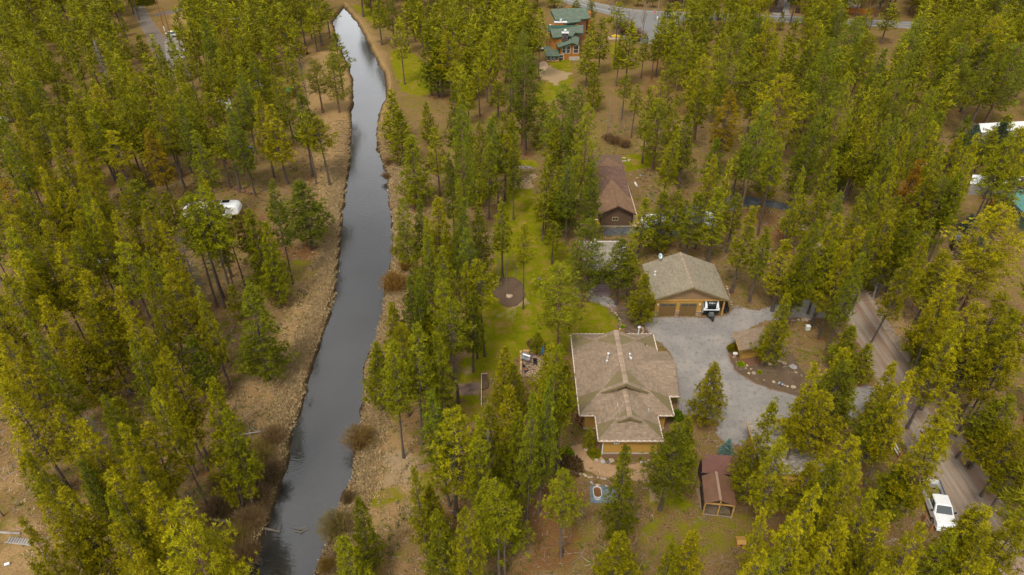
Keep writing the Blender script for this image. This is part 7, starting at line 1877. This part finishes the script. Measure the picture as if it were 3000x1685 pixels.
bush(1712,1232,2.2,1.6,'tan leafless shrub at the left corner of the big house','shrub',(1.5,1.1,1.5),mat=M_willow); bush(1982,1225,1.6,1.1,'dark green shrub by the right corner of the big house','shrub',(.5,.8,1.2)); bush(1824,958,.5,.2,'bright green tuft in the planting bed above the big house','plant',(1,1.6,1))
bush(1660,1330,1.6,.6,'low green plants left of the tan gravel','plant',(.8,1.1,1)); bush(1740,1332,1.5,.5,'low olive plants behind the grey boulders','plant',(.9,.9,1)); bush(1670,1370,3.0,.9,'dark brown heather clump at the gravel edge','shrub',(.55,.5,.6),mat=M_willow)
bush(429,12,7,3,'dark bushy shrub beside the upper-left dirt road','shrub',(.5,.55,.8),dens=2); bush(1565,1010,2.0,.5,'low brush between patio and big trunk','shrub',(.8,.7,1),mat=M_willow)
# planter with yellow flowers
g = G(1803,113); t = Thing('planter', 'white-edged planter full of yellow flowers in the far driveway', 'planter', tuple(g), local=True)
t.part('trough', MB().box(-2.2,-1,0,2.2,1,.5), M_gutter); t.part('soil', MB().box(-1.9,-.8,.5,1.9,.8,.53), M_mulch)
m = MB(); r = random.Random(3)
for k in range(150): a = r.uniform(0,6.28); d = r.random()**.5; x, y = 1.4*d*math.cos(a), .6*d*math.sin(a); z = .55+.5*(1-d*d); m.box(x-.09,y-.09,z,x+.09,y+.09,z+.12,0,r.random())
t.part('flowers', m, simple('yellow petals', (.75,.50,.02), .7, .1, tint=.3), kind='stuff')
# stop sign + street name
g = G(1916,58); t = Thing('stop_sign', 'red octagonal stop sign with green street name plate at the intersection', 'street sign', tuple(g), local=True)
t.part('pole', MB().tube([(0,0,0),(0,0,3.1)], .05, 6), M_steel); R_ = .42
m = MB(); m.prism([(R_*math.cos(math.pi/8+k*math.pi/4), -.07, 2.5+R_*math.sin(math.pi/8+k*math.pi/4)) for k in range(8)], (0,.02,0)); pl_ = t.part('plate', m, M_white)
R_ = .385; m = MB(); m.prism([(R_*math.cos(math.pi/8+k*math.pi/4), -.078, 2.5+R_*math.sin(math.pi/8+k*math.pi/4)) for k in range(8)], (0,.006,0)); t.part('face', m, M_red, pl_)
def lettering(txt, size, loc, parent, mat, rx=math.pi/2, name='lettering'):
    cu = bpy.data.curves.new(name, 'FONT'); cu.body = txt; cu.size = size; cu.extrude = .003; cu.align_x = 'CENTER'; cu.align_y = 'CENTER'
    to = bpy.data.objects.new('t', cu); C.objects.link(to); bpy.context.view_layer.update()
    me = bpy.data.meshes.new_from_object(to.evaluated_get(bpy.context.evaluated_depsgraph_get())); bpy.data.objects.remove(to); me.materials.clear(); me.materials.append(mat)
    o = link(name, me, parent); o.location = loc; o.rotation_euler = (rx,0,0); return o
lettering('STOP', .28, (0,-.084,2.5), pl_, M_white)
t.part('name_plate', MB().box(-.42,-.03,3.02,.42,-.005,3.22), simple('green plate', (.02,.35,.15), .5, .05))
# utility poles
for (x, y, h, lab, mt) in ((1925,60,11,'tall wooden utility pole with white marker by the stop sign',M_wood),(483,90,10,'leaning-looking wooden utility pole by the upper-left road',M_rwood),(502,112,9,'second wooden pole beside the white car at upper left',M_rwood)):
    g = G(x, y); t = Thing('utility_pole', lab, 'pole', tuple(g), local=True); t.part('shaft', MB().tube([(0,0,0),(0,0,h)], [.16,.11], 8), mt); t.part('crossarm', MB().bar((-1,0,h-.6),(1,0,h-.6),.1), mt); t.part('marker', MB().tube([(0,0,.05),(0,0,1.4)], .175, 8, cap=False), M_white)
t = Thing('barrel', 'white drum lying in the grass right of the bare trees', 'drum', tuple(G(2003,108)), rz=-.7, local=True); t.part('drum_body', MB().tube([(0,-.9,.35),(0,.9,.35)], .35, 12), M_white); t.part('drum_end', MB().tube([(0,-.95,.35),(0,-.9,.35)], .3, 12), M_dark)
# kayak
g = G(1748,655); t = Thing('kayak', 'yellow kayak standing against the left wall of the brown house', 'kayak', tuple(g), rz=.3, local=True)
t.part('hull', MB().tube([(0,-1.6,.3),(0,-1,.36),(0,0,.4),(0,1,.36),(0,1.6,.3)], [.03,.26,.33,.26,.03], 10), M_kay, smooth=True); t.part('cockpit', MB().lathe(0,.1,[(.22,.66),(.25,.74),(.18,.74)],12), M_white)
# blue thing, red tractor
g = G(735,450); t = Thing('tripod_stand', 'bright blue folding stand among the trunks of the left woods', 'stand', tuple(g), local=True)
t.part('seat', MB().box(-.5,-.3,.9,.4,.3,1.5), M_blue)
for s in (-1,1): t.part('leg', MB().bar((s*.3,0,.9),(s*.5,0,0),.08), M_blue)
t.part('leg', MB().bar((0,.2,.9),(0,.6,0),.08), M_blue)
g = G(2342,1422); t = Thing('lawn_tractor', 'small red lawn tractor half hidden behind a pine trunk', 'lawn tractor', tuple(g), rz=.2, local=True)
t.part('hood', MB().hexa([(-.3,-.9,.4),(.3,-.9,.4),(.35,.0,.4),(-.35,.0,.4)],[(-.22,-.8,.8),(.22,-.8,.8),(.3,0,.9),(-.3,0,.9)]), M_red); t.part('fender', MB().box(-.5,.15,.45,.5,.8,.62), M_red); t.part('seat', MB().box(-.22,.3,.62,.22,.62,.75).box(-.22,.58,.75,.22,.66,1.1), M_dark)
t.part('steering_wheel', MB().lathe(0,.1,[(.17,1.0),(.19,1.02),(.17,1.04)],10), M_dark)
for y, r_ in ((-.65,.2),(.5,.28)):
    for s in (-1,1): wheel(t, s*.45, y, r_, .18, s)
# ------------------------------------------------------------------ dead wood
def log(pts, rad, lab, name='fallen_log', mat=M_dead, branches=0, z=.1):
    P_ = [G(*p[:2], p[2] if len(p) > 2 else z) for p in pts]; g = P_[0]; t = Thing(name, lab, 'log', tuple(g)); r = random.Random(int(pts[0][0]))
    t.part('stem', MB().tube(P_, [rad*(1-.5*i/len(P_)) for i in range(len(P_))], 7), mat)
    for k in range(branches):
        p = P_[0].lerp(P_[-1], r.uniform(.2,1)); d = Vector((r.gauss(0,1),r.gauss(0,1),r.uniform(-.1,.6))).normalized()*r.uniform(.5,1.6); t.part('branch', MB().tube([p,p+d*.5+Vector((0,0,.1)),p+d],[.04,.025,.01],4), mat)
log([(625,1520,.5),(700,1535,.0),(760,1545,-.5),(820,1558,-.75)], .17, 'long bare log lying from the left bank into the water', branches=5, mat=M_twig)
log([(858,1555,-.78),(880,1560,-.7),(905,1550,-.75)], .05, 'thin drifting branch in the middle of the river', 'driftwood', branches=4, mat=M_twig)
log([(700,1275,.2),(740,1268,.4),(785,1262,.6)], .1, 'pale fallen trunk on brush at the left bank', branches=7)
log([(-20,1558),(60,1563)], .14, 'grey pole lying above the log pile in the lower left', branches=0)
log([(440,1010),(465,1000)], .1, 'short pale log on the forest floor left of the river', branches=2)
log([(360,660),(330,700)], .1, 'thin fallen stem on the forest floor of the left woods')
log([(690,418,.2),(712,424,.2)], .16, 'white-barked log between trunks in the left woods', mat=M_white)
log([(1860,535,.1),(1866,545,.1)], .2, 'short pale plank on gravel right of the brown roof', 'plank', mat=M_white)
t = Thing('log_pile', 'row of cut grey planks and logs piled on straw in the lower left corner', 'log pile', tuple(G(60,1582)))
for i in range(9): x = 28+i*7.5; a, b = G(x-5,1590+i*.9,.12), G(x+5,1573+i*.9,.3); t.part('log', MB().tube([a,b], .12, 6), M_dead)
t.part('log', MB().tube([G(15,1588,.1),G(95,1597,.1)], .1, 6), M_dead)
t = Thing('bucket', 'small grey bucket lying near the lower left corner', 'bucket', tuple(G(23,1655)), rz=.5, local=True); t.part('bucket_body', MB().tube([(-.22,0,.17),(.22,0,.17)], [.17,.14], 10), M_galv); t.part('rim', MB().tube([(-.24,0,.17),(-.22,0,.17)], .185, 10), M_dark)
t = Thing('firewood_stack', 'stack of split orange firewood behind the white camper', 'firewood', tuple(G(710,563)))
for i in range(10): p = G(685+i*5.0, 556+i*1.7+rnd.uniform(-2,2), .15); t.part('log', MB().tube([p,p+Vector((rnd.uniform(-.2,.2),.7,rnd.uniform(0,.2)))], .18, 7), M_rbark)
# ------------------------------------------------------------------ willows and brush along the banks
def willow_mesh(seed, W, H, n=260, spread=1.0, curl=.3):
    r = np.random.RandomState(seed); a = Acc()
    for k in range(n):
        t = r.uniform(0, 6.28); s = r.uniform(0.1, 1)**.7; b = np.array([r.normal(0,.12*W), r.normal(0,.12*W), 0]); e = np.array([math.cos(t)*s*W/2, math.sin(t)*s*W/2, H*(1.05-.75*s**2)*r.uniform(.6,1)])
        m_ = (b+e)/2+np.array([0,0,.25*H*s]); V, T = tube_np([b, m_, e], [.022,.014,.006], 3); a.add(V, T, r.uniform(.1,.5))
        for j in range(3):
            q0 = m_+(e-m_)*r.uniform(.1,.9); q1 = q0+np.array([r.normal(0,.25),r.normal(0,.25),r.uniform(.05,.5)])*min(1,H/2.2); V, T = tube_np([q0,q1],[.011,.005],3); a.add(V, T, r.uniform(.4,1))
    return fast_mesh('stems', a.V, a.T, a.t, [M_willow])
WM = [willow_mesh(300+i, 4, 2.6, 300) for i in range(3)]; WT = [willow_mesh(310+i, 3, 1.4, 160) for i in range(2)]
def willow(px, py, w, h, col, lab, low=False, group=None):
    g = G(px, py); src = rr_.choice(WT if low else WM); o = bpy.data.objects.new('willow_shrub', None); C.objects.link(o); o.location = (g.x,g.y,-.1); o.rotation_euler = (0,0,rr_.uniform(0,6.28)); b0 = 3 if low else 4; h0 = 1.4 if low else 2.6
    o.scale = (w/b0,w/b0,h/h0); c = link('stems', src, o); c.color = (*col,1); tag(o, lab, 'shrub', group)
    s = link('stump', ROCKST_M, o); return o
m = MB(); m.tube([(-.3,0,-.1),(0,0,.12),(.3,.1,.05)], [.12,.16,.08], 6); ROCKST_M = m.mesh('stump', M_bark)
willow(1155,845,5.4,3.4,(1.25,1.0,.7),'big orange willow shrub leaning over the right bank'); willow(1190,790,3.2,2.4,(1.1,.85,.5),'smaller orange willow behind the big one on the right bank')
willow(1055,1300,4.8,3.0,(1.05,.95,.9),'pale green-tan willow on the right bank at the bend'); willow(985,1560,4.2,3.4,(1.0,1.1,1.0),'yellowish-green willow at the lower right bank'); willow(1020,1470,1.8,2.2,(1.0,.95,1.3),'small brown willow between two larger ones on the right bank')
willow(960,1665,2.4,1.6,(1.2,1.05,.7),'orange willow at the bottom edge beside the river')
BR = (.62,.60,.75)
for k, (x, y, w, h) in enumerate(((800,1290,4.2,2.3),(760,1340,4.6,2.6),(800,1400,4.2,2.5),(735,1400,4.4,2.4),(700,1450,4.0,2.2),(770,1470,4.0,2.2),(740,1530,4.2,2.2),(690,1580,4.0,2.2),(640,1500,3.8,2.0),(720,1640,4.2,2.2),(650,1660,3.6,1.9),(560,1560,3.4,1.6),(640,1420,3.2,1.8),(620,1350,3.0,1.6))):
    col = [(.80,.68,.62),(.95,.95,.5),(.62,.55,.55)][k % 3]; willow(x, y, w, h, (col[0]*1.2,col[1]*1.3,col[2]*1.9), ['grey-brown tangled brush','yellow-olive willow brush','dark tangled willow brush'][k % 3]+' on the lower left bank, '+('by the water' if x > 765 else 'inland' if x < 665 else 'mid-bank')+f', {ORD[k]} to the bend', group='brush on the lower left bank')
for k, (x, y, w, h) in enumerate(((1140,480,3.0,1.6),(1130,520,2.6,1.2),(1160,440,2.2,1.2),(1190,700,2.4,1.4),(1155,740,2.2,1.2),(1830,100,9,5),(1860,120,8,4.5),(1800,420,4.5,2.2),(1830,430,4,2.0),(1780,410,3.5,1.8),(620,700,3.0,1.2),(1700,900,1.8,.8))):
    willow(x, y, w, h, (.95,.80,1.1), ['leafless grey brush under the riverside pines by the bend','leafless brush on the right bank below the riverside pines','thin brush above the riverside bend','dry brush on the right bank above the orange willow','low dry brush beside the right bank','tall bare grey shrub by the intersection, left','tall bare grey shrub by the intersection, right','tan brush behind the brown gabled house, middle','tan brush behind the brown gabled house, right','tan brush behind the brown gabled house, left','low brush in the left woods below the camper','bare shrub between cabin and garage'][k], True)
for k, (x, y, h) in enumerate(((1795,95,11),(1840,110,11),(1883,105,12),(1790,60,9),(905,330,11),(893,260,10),(1484,868,9),(1462,850,8),(1510,845,7),(2030,330,5))):
    g = G(x, y); src = PROTO['c'][k % 3]; o = bpy.data.objects.new('bare_tree', None); C.objects.link(o); o.location = (g.x,g.y,0); o.scale = (h/10,)*3 if k not in (6,7,8) else (.35,.35,h/10); o.rotation_euler = (0,0,k*1.3); link('trunk', src[0], o)
    m = MB(); m.lathe(0,0,[(.22,-.05),(.14,.25),(.1,.6)],8); link('root_flare', m.mesh('root_flare', M_twig), o)
    tag(o, ['leafless grey tree left in the intersection group','leafless grey tree in the middle of the intersection group','leafless forked tree right in the intersection group','leafless tree behind the others near the highway','pale bare tree left of the two riverside pines','pale bare tree further up the left bank','slim aspen stem above the boulder in the mulch bed','slim aspen stem at the left of the mulch bed','slim aspen stem at the right of the mulch bed','pale twiggy bare tree left of the huge ponderosa'][k], 'tree')

# ------------------------------------------------------------------ ground clutter: tussocks, twigs, litter
def scatter(name, spots, kind, mat):
    V = []; T = []; tt = []; r = np.random.RandomState(len(name)+len(spots)); P_ = np.array(spots); n = len(P_); K = 7 if kind == 'grass' else 2
    Pp = np.repeat(P_, K, 0); m_ = n*K
    if kind == 'grass':
        D = nrmz(np.stack([r.normal(0,.6,m_), r.normal(0,.6,m_), r.uniform(.35,1.1,m_)],1)); Ln = r.uniform(.15,.42,m_); W = .05
    else:
        D = nrmz(np.stack([r.normal(0,1,m_), r.normal(0,1,m_), r.uniform(-.02,.12,m_)],1)); Ln = r.uniform(.3,1.3,m_); W = .035
    Pp = Pp+np.stack([r.normal(0,.12,m_), r.normal(0,.12,m_), np.zeros(m_)+.02],1)
    s = nrmz(np.cross(D, r.normal(0,1,(m_,3))))*W
    Vv = np.stack([Pp-s, Pp+s, Pp+D*Ln[:,None]],1).reshape(-1,3); Tt = np.arange(m_*3).reshape(-1,3)
    o = link(name, fast_mesh(name, Vv, Tt, r.random(m_), [mat])); o['kind'] = 'stuff'; o.color = (1,1,1,1); return o
M_straw = simple('straw blades', (.42,.30,.15), .9, .2, 1, 8, tint=.5); M_gblade = simple('green blades', (.10,.12,.02), .9, .2, 1, 8, tint=.5); M_litter = simple('fallen twigs', (.26,.21,.17), .9, .3, 1, 8, tint=.6)
rs = np.random.RandomState(77)
nearm = (PY > 33) & (PY < 150) & (np.abs(PX) < PY*.85+15)
def pick(w, n):
    idx_ = np.where(nearm & (w > 0))[0]; p = w[idx_]; p = p/p.sum(); s = rs.choice(idx_, n, p=p)
    return np.stack([PX[s]+rs.uniform(-.3,.3,n), PY[s]+rs.uniform(-.3,.3,n), PZ[s]-.02],1)
scatter('dry_grass', pick(np.exp(-((rd-1.6)/1.3)**2)*(rd > .3)+.05*A_straw*(rd > 2), 26000), 'grass', M_straw)
openg = (rd > 3)*(A_green < .4)
for kp in (DRIVE, ROAD): openg = openg*(np.where(nearm, 1, 0))
dmask = np.ones(len(PP))
for kp in (DRIVE, ROAD):
    pl = poly2(kp); kk = nearm.copy(); d_ = np.full(len(PP), 9.); d_[kk] = sdist(PP[kk], pl); dmask *= (d_ > .3)
bmask = (~((PX > 7) & (PX < 20.5) & (PY > 50.5) & (PY < 70))) & (~((PX > 19) & (PX < 31) & (PY > 76) & (PY < 86)))
scatter('fallen_twigs', pick(openg*dmask*bmask, 16000), 'twig', M_litter)
scatter('green_grass', pick(openg*dmask*bmask*(0.15+np.clip(wob(PX,PY,.5,8),0,1)), 9000), 'grass', M_gblade)
